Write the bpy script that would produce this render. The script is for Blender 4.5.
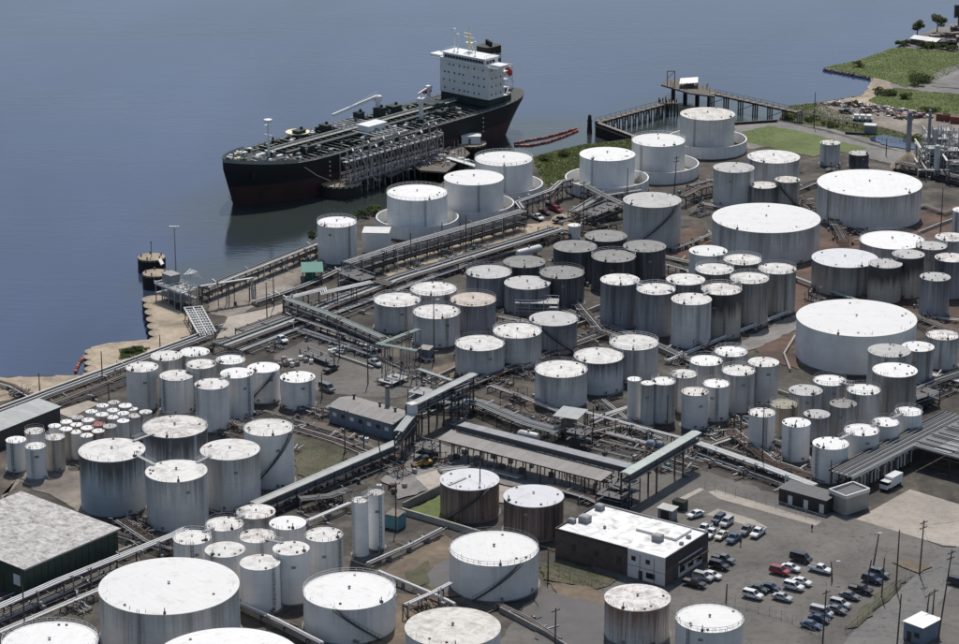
import bpy, math, random
from mathutils import Vector
random.seed(7)
R = math.radians
scene = bpy.context.scene
for o in list(bpy.data.objects):
    bpy.data.objects.remove(o)

# ------------------------------------------------------------------ camera, sky, sun, exposure
CAM_H, PITCH, LENS = 250.0, 18.4, 100.0
cd = bpy.data.cameras.new('camera')
cd.lens, cd.sensor_width, cd.clip_start, cd.clip_end = LENS, 36.0, 1.0, 20000.0
cam = bpy.data.objects.new('camera', cd)
scene.collection.objects.link(cam)
cam.location = (0, 0, CAM_H)
cam.rotation_euler = (R(90 - PITCH), 0, 0)
scene.camera = cam

SUN_EL, SUN_AZ = 58.0, 3.0          # azimuth measured from +Y (straight ahead) towards +X (right)
world = bpy.data.worlds.new('World')
scene.world = world
world.use_nodes = True
wn = world.node_tree.nodes
wl = world.node_tree.links
sky = wn.new('ShaderNodeTexSky')
sky.sky_type = 'NISHITA'
sky.sun_disc = False
sky.sun_elevation = R(SUN_EL)
sky.sun_rotation = R(SUN_AZ)
sky.altitude = 200
sky.air_density = 1.25
sky.dust_density = 2.0
sky.ozone_density = 1.5
wl.new(sky.outputs[0], wn['Background'].inputs[0])
wn['Background'].inputs[1].default_value = 0.115

sd = bpy.data.lights.new('sun', 'SUN')
sd.energy, sd.angle, sd.color = 4.1, R(0.53), (1.0, 0.95, 0.875)
sun = bpy.data.objects.new('sun', sd)
scene.collection.objects.link(sun)
tosun = Vector((math.sin(R(SUN_AZ)) * math.cos(R(SUN_EL)), math.cos(R(SUN_AZ)) * math.cos(R(SUN_EL)), math.sin(R(SUN_EL))))
sun.rotation_euler = tosun.to_track_quat('Z', 'Y').to_euler()
sun.location = (0, 700, 400)

vs = scene.view_settings
vs.view_transform, vs.look, vs.exposure, vs.gamma, vs.use_curve_mapping = 'Standard', 'None', -0.3, 1.0, False
scene.cycles.max_bounces = 5
scene.cycles.volume_bounces = 0

# ------------------------------------------------------------------ survey: points read off the photograph -> metres on the ground
F, CX, CY = LENS / 36.0 * 959.0, 479.5, 322.0
SP, CP = math.sin(R(PITCH)), math.cos(R(PITCH))
def far_row(u):
    """picture row below which the ground is the yard, above which it is the low shore beyond the inlet"""
    K = [(775, 118.5), (800, 123), (830, 129.5), (870, 142), (900, 150), (920, 153), (960, 160), (1100, 186)]
    for (a, b), (c, d) in zip(K, K[1:]):
        if a <= u <= c: return b + (d - b) * (u - a) / (c - a)
    return -999
LOW = -2.7
def at(u, v, z=None):
    if z is None: z = LOW if v < far_row(u) else 0.0
    x, y = (u - CX) / F, -(v - CY) / F
    t = (z - CAM_H) / (-SP + y * CP)
    return Vector((x * t, (CP + y * SP) * t, z))
def pr(p):
    z = p[2] - CAM_H
    d = p[1] * CP - z * SP
    return CX + F * p[0] / d, CY - F * (p[1] * SP + z * CP) / d
def depth(p):
    return p[1] * CP - (p[2] - CAM_H) * SP
def fit_height(u, vbase, vtop):
    """height of an upright thing whose foot and head are at these picture rows"""
    g = at(u, vbase)
    lo, hi = 0.2, 80
    for _ in range(40):
        h = (lo + hi) / 2
        if pr((g.x, g.y, h))[1] > vtop: lo = h
        else: hi = h
    return h
def fit_tank(u, v, w, vb):
    if vb < 0:
        h = -vb
        p = at(u, v, h)
        return p.x, p.y, w / 2 * depth(p) / F, h
    lo, hi = 1, 60
    for _ in range(40):
        h = (lo + hi) / 2
        p = at(u, v, h)
        r = w / 2 * depth(p) / F
        L = math.hypot(p.x, p.y)
        if pr((p.x - p.x / L * r, p.y - p.y / L * r, 0))[1] < vb: lo = h
        else: hi = h
    return p.x, p.y, r, h

WATER = -3.5

# ------------------------------------------------------------------ mesh builder
class MB:
    def __init__(s):
        s.v, s.f = [], []
    def quadgrid(s, rings, closed=True):
        b = len(s.v)
        n = len(rings[0])
        for r_ in rings: s.v += [tuple(p) for p in r_]
        for i in range(len(rings) - 1):
            for j in range(n if closed else n - 1):
                k = (j + 1) % n
                s.f.append((b + i * n + j, b + i * n + k, b + (i + 1) * n + k, b + (i + 1) * n + j))
        return b
    def box(s, cx, cy, cz, sx, sy, sz, rz=0.0):
        c, d = math.cos(rz), math.sin(rz)
        b = len(s.v)
        for k in (-.5, .5):
            for (i, j) in ((-.5, -.5), (.5, -.5), (.5, .5), (-.5, .5)):
                s.v.append((cx + i * sx * c - j * sy * d, cy + i * sx * d + j * sy * c, cz + k * sz))
        s.f += [(b + 3, b + 2, b + 1, b), (b + 4, b + 5, b + 6, b + 7)] + [(b + i, b + (i + 1) % 4, b + 4 + (i + 1) % 4, b + 4 + i) for i in range(4)]
        return s
    def beam(s, p, q, w, h):
        p, q = Vector(p), Vector(q)
        d = (q - p).normalized()
        a = Vector((0, 0, 1)) if abs(d.z) < .95 else Vector((1, 0, 0))
        sd_ = d.cross(a).normalized() * (w / 2)
        up = sd_.cross(d).normalized() * (h / 2)
        b = len(s.v)
        for e in (p, q):
            s.v += [tuple(e - sd_ - up), tuple(e + sd_ - up), tuple(e + sd_ + up), tuple(e - sd_ + up)]
        s.f += [(b, b + 1, b + 2, b + 3), (b + 7, b + 6, b + 5, b + 4)] + [(b + (i + 1) % 4, b + i, b + 4 + i, b + 4 + (i + 1) % 4) for i in range(4)]
        return s
    def tube(s, pts, r, n=8, closed=False, caps=True):
        pts = [Vector(p) for p in pts]
        m = len(pts)
        rings = []
        for i, p in enumerate(pts):
            if closed: d = pts[(i + 1) % m] - pts[i - 1]
            else:
                d0 = (p - pts[i - 1]).normalized() if i else Vector()
                d1 = (pts[i + 1] - p).normalized() if i < m - 1 else Vector()
                d = d0 + d1
            d = d.normalized()
            a = Vector((0, 0, 1)) if abs(d.z) < .9 else Vector((0.3, 1, 0))
            x = d.cross(a).normalized()
            y = x.cross(d).normalized()
            k = 1.0
            if not closed and 0 < i < m - 1:
                k = 1 / max(.5, math.cos(d0.angle(d1) / 2)) if d0.length and d1.length else 1
            rr = r[i] if isinstance(r, (list, tuple)) else r
            rings.append([p + (x * math.cos(2 * math.pi * j / n) * k + y * math.sin(2 * math.pi * j / n)) * rr for j in range(n)])
        if closed: rings.append(rings[0])
        b = s.quadgrid(rings)
        if caps and not closed:
            s.f.append(tuple(b + j for j in range(n))[::-1])
            s.f.append(tuple(b + (m - 1) * n + j for j in range(n)))
        return s
    def lathe(s, prof, n=32, x=0, y=0, top=False, bottom=False):
        rings = [[(x + r * math.cos(2 * math.pi * j / n), y + r * math.sin(2 * math.pi * j / n), z) for j in range(n)] for r, z in prof]
        b = s.quadgrid(rings)
        if bottom: s.f.append(tuple(b + j for j in range(n))[::-1])
        if top: s.f.append(tuple(b + (len(prof) - 1) * n + j for j in range(n)))
        return s
    def cyl(s, x, y, z0, z1, r, n=12, r1=None):
        return s.lathe([(r, z0), (r if r1 is None else r1, z1)], n, x, y, True, True)
    def prism(s, poly, z0, z1):
        a = sum(poly[i][0] * poly[(i + 1) % len(poly)][1] - poly[(i + 1) % len(poly)][0] * poly[i][1] for i in range(len(poly)))
        if a < 0: poly = poly[::-1]
        n, b = len(poly), len(s.v)
        s.v += [(p[0], p[1], z0) for p in poly] + [(p[0], p[1], z1) for p in poly]
        s.f += [tuple(b + i for i in range(n))[::-1], tuple(b + n + i for i in range(n))]
        s.f += [(b + i, b + (i + 1) % n, b + n + (i + 1) % n, b + n + i) for i in range(n)]
        return s
    def mesh(s, name, mat, smooth=False):
        me = bpy.data.meshes.new(name)
        me.from_pydata(s.v, [], s.f)
        if smooth:
            me.polygons.foreach_set('use_smooth', [True] * len(me.polygons))
            me.set_sharp_from_angle(angle=R(40))
        if mat: me.materials.append(mat)
        me.update()
        return me
    def build(s, name, mat, parent=None, smooth=False, loc=None, rz=0):
        return link(name, s.mesh(name, mat, smooth), parent, loc, rz)
COL = scene.collection
def link(name, me, parent=None, loc=None, rz=0):
    o = bpy.data.objects.new(name, me)
    COL.objects.link(o)
    if parent: o.parent = parent
    if loc is not None: o.location = loc
    if rz: o.rotation_euler = (0, 0, rz)
    return o
def tag(o, label=None, cat=None, group=None, kind=None):
    if label: o['label'] = label
    if cat: o['category'] = cat
    if group: o['group'] = group
    if kind: o['kind'] = kind
    return o
def thing(name, label, cat, loc=(0, 0, 0), rz=0, group=None):
    return tag(link(name, None, None, loc, rz), label, cat, group)
def copy_tree(o, parent=None):
    c = o.copy()
    COL.objects.link(c)
    c.parent = parent
    for ch in list(o.children):
        copy_tree(ch, c)
    return c

# ------------------------------------------------------------------ materials
MATS = {}
def nodes_of(name):
    m = bpy.data.materials.new(name)
    m.use_nodes = True
    MATS[name] = m
    nt = m.node_tree
    return m, nt, nt.nodes, nt.links, nt.nodes['Principled BSDF']
def rgba(c): return (c[0], c[1], c[2], 1)
def ramp(N, stops):
    r_ = N.new('ShaderNodeValToRGB')
    e = r_.color_ramp.elements
    e[0].position, e[0].color = stops[0][0], rgba(stops[0][1])
    e[1].position, e[1].color = stops[-1][0], rgba(stops[-1][1])
    for p, c in stops[1:-1]:
        k = e.new(p)
        k.color = rgba(c)
    return r_
def noise(N, L, vec, scale, detail=5, rough=.6, dist=0):
    n = N.new('ShaderNodeTexNoise')
    n.inputs['Scale'].default_value, n.inputs['Detail'].default_value, n.inputs['Roughness'].default_value, n.inputs['Distortion'].default_value = scale, detail, rough, dist
    L.new(vec, n.inputs['Vector'])
    return n.outputs['Fac']
def mapping(N, L, vec, scale, loc=None):
    m = N.new('ShaderNodeMapping')
    m.inputs['Scale'].default_value = scale
    L.new(vec, m.inputs['Vector'])
    if loc is not None: L.new(loc, m.inputs['Location'])
    return m.outputs[0]
def math_(N, L, op, a, b=None, clamp=False):
    m = N.new('ShaderNodeMath')
    m.operation, m.use_clamp = op, clamp
    for i, q in enumerate((a, b)):
        if q is None: continue
        if isinstance(q, (int, float)): m.inputs[i].default_value = q
        else: L.new(q, m.inputs[i])
    return m.outputs[0]
def mix(N, L, fac, a, b, mode='MIX'):
    m = N.new('ShaderNodeMix')
    m.data_type, m.blend_type = 'RGBA', mode
    for i, q in ((0, fac), (6, a), (7, b)):
        if isinstance(q, (int, float)): m.inputs[i].default_value = q
        elif isinstance(q, tuple): m.inputs[i].default_value = rgba(q)
        else: L.new(q, m.inputs[i])
    return m.outputs[2]
def rand_vec(N, L):
    """an offset that differs from object to object"""
    oi = N.new('ShaderNodeObjectInfo')
    c = N.new('ShaderNodeCombineXYZ')
    for i, k in enumerate((91.0, 57.0, 33.0)):
        L.new(math_(N, L, 'MULTIPLY', oi.outputs['Random'], k), c.inputs[i])
    return c.outputs[0], oi.outputs['Random']
def plain(name, c, rough=.6, metal=0.0, var=.18, scale=1.5, dark=None, bump=0, amount=.5):
    """paint, steel or concrete with uneven tone and a second, dirtier colour"""
    m, nt, N, L, B = nodes_of(name)
    tc = N.new('ShaderNodeTexCoord').outputs['Object']
    off, rnd = rand_vec(N, L)
    vec = mapping(N, L, tc, (1, 1, 1), off)
    d = dark or tuple(q * (1 - var) for q in c)
    l = tuple(min(.9, q * (1 + var * .6)) for q in c)
    r1 = ramp(N, [(amount - .22, d), (amount, c), (amount + .25, l)])
    L.new(noise(N, L, vec, scale, 6, .65), r1.inputs[0])
    tone = math_(N, L, 'MULTIPLY_ADD', rnd, .16)
    tone.node.inputs[2].default_value = .92
    L.new(mix(N, L, 1.0, r1.outputs[0], tone, 'MULTIPLY'), B.inputs['Base Color'])
    B.inputs['Roughness'].default_value, B.inputs['Metallic'].default_value = rough, metal
    if bump:
        bp = N.new('ShaderNodeBump')
        bp.inputs['Strength'].default_value = bump
        L.new(noise(N, L, vec, scale * 6, 4), bp.inputs['Height'])
        L.new(bp.outputs[0], B.inputs['Normal'])
    return m
def shell_mat(name, paint, grime, amount, top=.35, second=None, second_amt=.0, rough=.5, fine=1.6):
    """tank wall: vertical run-off streaks, faint plate courses and patches"""
    m, nt, N, L, B = nodes_of(name)
    co = N.new('ShaderNodeTexCoord')
    off, rnd = rand_vec(N, L)
    sv = mapping(N, L, co.outputs['Object'], (1, 1, .035), off)
    bv = mapping(N, L, co.outputs['Object'], (1, 1, 1), off)
    sep = N.new('ShaderNodeSeparateXYZ')
    L.new(co.outputs['Generated'], sep.inputs[0])
    gz = sep.outputs[2]
    so = N.new('ShaderNodeSeparateXYZ')
    L.new(co.outputs['Object'], so.inputs[0])
    streak = noise(N, L, sv, fine, 5, .7)
    streak2 = noise(N, L, sv, .28, 3, .6)
    big = noise(N, L, bv, .22, 4, .6)
    # where streaks start at the roof edge and fade downwards
    g = math_(N, L, 'MULTIPLY', math_(N, L, 'SUBTRACT', gz, .5), top)
    f = math_(N, L, 'ADD', math_(N, L, 'ADD', math_(N, L, 'MULTIPLY', streak, .6), math_(N, L, 'MULTIPLY', streak2, .55)), g)
    r1 = ramp(N, [(.62 - amount * .35, (0, 0, 0)), (.86 - amount * .25, (1, 1, 1))])
    L.new(f, r1.inputs[0])
    tone = math_(N, L, 'MULTIPLY_ADD', rnd, .2)
    tone.node.inputs[2].default_value = .88
    base = mix(N, L, 1.0, paint, tone, 'MULTIPLY')
    r0 = ramp(N, [(.35, (.82, .82, .82)), (.65, (1, 1, 1))])
    L.new(big, r0.inputs[0])
    base = mix(N, L, .8, base, r0.outputs[0], 'MULTIPLY')
    if second:
        r2 = ramp(N, [(.5 - second_amt * .3, (0, 0, 0)), (.68 - second_amt * .3, (1, 1, 1))])
        L.new(noise(N, L, mapping(N, L, co.outputs['Object'], (1.7, 1.7, .05), off), .9, 4, .7), r2.inputs[0])
        base = mix(N, L, r2.outputs[0], base, second)
    col = mix(N, L, r1.outputs[0], base, grime)
    fr = math_(N, L, 'FRACT', math_(N, L, 'DIVIDE', so.outputs[2], 2.4))
    seam = math_(N, L, 'MULTIPLY', math_(N, L, 'LESS_THAN', fr, .05), .24)
    col = mix(N, L, seam, col, grime)
    L.new(col, B.inputs['Base Color'])
    B.inputs['Roughness'].default_value = rough
    return m
def roof_mat(name, c, stain, amount, seam=.12, rough=.6, scale=.35, patch=None):
    """tank roof: overlapping plates with stains and standing-water marks"""
    m, nt, N, L, B = nodes_of(name)
    co = N.new('ShaderNodeTexCoord').outputs['Object']
    off, rnd = rand_vec(N, L)
    vec = mapping(N, L, co, (1, 1, 1), off)
    rot = N.new('ShaderNodeVectorRotate')
    rot.rotation_type = 'Z_AXIS'
    L.new(vec, rot.inputs['Vector'])
    L.new(math_(N, L, 'MULTIPLY', rnd, 6.28), rot.inputs['Angle'])
    br = N.new('ShaderNodeTexBrick')
    br.inputs['Scale'].default_value = 1.0
    br.inputs['Brick Width'].default_value, br.inputs['Row Height'].default_value = 5.5, 1.9
    br.inputs['Mortar Size'].default_value = .035
    br.inputs['Color1'].default_value, br.inputs['Color2'].default_value, br.inputs['Mortar'].default_value = (1, 1, 1, 1), (.93, .93, .93, 1), (1 - seam * 3, 1 - seam * 3, 1 - seam * 3, 1)
    L.new(rot.outputs[0], br.inputs['Vector'])
    r1 = ramp(N, [(.6 - amount * .3, (0, 0, 0)), (.82 - amount * .2, (1, 1, 1))])
    L.new(noise(N, L, vec, scale, 8, .68, .6), r1.inputs[0])
    tone = math_(N, L, 'MULTIPLY_ADD', rnd, .12)
    tone.node.inputs[2].default_value = .92
    base = mix(N, L, 1.0, c, tone, 'MULTIPLY')
    if patch:
        r2 = ramp(N, [(.52, (0, 0, 0)), (.6, (1, 1, 1))])
        L.new(noise(N, L, vec, scale * 2.5, 6, .7), r2.inputs[0])
        base = mix(N, L, r2.outputs[0], base, patch)
    col = mix(N, L, r1.outputs[0], base, stain)
    col = mix(N, L, min(1.0, seam * 4), col, mix(N, L, 1.0, col, br.outputs['Color'], 'MULTIPLY'))
    L.new(col, B.inputs['Base Color'])
    B.inputs['Roughness'].default_value = rough
    return m
def ground_mat(name, c, dark, light, scale=.05, fine=.8, rough=.9, bump=.15, crack=0):
    """ground cover in world metres: broad tone, blotches, tyre-worn or stained spots, grit"""
    m, nt, N, L, B = nodes_of(name)
    co = N.new('ShaderNodeTexCoord').outputs['Object']
    r1 = ramp(N, [(.33, dark), (.5, c), (.68, light)])
    L.new(noise(N, L, co, scale, 9, .66, .5), r1.inputs[0])
    r2 = ramp(N, [(.3, (.62, .62, .62)), (.5, (1, 1, 1)), (.72, (1.18, 1.16, 1.13))])
    L.new(noise(N, L, co, fine, 6, .75), r2.inputs[0])
    col = mix(N, L, .75, r1.outputs[0], r2.outputs[0], 'MULTIPLY')
    if crack > 1:      # hairline cracks and sealed joints, oil drips
        ln = math_(N, L, 'LESS_THAN', math_(N, L, 'ABSOLUTE', math_(N, L, 'SUBTRACT', noise(N, L, co, .06, 5, .6, .8), .5)), .0035)
        col = mix(N, L, math_(N, L, 'MULTIPLY', ln, .5), col, (.03, .03, .03))
        sp = math_(N, L, 'GREATER_THAN', noise(N, L, co, .55, 3, .5), .67)
        col = mix(N, L, math_(N, L, 'MULTIPLY', sp, .45), col, (.035, .033, .03))
    elif crack:
        vo = N.new('ShaderNodeTexVoronoi')
        vo.feature = 'DISTANCE_TO_EDGE'
        vo.inputs['Scale'].default_value = crack
        L.new(co, vo.inputs['Vector'])
        col = mix(N, L, math_(N, L, 'MULTIPLY', math_(N, L, 'LESS_THAN', vo.outputs[0], .018), .45), col, (.03, .03, .03))
    L.new(col, B.inputs['Base Color'])
    B.inputs['Roughness'].default_value = rough
    bp = N.new('ShaderNodeBump')
    bp.inputs['Strength'].default_value, bp.inputs['Distance'].default_value = bump, .3
    L.new(noise(N, L, co, fine * 2.5, 6, .7), bp.inputs['Height'])
    L.new(bp.outputs[0], B.inputs['Normal'])
    return m

# tank walls
shell_mat('wall_white', (.82, .81, .79), (.5, .47, .44), .1, .15)
shell_mat('wall_clean', (.87, .865, .85), (.6, .6, .6), .04, .1)
shell_mat('wall_blue', (.6, .64, .68), (.1, .1, .105), .22, .55)
shell_mat('wall_grey', (.67, .66, .64), (.28, .265, .25), .22, .3)
shell_mat('wall_dark', (.13, .135, .15), (.035, .036, .04), .5, .2, (.26, .27, .29), .12)
shell_mat('wall_dim', (.36, .365, .39), (.12, .12, .13), .4, .3, (.42, .43, .45), .1)
shell_mat('wall_streak', (.52, .52, .52), (.15, .145, .14), .45, .3, (.4, .36, .29), .25)
shell_mat('wall_sooty', (.5, .5, .49), (.06, .06, .06), .45, .9, (.42, .37, .27), .3)
shell_mat('wall_rust', (.2, .125, .1), (.075, .05, .042), .5, .2, (.33, .27, .24), .3)
shell_mat('wall_stained', (.7, .68, .64), (.24, .14, .1), .4, .3, (.42, .33, .27), .12)
shell_mat('wall_tan', (.6, .56, .48), (.3, .22, .15), .3, .2)
# tank roofs
roof_mat('roof_white', (.76, .755, .735), (.52, .5, .46), .2, .12)
roof_mat('roof_dirty', (.7, .685, .655), (.34, .31, .275), .46, .18)
roof_mat('roof_cream', (.66, .63, .58), (.3, .27, .23), .5, .2)
roof_mat('roof_grey', (.45, .445, .435), (.27, .26, .25), .4, .1)
roof_mat('roof_dark', (.2, .195, .19), (.1, .095, .09), .45, .1, patch=(.26, .25, .235))
roof_mat('roof_pink', (.5, .43, .37), (.3, .22, .17), .4, .12, patch=(.6, .54, .48))
roof_mat('roof_olive', (.3, .27, .2), (.14, .12, .09), .45, .1)
roof_mat('roof_zinc', (.62, .62, .64), (.45, .44, .44), .3, .08)
roof_mat('roof_scabby', (.72, .7, .67), (.12, .1, .09), .45, .14, patch=(.5, .4, .34))
roof_mat('roof_red', (.3, .1, .09), (.16, .06, .05), .4)
roof_mat('shed_roof', (.56, .54, .51), (.13, .12, .11), .66, .18, scale=.5)
roof_mat('office_roof', (.78, .77, .75), (.26, .245, .23), .36, .06, scale=.35)
# steel, paint and small things
plain('galv', (.36, .36, .36), .55, .1, .25)
plain('pipe_silver', (.46, .46, .45), .5, .1, .25, .6)
plain('pipe_white', (.68, .67, .65), .5, 0, .2, .6)
plain('pipe_brown', (.2, .155, .125), .7, 0, .3, .6)
plain('pipe_grey', (.19, .19, .185), .6, .1, .25, .6)
plain('pipe_green', (.33, .39, .35), .5, 0, .2, .6)
plain('steel_dark', (.075, .075, .08), .6, .2, .35)
plain('steel_rust', (.15, .09, .065), .8, .1, .35)
plain('steel_grey', (.26, .26, .27), .6, .2, .25)
plain('rail_white', (.66, .66, .65), .6, 0, .2)
plain('concrete', (.36, .34, .305), .85, 0, .2, .4, bump=.2)
plain('concrete_dark', (.22, .21, .2), .9, 0, .3, .4, bump=.2)
plain('gallery_roof', (.33, .345, .335), .5, 0, .2, .5)
plain('canopy_light', (.26, .245, .23), .7, 0, .2, .35)
plain('canopy_grey', (.25, .26, .275), .6, 0, .2, .35)
plain('rack_roof', (.13, .135, .14), .6, .05, .3, .4)
plain('green_wall', (.03, .05, .04), .6, 0, .25, .8)
plain('green_paint', (.05, .2, .145), .5, 0, .15)
plain('pale_green', (.4, .45, .415), .5, 0, .15, .6)
plain('blue_wall', (.16, .2, .26), .6, 0, .2, .6)
plain('teal', (.12, .27, .31), .6, 0, .3, .8)
plain('wood', (.145, .125, .108), .9, 0, .35, .8)
plain('wood_pale', (.27, .235, .2), .9, 0, .35, .5)
plain('timber_black', (.03, .028, .026), .9, 0, .4, .6)
plain('pole_wood', (.1, .08, .065), .9, 0, .3)
plain('boom_red', (.42, .09, .07), .6, 0, .25)
plain('boom_dark', (.1, .04, .04), .7, 0, .25)
plain('brick_wall', (.1, .078, .07), .9, 0, .35, .6)
plain('white_wall', (.66, .65, .63), .7, 0, .15, .6)
plain('dark_trim', (.045, .04, .04), .7, 0, .3)
plain('glass_dark', (.02, .024, .03), .08, 0, .1)
plain('yellow', (.34, .19, .03), .5, 0, .2)
plain('orange', (.6, .15, .04), .5, 0, .2)
plain('rubber', (.02, .02, .02), .9, 0, .2)
plain('rock', (.25, .22, .19), .95, 0, .4, .5, bump=.4)
plain('scrap', (.25, .2, .18), .8, .3, .6, .4, dark=(.07, .05, .045))
plain('scrap_pale', (.55, .54, .53), .7, .2, .4, .5)
plain('container_red', (.25, .07, .055), .6, 0, .25)
plain('bark', (.09, .07, .05), .9, 0, .3)
plain('hull_black', (.01, .011, .013), .65, 0, .4, .15)
plain('hull_red', (.062, .027, .027), .7, 0, .35, .12)
plain('deck_green', (.035, .05, .045), .8, 0, .5, .3, dark=(.015, .02, .02))
plain('deck_beam', (.028, .038, .034), .8, 0, .3)
plain('deck_pale', (.3, .31, .28), .7, 0, .35, .4)
plain('ship_white', (.74, .75, .75), .5, 0, .1, .4)
plain('ship_cream', (.75, .68, .45), .6, 0, .15)
plain('funnel_blue', (.05, .07, .1), .5, 0, .2)
plain('funnel_band', (.4, .5, .5), .5, 0, .15)
plain('lifeboat_red', (.55, .07, .04), .5, 0, .15)
plain('tile_yellow', (.7, .65, .3), .6, 0, .1)
plain('white_paint', (.78, .78, .76), .5, 0, .1)
plain('skin', (.45, .3, .22), .6)
plain('lamp_glass', (.7, .7, .68), .3)
# ground
ground_mat('asphalt', (.135, .124, .112), (.095, .087, .079), (.178, .164, .146), .035, .5, .9, .1, 2)
ground_mat('yard', (.064, .056, .047), (.02, .018, .016), (.145, .124, .1), .09, .6)
ground_mat('road', (.15, .145, .138), (.11, .106, .1), (.19, .182, .17), .04, .5, .9, .1, 2)
ground_mat('dust', (.22, .19, .16), (.12, .105, .095), (.33, .285, .24), .07, .5)
ground_mat('slab', (.37, .33, .28), (.28, .25, .21), (.44, .395, .34), .05, .6, .9, .1)
ground_mat('sand', (.37, .3, .22), (.2, .165, .13), (.5, .41, .31), .09, .6)
ground_mat('red_soil', (.095, .058, .044), (.04, .032, .028), (.165, .1, .072), .08, .5)
ground_mat('brown_soil', (.15, .115, .082), (.075, .062, .045), (.22, .17, .12), .08, .5)
ground_mat('grass', (.1, .112, .045), (.062, .066, .033), (.15, .142, .075), .07, .5, .95, .5)
ground_mat('lawn', (.12, .155, .05), (.085, .105, .037), (.155, .18, .075), .06, .5, .95, .4)
ground_mat('scrub', (.085, .082, .048), (.045, .045, .03), (.13, .115, .075), .09, .5, .95, .4)
ground_mat('gravel', (.2, .19, .18), (.13, .125, .12), (.28, .265, .25), .06, .7)
ground_mat('wet', (.05, .043, .047), (.028, .025, .027), (.075, .066, .066), .05, .4, .6, .03)
ground_mat('heap', (.4, .33, .25), (.26, .2, .15), (.5, .43, .35), .12, .8, .95, .6)
def leaf_mat(name, c, light):
    m, nt, N, L, B = nodes_of(name)
    co = N.new('ShaderNodeTexCoord').outputs['Object']
    r1 = ramp(N, [(.35, tuple(q * .55 for q in c)), (.55, c), (.75, light)])
    L.new(noise(N, L, co, .5, 5, .7), r1.inputs[0])
    L.new(r1.outputs[0], B.inputs['Base Color'])
    B.inputs['Roughness'].default_value = .8
    tr = N.new('ShaderNodeBsdfTranslucent')
    L.new(r1.outputs[0], tr.inputs[0])
    mx = N.new('ShaderNodeMixShader')
    mx.inputs[0].default_value = .55
    L.new(B.outputs[0], mx.inputs[1])
    L.new(tr.outputs[0], mx.inputs[2])
    L.new(mx.outputs[0], N['Material Output'].inputs[0])
    return m
leaf_mat('leaf', (.11, .135, .055), (.16, .18, .08))
leaf_mat('reed', (.14, .185, .06), (.2, .225, .09))
leaf_mat('leaf_pale', (.2, .22, .12), (.26, .27, .17))
leaf_mat('fallen', (.16, .205, .07), (.22, .245, .1))
def water_mat():
    m, nt, N, L, B = nodes_of('river_water')
    co = N.new('ShaderNodeTexCoord').outputs['Object']
    B.inputs['Base Color'].default_value = (.022, .04, .066, 1)
    r1 = ramp(N, [(.35, (.022, .036, .085)), (.65, (.043, .062, .137))])
    L.new(noise(N, L, mapping(N, L, co, (1, .5, 1)), .006, 4, .6, .8), r1.inputs[0])
    # ship's dark green reflection painted into the water colour, round berth and shore basins
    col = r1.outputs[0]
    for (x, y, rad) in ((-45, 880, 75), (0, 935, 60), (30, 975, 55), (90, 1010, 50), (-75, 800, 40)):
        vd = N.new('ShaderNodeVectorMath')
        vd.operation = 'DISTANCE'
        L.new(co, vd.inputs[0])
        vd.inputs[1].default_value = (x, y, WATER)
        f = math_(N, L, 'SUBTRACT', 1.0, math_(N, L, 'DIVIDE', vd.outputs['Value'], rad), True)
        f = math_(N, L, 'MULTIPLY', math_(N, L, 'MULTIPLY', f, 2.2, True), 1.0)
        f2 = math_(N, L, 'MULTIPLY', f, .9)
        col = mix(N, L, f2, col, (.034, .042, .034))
    L.new(col, B.inputs['Base Color'])
    B.inputs['IOR'].default_value = 1.55
    B.inputs['Roughness'].default_value = .05
    n1 = noise(N, L, mapping(N, L, co, (.6, 1.4, 1)), .35, 6, .62, .3)
    n2 = noise(N, L, mapping(N, L, co, (.5, 1.6, 1)), .045, 4, .6, .4)
    # wind lanes: ruffled and slick patches
    lane = ramp(N, [(.38, (.25, .25, .25)), (.62, (1, 1, 1))])
    L.new(noise(N, L, mapping(N, L, co, (.35, 1.3, 1)), .012, 4, .6, .6), lane.inputs[0])
    bp = N.new('ShaderNodeBump')
    bp.inputs['Distance'].default_value = .5
    L.new(math_(N, L, 'MULTIPLY', lane.outputs[0], .15), bp.inputs['Strength'])
    rr = math_(N, L, 'MULTIPLY_ADD', lane.outputs[0], .14)
    rr.node.inputs[2].default_value = .0
    L.new(rr, B.inputs['Roughness'])
    L.new(math_(N, L, 'ADD', n1, math_(N, L, 'MULTIPLY', n2, 1.2)), bp.inputs['Height'])
    L.new(bp.outputs[0], B.inputs['Normal'])
    return m
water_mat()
M = MATS
# ------------------------------------------------------------------ the setting: water, land, ground cover
def struct(name, mb, mat, loc=None):
    return tag(mb.build(name, M[mat], loc=loc), kind='structure')
def pxpoly(pts, z=0):
    return [(p.x, p.y) for p in (at(u, v, z) for u, v in pts)]
mb = MB()
mb.v = [(-6000, -500, WATER), (6000, -500, WATER), (6000, 9000, WATER), (-6000, 9000, WATER)]
mb.f = [(0, 1, 2, 3)]
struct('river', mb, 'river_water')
shore = [(-260, 385), (-60, 379), (0, 377), (55, 375.5), (84, 374), (92, 371), (93, 352), (90, 347), (110, 343), (158, 338.5), (161, 332), (157, 322), (154, 310), (150, 297),
         (165, 291), (204, 286.5), (317, 243), (345, 228), (366, 216), (395, 206), (425, 196), (445, 180), (470, 168), (505, 156), (533, 156), (556, 150), (581, 144.5), (605, 142), (634, 138),
         (660, 132), (700, 127), (733, 123), (777, 119.5), (800, 124), (830, 130.5), (870, 143), (900, 151), (920, 154), (960, 161), (1100, 187)]
land = pxpoly(shore)
land += [(900, 900), (700, 300), (-700, 300), (-700, 690)]
struct('ground', MB().prism(land, -9, 0), 'yard')
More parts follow.
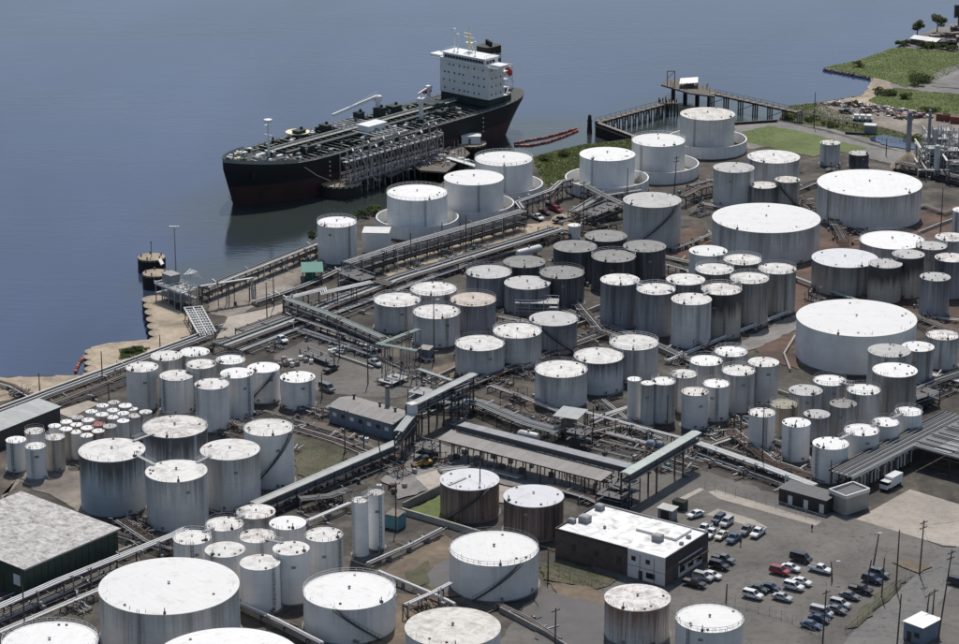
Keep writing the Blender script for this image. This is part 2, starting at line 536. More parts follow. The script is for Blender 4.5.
low_shore = [(779, 121), (781, 116), (790, 107), (800, 104), (822, 101.5), (840, 99.5), (860, 95), (868, 88.5), (871, 80.5), (870, 77), (850, 73), (824, 68.4),
             (830, 66), (855, 60.5), (895, 47.5), (907, 42), (915, 36), (935, 28), (960, 22), (1040, 9)]
low = pxpoly(low_shore, LOW) + [(620, 1300), (900, 950), (300, 860), (at(900, 160, 0).x, at(900, 160, 0).y), (at(840, 140, 0).x, at(840, 140, 0).y)]
struct('low_shore', MB().prism(low, -9, LOW), 'gravel')
FAR = ('grass_verge', 'scrap_yard', 'beach', 'grass_point', 'dirt_lot', 'wet_meadow', 'far_bank', 'pond')
LAYER = [0]
def patch(name, mat, pts):
    LAYER[0] += 1
    base = LOW if name in FAR else 0
    p = pxpoly(pts, base)
    p3 = p
    mb = MB()
    # slightly ragged outline so that patches do not end in ruled lines
    out = []
    rr = random.Random(LAYER[0])
    for i, a in enumerate(p3):
        b = p3[(i + 1) % len(p3)]
        n = max(1, int(math.hypot(b[0] - a[0], b[1] - a[1]) / 2.2))
        k = 0.0 if mat in ('slab', 'road', 'concrete') else .8
        for j in range(n):
            t = j / n
            out.append((a[0] + (b[0] - a[0]) * t + rr.uniform(-k, k), a[1] + (b[1] - a[1]) * t + rr.uniform(-k, k)))
    ar = sum(out[i][0] * out[(i + 1) % len(out)][1] - out[(i + 1) % len(out)][0] * out[i][1] for i in range(len(out)))
    if ar < 0: out = out[::-1]
    z = base + .03 + LAYER[0] * .006
    mb.v = [(x, y, z) for x, y in out]
    mb.f = [tuple(range(len(out)))]
    return struct(name, mb, mat)
patch('parking_lot', 'asphalt', [(470, 700), (520, 610), (548, 585), (612, 560), (600, 520), (655, 470), (700, 470), (735, 480), (830, 512), (905, 532), (945, 548), (1000, 548), (1100, 700)])
patch('yard_asphalt', 'asphalt', [(272, 357), (312, 337), (350, 345), (390, 366), (430, 385), (400, 398), (345, 395), (318, 392), (300, 372)])
patch('asphalt_apron', 'asphalt', [(560, 470), (625, 440), (700, 435), (715, 455), (660, 475), (620, 500)])
patch('access_road', 'road', [(820, 680), (850, 635), (917, 574), (935, 560), (985, 530), (1010, 545), (960, 580), (905, 640), (880, 690)])
patch('concrete_apron', 'slab', [(856, 519.5), (910, 489.5), (990, 514), (990, 549), (943, 545.5)])
patch('concrete_strip', 'slab', [(708, 492), (716, 490), (822, 522), (815, 526), (719, 499)])
patch('concrete_pad', 'slab', [(706, 515), (718, 509), (754, 520), (768, 528), (750, 527), (728, 520)])
patch('concrete_pad', 'slab', [(676, 500), (700, 488), (704, 490), (681, 502)])
patch('waterfront_road', 'sand', [(382, 272), (398, 261), (520, 226), (545, 222), (560, 214), (598, 204), (614, 210), (562, 233), (500, 242), (420, 266), (392, 277)])
patch('dusty_yard', 'dust', [(208, 312), (208, 291), (317, 247), (330, 262), (305, 282), (262, 300), (235, 320)])
patch('beige_yard', 'slab', [(216, 339), (228, 317), (267, 309), (286, 303), (280, 320), (246, 334)])
patch('sandy_bank', 'sand', [(-100, 381), (0, 378), (84, 375), (93, 371), (94, 352), (91, 347.5), (110, 343.5), (158, 339), (160, 332), (153, 311), (150, 298), (166, 301), (189, 318), (192, 334), (150, 354), (60, 388), (0, 402), (-100, 425)])
patch('grass_bank', 'grass', [(119, 350), (140, 347), (150, 349), (135, 357), (121, 360)])
patch('pale_pad', 'slab', [(55, 412), (88, 401), (100, 404), (70, 418)])
patch('tank_yard', 'dust', [(0, 500), (30, 460), (110, 480), (90, 520), (60, 500), (20, 482)])
patch('marsh_grass', 'grass', [(532, 157.5), (556, 151), (581, 145.5), (630, 140), (645, 150), (600, 166), (566, 183), (548, 187), (538, 172)])
patch('service_track', 'gravel', [(734, 124.5), (777, 121), (830, 133), (880, 148), (935, 157), (960, 163), (960, 172), (890, 164), (800, 142), (748, 150), (735, 140)])
patch('green_field', 'lawn', [(742, 132), (768, 126), (800, 131), (866, 148), (858, 155), (832, 151), (815, 157), (770, 148), (748, 143)])
patch('grass_verge', 'grass', [(779, 118), (790, 106), (822, 102), (826, 107), (870, 124), (920, 137), (948, 148), (935, 151), (880, 141), (830, 128), (790, 122)])
patch('scrap_yard', 'dust', [(812, 107), (840, 101), (880, 104), (930, 116), (990, 124), (990, 146), (930, 141), (880, 127), (830, 116)])
patch('beach', 'sand', [(824, 102), (840, 100), (861, 95.5), (869, 88), (872, 80), (872, 77), (888, 78), (893, 90), (876, 104), (850, 108)])
patch('grass_point', 'lawn', [(825, 67.8), (831, 66), (856, 61), (896, 47.5), (960, 52), (1010, 56), (1010, 72), (958, 71), (932, 82), (906, 87), (886, 81), (872, 77.5), (850, 72.5)])
patch('dirt_lot', 'gravel', [(935, 72), (960, 64), (1020, 58), (1020, 95), (960, 89), (930, 86)])
patch('wet_meadow', 'lawn', [(868, 101), (895, 88), (930, 92), (1010, 97), (1010, 124), (955, 118), (915, 111), (880, 106)])
patch('far_bank', 'gravel', [(898, 46), (915, 36), (940, 28), (1030, 16), (1030, 50), (960, 50), (920, 47)])
patch('red_soil_dike', 'red_soil', [(770, 262), (800, 235), (830, 228), (990, 200), (990, 330), (925, 335), (905, 310), (810, 300), (790, 330), (800, 370), (760, 356), (752, 346), (790, 318)])
patch('grey_berm', 'gravel', [(728, 348), (778, 322), (806, 312), (798, 330), (770, 342), (750, 352)])
patch('red_soil_patch', 'red_soil', [(580, 325), (600, 318), (606, 330), (590, 336)])
patch('brown_soil_patch', 'brown_soil', [(522, 402), (532, 398), (540, 404), (536, 412), (526, 412)])
patch('brown_soil_patch', 'brown_soil', [(430, 370), (456, 362), (462, 374), (440, 382)])
patch('red_soil_patch', 'red_soil', [(640, 240), (700, 225), (712, 240), (690, 262), (650, 265)])
patch('rough_grass', 'scrub', [(292, 446), (320, 436), (345, 448), (345, 470), (310, 482), (298, 474)])
patch('earth_bank', 'brown_soil', [(300, 422), (330, 425), (365, 440), (380, 452), (345, 447), (310, 436)])
patch('grass_plot', 'lawn', [(404, 512), (441, 496), (470, 520), (447, 526)])
patch('bare_soil', 'brown_soil', [(392, 566), (446, 534), (462, 545), (462, 596), (440, 598), (384, 572)])
patch('dried_grass', 'scrub', [(405, 575), (430, 562), (430, 590), (415, 588)])
patch('damp_puddle', 'wet', [(429, 571), (441, 562), (455, 558), (458, 592), (440, 594), (433, 585)])
patch('grass_strip', 'scrub', [(540, 566), (560, 560), (620, 580), (600, 590), (545, 580)])
patch('bare_soil', 'brown_soil', [(545, 582), (600, 590), (605, 606), (560, 598)])
patch('damp_puddle', 'wet', [(536, 596), (560, 596), (604, 606), (608, 650), (540, 660), (536, 620)])
patch('bare_soil', 'brown_soil', [(370, 590), (440, 600), (400, 660), (360, 640)])
patch('gravel_pad', 'gravel', [(420, 440), (560, 470), (600, 500), (470, 480), (400, 500), (380, 480)])
patch('pale_yard', 'slab', [(415, 478), (440, 470), (500, 486), (560, 500), (540, 510), (430, 492)])
patch('dry_verge', 'brown_soil', [(892, 563), (910, 558), (930, 568), (918, 574)])
patch('dry_verge', 'scrub', [(846, 630), (880, 592), (900, 580), (906, 582), (860, 628)])
# shallow pond beside the scrap yard
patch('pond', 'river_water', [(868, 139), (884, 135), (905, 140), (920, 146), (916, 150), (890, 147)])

# ------------------------------------------------------------------ storage tanks
def ring(r, z, n, a0=0.0, a1=2 * math.pi):
    return [(r * math.cos(a0 + (a1 - a0) * i / n), r * math.sin(a0 + (a1 - a0) * i / n), z) for i in range(n + (0 if abs(a1 - a0) > 6.28 else 1))]
TANKS = {}
def tank(key, u, v, w, vb, wall, roof, label, group, rail=0, access='ladder', slope=.05, bund=0, cat='storage tank', name='storage_tank', seg=None):
    x, y, r, h = fit_tank(u, v, w, vb)
    rn = random.Random(hash_(key))
    TANKS[key] = (x, y, r, h)
    t = thing(name, label, cat, (x, y, 0), 0, group)
    face = math.atan2(-y, -x)                       # the side turned to the camera
    n = seg or (64 if r > 6 else 40 if r > 3 else 28)
    # shell of plate courses, each a finger's width smaller than the one below
    prof, z, k = [], .12, 0
    while z < h - .3:
        z2 = min(z + 2.4, h)
        if h - z2 < .8: z2 = h
        rr = r - .012 * k
        prof += [(rr, z), (rr, z2)]
        z, k = z2, k + 1
    mb = MB().lathe(prof, n)
    s = mb.build('shell', M[wall], t, True)
    mb = MB().lathe([(r + .45, 0), (r + .45, .14), (r - .05, .16)], n, bottom=False)
    mb.build('foundation_ring', M['concrete_dark'], t)
    # roof: low cone with a curb angle round its edge
    ap = h + .06 + r * slope
    mb = MB().lathe([(r - .1, h - .16), (r + .07, h - .14), (r + .07, h + .04), (r - .12, h + .06), (r * .5, h + .06 + r * slope * .52), (.25, ap)], n, top=True)
    rf = mb.build('roof', M[roof], t, True)
    vk = min(.75, .25 + r * .06)
    MB().lathe([(.2 * vk, ap - .05), (.2 * vk, ap + .45 * vk), (.5 * vk, ap + .5 * vk), (.42 * vk, ap + .72 * vk), (.1 * vk, ap + .8 * vk)], 10, top=True).build('vent', M['galv' if rn.random() < .6 else 'steel_dark'], rf)
    for i in range(rn.choice((2, 3, 4)) if r > 3 else 1):
        a, d = rn.uniform(0, 6.28), rn.uniform(.72, .9) * r
        zz = h + .06 + slope * (r - d)
        MB().cyl(d * math.cos(a), d * math.sin(a), zz - .05, zz + .25, .3 if r > 3 else .16, 10).build('manhole', M[rn.choice(('steel_dark', 'galv', 'steel_rust', 'pipe_grey'))], rf)
    if r > 3 and rn.random() < .8:                   # gauge platform and nozzles at the rim
        a = face + rn.uniform(-1.2, 1.2)
        d = r - .5
        mb = MB().box(d * math.cos(a), d * math.sin(a), h + .3, .7, .55, .4, a)
        mb.cyl(d * math.cos(a), d * math.sin(a), h + .3, h + 1.4, .1, 6)
        mb.build('gauge_hatch', M['steel_dark'], rf)
    if rn.random() < .85:
        mb = MB()
        for i in range(rn.randint(4, 12) if r > 3 else 3):
            a = face + rn.uniform(-1.5, 1.5)
            d = r * rn.uniform(.86, .97)
            mb.cyl(d * math.cos(a), d * math.sin(a), h, h + rn.uniform(.35, .95), rn.uniform(.03, .07), 5)
        mb.build('breather_pipes', M['steel_dark' if rn.random() < .6 else 'galv'], rf)
    if rail:
        mb = MB()
        a0, a1 = (0, 2 * math.pi) if rail == 1 else (face + math.pi - 1.9, face + math.pi + 1.9)
        rr = r - .05
        m = max(10, int((a1 - a0) * r / 1.6))
        for zz in (.55, 1.1):
            pts = ring(rr, h + zz, m, a0, a1)
            mb.tube(pts, .045, 4, closed=(rail == 1))
        for p in ring(rr, h, m, a0, a1):
            mb.beam((p[0], p[1], h - .05), (p[0], p[1], h + 1.12), .07, .07)
        mb.build('guard_rail', M[rn.choice(('rail_white', 'galv', 'steel_grey'))], t)
    if access == 'ladder':
        a = face + rn.uniform(-1.0, 1.0)
        ladder(t, r, h, a, M[rn.choice(('steel_dark', 'steel_dark', 'steel_grey', 'galv'))])
    elif access in ('spiral', 'spiral_l'):
        sgn = 1 if access == 'spiral' else -1
        span = min(1.7, h / .8 / r)
        a0 = face - sgn * span * .5 + rn.uniform(-.2, .2)
        mt = M['steel_dark']
        mb = MB()
        ns = int(h / .25)
        for i in range(ns):
            a = a0 + sgn * span * i / ns
            mb.box((r + .55) * math.cos(a), (r + .55) * math.sin(a), .2 + h * i / ns, .85, .3, .05, a)
        inner = [((r + .12) * math.cos(a0 + sgn * span * i / 24), (r + .12) * math.sin(a0 + sgn * span * i / 24), h * i / 24 + .1) for i in range(25)]
        outer = [((r + .97) * math.cos(a0 + sgn * span * i / 24), (r + .97) * math.sin(a0 + sgn * span * i / 24), h * i / 24 + .1) for i in range(25)]
        mb.tube(inner, .11, 4)
        mb.tube(outer, .13, 4)
        st = mb.build('stair', mt, t)
        mb = MB().tube([(p[0], p[1], p[2] + 1.05) for p in outer], .045, 4)
        for p in outer[::2]: mb.beam(p, (p[0], p[1], p[2] + 1.05), .06, .06)
        mb.build('handrail', mt, st)
    # suction and drain pipework at the foot
    a = face + rn.uniform(-.9, .9)
    c, sn = math.cos(a), math.sin(a)
    q = .16 if r > 4 else .1
    ea_ = rn.choice((R(49), R(-41), R(139), R(229)))
    el_ = rn.uniform(2, 7)
    ex = (el_ * math.cos(ea_), el_ * math.sin(ea_))
    pts = [((r - .1) * c, (r - .1) * sn, .7), ((r + 1.1) * c, (r + 1.1) * sn, .7), ((r + 1.5) * c, (r + 1.5) * sn, .3), ((r + 2.6) * c, (r + 2.6) * sn, .3), ((r + 2.6) * c + ex[0], (r + 2.6) * sn + ex[1], .3)]
    MB().tube(pts, q, 8).cyl((r + .9) * c, (r + .9) * sn, .7, 1.3, q * 1.6, 8).build('outlet_pipe', M[rn.choice(('pipe_silver', 'pipe_grey', 'pipe_brown', 'steel_rust'))], t, True)
    if r < 9 and rn.random() < .6 and seg is None:
        a = face + rn.uniform(-.5, .5)
        MB().box((r + .03) * math.cos(a), (r + .03) * math.sin(a), h * rn.uniform(.68, .8), .1, 1.0, .6, a).build('number_plate', M['steel_grey'], t)
    if 7 < r < 9 and rn.random() < .15:                   # walkway from the rim to the middle of the roof
        a = rn.uniform(0, 6.28)
        p0, p1 = Vector(((r - .6) * math.cos(a), (r - .6) * math.sin(a), h + .25)), Vector((1.2 * math.cos(a), 1.2 * math.sin(a), ap + .1))
        MB().beam(p0, p1, .7, .08).build('roof_path', M['galv'], rf)
    mh = face + rn.uniform(-1.1, 1.1)
    if r > 3.3:
        p0 = Vector(((r - .05) * math.cos(mh), (r - .05) * math.sin(mh), .9))
        p1 = Vector(((r + .22) * math.cos(mh), (r + .22) * math.sin(mh), .9))
        MB().tube([p0, p1], .42, 12).build('manway', M['steel_grey'], t)
    return t
def hash_(s):
    h = 7
    for ch in s: h = (h * 131 + ord(ch)) % 1000003
    return h
def ladder(t, r, h, a, mt):
    c, s = math.cos(a), math.sin(a)
    mb = MB()
    for k in (-.25, .25):
        x, y = (r + .25) * c - k * s, (r + .25) * s + k * c
        mb.beam((x, y, .2), (x, y, h + 1.1), .07, .07)
    for i in range(int(h / .6)):
        z = .4 + i * .6
        mb.beam(((r + .25) * c + .25 * s, (r + .25) * s - .25 * c, z), ((r + .25) * c - .25 * s, (r + .25) * s + .25 * c, z), .05, .05)
    for i in range(int((h - 2.2) / 1.2) + 1):
        z = 2.3 + i * 1.2
        q = [((r + .25) * c + (.42 * math.cos(b)) * c - .38 * math.sin(b) * s, (r + .25) * s + .42 * math.cos(b) * s + .38 * math.sin(b) * c, z) for b in (-1.57, -.8, 0, .8, 1.57)]
        mb.tube(q, .035, 4)
    for b in (-.9, 0, .9):
        x, y = (r + .25) * c + .42 * math.cos(b) * c - .38 * math.sin(b) * s, (r + .25) * s + .42 * math.cos(b) * s + .38 * math.sin(b) * c
        mb.beam((x, y, 2.3), (x, y, h + .9), .05, .03)
    mb.build('ladder', mt, t)

G = 'slender white tanks by the waterfront pipes'
def row(prefix, group, rows, **kw):
    for i, q in enumerate(rows):
        d = dict(kw)
        if len(q) > 7: d.update(q[7])
        tank(prefix + str(i + 1), q[0], q[1], q[2], q[3], q[4], q[5], q[6], group, **d)
row('A', G, [
    (142, 367, 32.2, 411, 'wall_white', 'roof_dirty', 'leftmost tall white tank of the cluster by the waterfront pipes'),
    (176.6, 375.4, 33.5, 415, 'wall_white', 'roof_dirty', 'tall white tank second from left in the front row by the waterfront'),
    (211.8, 384, 34, 432.5, 'wall_white', 'roof_dirty', 'tall white tank standing farthest forward in the waterfront cluster'),
    (236.7, 373, 32.5, 419, 'wall_white', 'roof_white', 'tall white tank with clean roof just right of the foremost waterfront tank'),
    (263.6, 367.5, 32.2, 404, 'wall_white', 'roof_white', 'white tank with dark diagonal stair, second from right of the waterfront cluster', dict(access='spiral')),
    (297.6, 377, 34.7, 410, 'wall_white', 'roof_white', 'shorter white tank at the right end of the waterfront cluster'),
    (166.5, 355.8, 31.4, -11, 'wall_grey', 'roof_dirty', 'white-roofed tank in the back row behind the two leftmost waterfront tanks'),
    (200.9, 364, 29.7, -11.5, 'wall_grey', 'roof_dirty', 'rusty-rimmed white tank in the middle of the waterfront cluster', dict(rail=2)),
    (194.5, 351.8, 29.7, -10.5, 'wall_grey', 'roof_white', 'rearmost white tank of the waterfront cluster beside the pipe rack'),
    (230.4, 359.6, 29.3, -11, 'wall_grey', 'roof_white', 'white tank with guard rail at the back right of the waterfront cluster', dict(rail=1)),
])
G = 'small slender tanks beside the sloping shed'
row('B', G, [
    (15.9, 439.8, 20, 472.7, 'wall_white', 'roof_white', 'leftmost small white tank near the left edge of the picture'),
    (35.4, 446, 20.4, 480, 'wall_clean', 'roof_white', 'foremost small white tank of the group at the left edge', dict(rail=1)),
    (54.9, 437, 19.3, 472, 'wall_tan', 'roof_scabby', 'small cream tank with rust marks beside the foremost small white tank', dict(rail=1)),
    (34.5, 431, 19.8, -8.2, 'wall_white', 'roof_scabby', 'small railed tank behind the foremost small white tank at the left edge', dict(rail=1)),
], access='ladder')
small = [(326, 273, 75, 'w'), (396, 248, 70, 'w'), (462, 222, 70, 'g'), (545, 187, 70, 'w'), (612, 152, 70, 'w'), (393, 292, 75, 'w'), (458, 265, 75, 'w'), (525, 238, 75, 'w'),
         (608, 205, 75, 'w'), (675, 180, 70, 'w'), (748, 152, 80, 'w'), (680, 133, 70, 'g'), (455, 310, 72, 'w'), (520, 285, 75, 'w'), (587, 262, 80, 'r'), (671, 222, 72, 'w'),
         (735, 198, 68, 'w'), (790, 172, 60, 'w'), (517, 330, 75, 'w'), (585, 303, 73, 'w'), (655, 275, 80, 'g'), (735, 243, 72, 'w'), (803, 213, 75, 'g'), (868, 190, 75, 't')]
sl = ['leftmost in the back row', 'second in the back row', 'grey-roofed, third in the back row', 'fourth in the back row', 'fifth in the back row', 'leftmost in the second row, beside an orange-stained one', 'second in the second row',
      'third in the second row', 'fourth in the second row, behind the red-roofed one', 'fifth in the second row', 'sixth in the second row', 'grey-roofed, at the far back of the group', 'leftmost in the third row', 'second in the third row, left of the red-roofed one',
      'the only one with a dark red roof', 'right behind the tall white front one, third row', 'fifth in the third row', 'smallest, near the rusty one at the right', 'leftmost in the front row beside the big tank', 'second in the front row below the red-roofed one',
      'grey-roofed, third in the front row', 'tall and white, fourth in the front row', 'tall and grey, fifth in the front row', 'rust-marked, rightmost of the group']
for i, (a, b, c, k) in enumerate(small):
    wall = {'w': 'wall_white', 'g': 'wall_grey', 'r': 'wall_stained', 't': 'wall_tan'}[k]
    if i in (5, 17, 23, 13, 8): wall = 'wall_tan'
    if i in (2, 6, 19): wall = 'wall_stained'
    if i in (15, 10): wall = 'wall_grey'
    roof = {'w': 'roof_white', 'g': 'roof_grey', 'r': 'roof_red', 't': 'roof_dirty'}[k]
    tank('S%d' % i, a / 5.9625, 380 + b / 5.9625, c / 5.9625, -(6.6 + (i * 37 % 11) * .13), wall, roof, 'slim small tank, ' + sl[i], 'slim small tanks in the packed group', access='none', seg=20)
G = 'big weathered tanks in the left middle'
row('C', G, [
    (111.9, 450, 66.2, 517, 'wall_blue', 'roof_dirty', 'big weathered blue-grey tank with soot-streaked rim, leftmost of the big four', dict(access='none')),
    (176.3, 471, 61.5, 532.6, 'wall_grey', 'roof_dirty', 'big grey tank with visible plate courses, foremost of the big four', dict(access='none')),
    (174.8, 426.4, 65, -14.2, 'wall_blue', 'roof_scabby', 'big soot-streaked tank at the back of the big four', dict(rail=2)),
    (230, 449.5, 59.2, -13.5, 'wall_grey', 'roof_dirty', 'big grey tank with a catwalk on its roof, right of the foremost', dict(access='none')),
    (268.5, 427.5, 50, 490, 'wall_white', 'roof_dirty', 'tall pale tank with curved stair, rightmost beside the big four', dict(access='spiral', rail=2)),
])
G = 'nine white tanks behind the big foreground tanks'
row('D', G, [
    (192.1, 537.6, 38.2, -11, 'wall_white', 'roof_dirty', 'leftmost of the nine clustered white tanks, railed at the back', dict(rail=2)),
    (224.4, 524, 38, -11, 'wall_white', 'roof_dirty', 'second in the back row of the nine clustered white tanks', dict(rail=2)),
    (256, 511.7, 38.6, -11, 'wall_grey', 'roof_scabby', 'rearmost of the nine clustered white tanks, with a walkway on its roof'),
    (225, 549.7, 40, -11, 'wall_white', 'roof_dirty', 'left tank of the middle row in the nine-tank cluster'),
    (257.3, 536, 37, -11, 'wall_white', 'roof_scabby', 'centre tank of the nine clustered white tanks', dict(rail=2)),
    (287.7, 523, 36.6, -11, 'wall_white', 'roof_white', 'clean-roofed tank at the back right of the nine-tank cluster'),
    (259.9, 562.5, 40.2, 615.3, 'wall_clean', 'roof_dirty', 'foremost of the nine clustered white tanks, beside the largest foreground tank'),
    (291.1, 548.4, 36.5, 605.3, 'wall_clean', 'roof_dirty', 'tank in the front row of the nine, second from right'),
    (323.8, 534.7, 38, -11.5, 'wall_white', 'roof_dirty', 'rightmost of the nine clustered white tanks near the twin silos', dict(rail=2)),
])
G = 'big white foreground tanks'
row('E', G, [
    (169, 585.6, 140, -11.5, 'wall_grey', 'roof_white', 'largest foreground tank, wide bright white roof, beside the green warehouse', dict(slope=.03)),
    (349.4, 590.7, 92.7, 645, 'wall_white', 'roof_white', 'wide white foreground tank with railing and rim of short pipes below the nine tanks', dict(rail=2, access='spiral_l')),
    (49.7, 642, 96, -9, 'wall_white', 'roof_white', 'white railed tank cut by the bottom left corner', dict(rail=1)),
    (226, 660, 150, -10, 'wall_white', 'roof_white', 'white tank roof cut by the bottom edge below the largest foreground tank', dict(access='none')),
    (452.8, 627.4, 95.7, -9, 'wall_white', 'roof_cream', 'wide tank with stained cream roof at the bottom edge'),
    (494, 548.5, 89.4, 602, 'wall_white', 'roof_white', 'wide white railed tank with diagonal stair left of the flat-roofed office', dict(rail=1, access='spiral')),
    (637.5, 597.7, 66, -8.6, 'wall_stained', 'roof_scabby', 'rust-streaked white tank below the flat-roofed office', dict(access='none')),
    (709.7, 618.5, 68, -8.2, 'wall_clean', 'roof_white', 'clean white railed tank at the bottom edge next to the car park', dict(rail=1)),
])
G = 'rusty brown tanks'
row('F', G, [
    (469.7, 479.5, 59.2, 523, 'wall_rust', 'roof_zinc', 'left of two rusty brown tanks with grey cone roofs, with stair', dict(access='spiral', slope=.09)),
    (533.6, 496, 60.2, 542, 'wall_rust', 'roof_zinc', 'right of two rusty brown tanks with grey cone roofs', dict(slope=.09)),
])
row('Z', 'twin tall silos', [
    (359.9, 500, 16.7, 557.5, 'wall_clean', 'roof_dirty', 'left and nearer of the twin tall white silos'),
    (376, 492.5, 16.4, 550.4, 'wall_clean', 'roof_dirty', 'right and farther of the twin tall white silos'),
], rail=1, name='silo', cat='silo')
G = 'white waterfront tanks'
row('H', G, [
    (336.8, 222, 39.5, 264.6, 'wall_white', 'roof_white', 'lone white tank behind the green-roofed shed at the quay', dict(rail=1)),
    (417.1, 192.5, 60.8, -12.5, 'wall_clean', 'roof_white', 'white railed tank in a round bund wall, leftmost of six at the river', dict(rail=1)),
    (473.8, 177.4, 59.6, -13, 'wall_clean', 'roof_white', 'white tank in a round bund wall, second of six at the river'),
    (503.7, 158.6, 57.9, -13, 'wall_clean', 'roof_white', 'white railed tank in a round bund wall, third of six at the river', dict(rail=1)),
    (607.3, 154, 55.4, -12.5, 'wall_clean', 'roof_white', 'white tank in a round bund wall right of the marsh grass'),
    (658.5, 140, 53.6, -12.5, 'wall_clean', 'roof_white', 'white tank in a round bund wall in front of the timber pier', dict(rail=2)),
    (707.6, 113.7, 54.6, -13.5, 'wall_white', 'roof_cream', 'white tank with brownish weathered roof, farthest back at the river'),
])
bundlab = ['round white bund wall around the leftmost river tank', 'round white bund wall around the second river tank', 'round white bund wall around the third river tank', 'round white bund wall beside the marsh grass',
           'round white bund wall in front of the timber pier', 'round white bund wall with brown floor around the farthest river tank']
for i, (k, w) in enumerate((('H2', 82), ('H3', 80), ('H4', 78), ('H5', 83), ('H6', 81), ('H7', 79))):
    x, y, r, h = TANKS[k]
    R0 = w / 2 * depth((x, y, 4)) / F
    hb = 4.2
    n = 72
    t = thing('bund_wall', bundlab[i], 'bund wall', (x, y, 0), 0, 'round bund walls of the river tanks')
    MB().lathe([(R0, .0), (R0, hb), (R0 + .14, hb), (R0 + .14, hb + .14), (R0 - .3, hb + .14), (R0 - .3, .1)], n).build('wall', M['wall_clean'], t, True)
    MB().lathe([(R0 - .25, .3), (r + .5, .3)], n).build('floor', M['red_soil' if i == 5 else 'concrete'], t)
    mb = MB()
    for q in range(18):
        a = 2 * math.pi * q / 18
        mb.box((R0 + .1) * math.cos(a), (R0 + .1) * math.sin(a), hb / 2, .22, .12, hb - .1, a)
    mb.build('stiffeners', M['wall_clean'], t)
G = 'tanks behind the wide roofs at upper right'
row('I', G, [
    (652.2, 199.8, 58, 250, 'wall_grey', 'roof_grey', 'tall blue-grey tank with pointed grey roof in the upper middle', dict(access='spiral', slope=.14)),
    (733.8, 167.4, 40.8, 207.2, 'wall_grey', 'roof_grey', 'grey tank left of the two small brown tanks'),
    (773.6, 156.6, 52.3, -11, 'wall_grey', 'roof_dirty', 'grey tank with wide white roof behind the two small brown tanks'),
    (763.4, 185, 26.9, -7, 'wall_streak', 'roof_cream', 'left of the two small brown-streaked tanks', dict(access='none')),
    (787.5, 179.4, 24.8, 207, 'wall_streak', 'roof_cream', 'right of the two small brown-streaked tanks, with stair', dict(access='spiral_l')),
    (766.3, 217.7, 107.7, 266, 'wall_grey', 'roof_white', 'very wide grey tank with bright white roof at the centre right', dict(slope=.03)),
    (869.6, 183, 104, 230.5, 'wall_grey', 'roof_white', 'very wide streaked grey tank with white roof at the upper right', dict(slope=.03)),
    (830.3, 142.5, 20, 166, 'wall_grey', 'roof_cream', 'small grey tank standing on the green field'),
    (859.1, 153, 20, 168, 'wall_dark', 'roof_grey', 'small dark tank beside the green field'),
])
G = 'dark tanks in the centre'
row('J', G, [
    (606, 235.7, 42, -9.5, 'wall_dark', 'roof_dark', 'rearmost of the dark tanks, just left of the pointed-roof tank'),
    (575, 246.2, 43.5, -9.5, 'wall_dark', 'roof_dark', 'dark tank behind and left in the dark group, below a small white silo'),
    (613.6, 256, 44.4, -9.5, 'wall_dark', 'roof_dark', 'dark tank in the middle of the dark group', dict(rail=2)),
    (644.6, 246, 42.7, -10, 'wall_dark', 'roof_dark', 'dark tank at the right of the dark group below the pointed-roof tank'),
    (524.3, 261.6, 42, -9, 'wall_dark', 'roof_dark', 'leftmost dark-roofed tank, beside the white horizontal vessel'),
    (561.9, 272.2, 45, 309.4, 'wall_dark', 'roof_dark', 'foremost of the dark-roofed tanks', dict(rail=2)),
    (488.9, 271.7, 45.8, -9, 'wall_dim', 'roof_grey', 'grey tank at the left of the dark group beside the main pipes', dict(rail=2)),
    (527.3, 282.6, 46, -8.5, 'wall_dim', 'roof_grey', 'grey tank in front of the leftmost dark-roofed tank'),
    (553.4, 318.5, 48, 355.5, 'wall_dim', 'roof_grey', 'dull grey tank with diagonal stair in the centre of the picture', dict(access='spiral_l')),
    (620, 279.5, 39, 328.7, 'wall_dim', 'roof_dirty', 'tall dark-walled tank with pale roof, left of two in front of the dark group'),
    (656, 288.9, 38.9, 337, 'wall_dim', 'roof_dirty', 'tall dark-walled tank with pale roof, right of two in front of the dark group', dict(rail=1)),
])
G = 'tall streaked tanks at the centre right'
row('K', G, [
    (691.5, 299, 40.2, 349, 'wall_grey', 'roof_dirty', 'tall grey tank, foremost of the streaked group'),
    (685.6, 279.3, 38.6, -13, 'wall_dim', 'roof_dirty', 'tall tank directly behind the foremost of the streaked group'),
    (721.5, 289, 40.6, 339.7, 'wall_sooty', 'roof_scabby', 'tall dark-streaked tank with half-brown roof, second in the front row', dict(rail=2)),
    (749.6, 278, 39, 328, 'wall_streak', 'roof_dirty', 'tall streaked tank with railing, third in the front row of its group', dict(rail=1)),
    (714.6, 269, 38.6, -13, 'wall_streak', 'roof_dirty', 'tall railed tank in the middle of the streaked group', dict(rail=1)),
    (742.5, 259.5, 38, -13, 'wall_streak', 'roof_dirty', 'tall railed tank in the back row of the streaked group', dict(rail=1)),
    (777.3, 268.5, 38, 316, 'wall_streak', 'roof_dirty', 'tall streaked tank with railing at the right end of its group', dict(rail=1)),
    (708.2, 250.7, 38, -13, 'wall_white', 'roof_white', 'clean white-roofed tank at the back left of the streaked group'),
])
G = 'squat grey tanks in the middle'
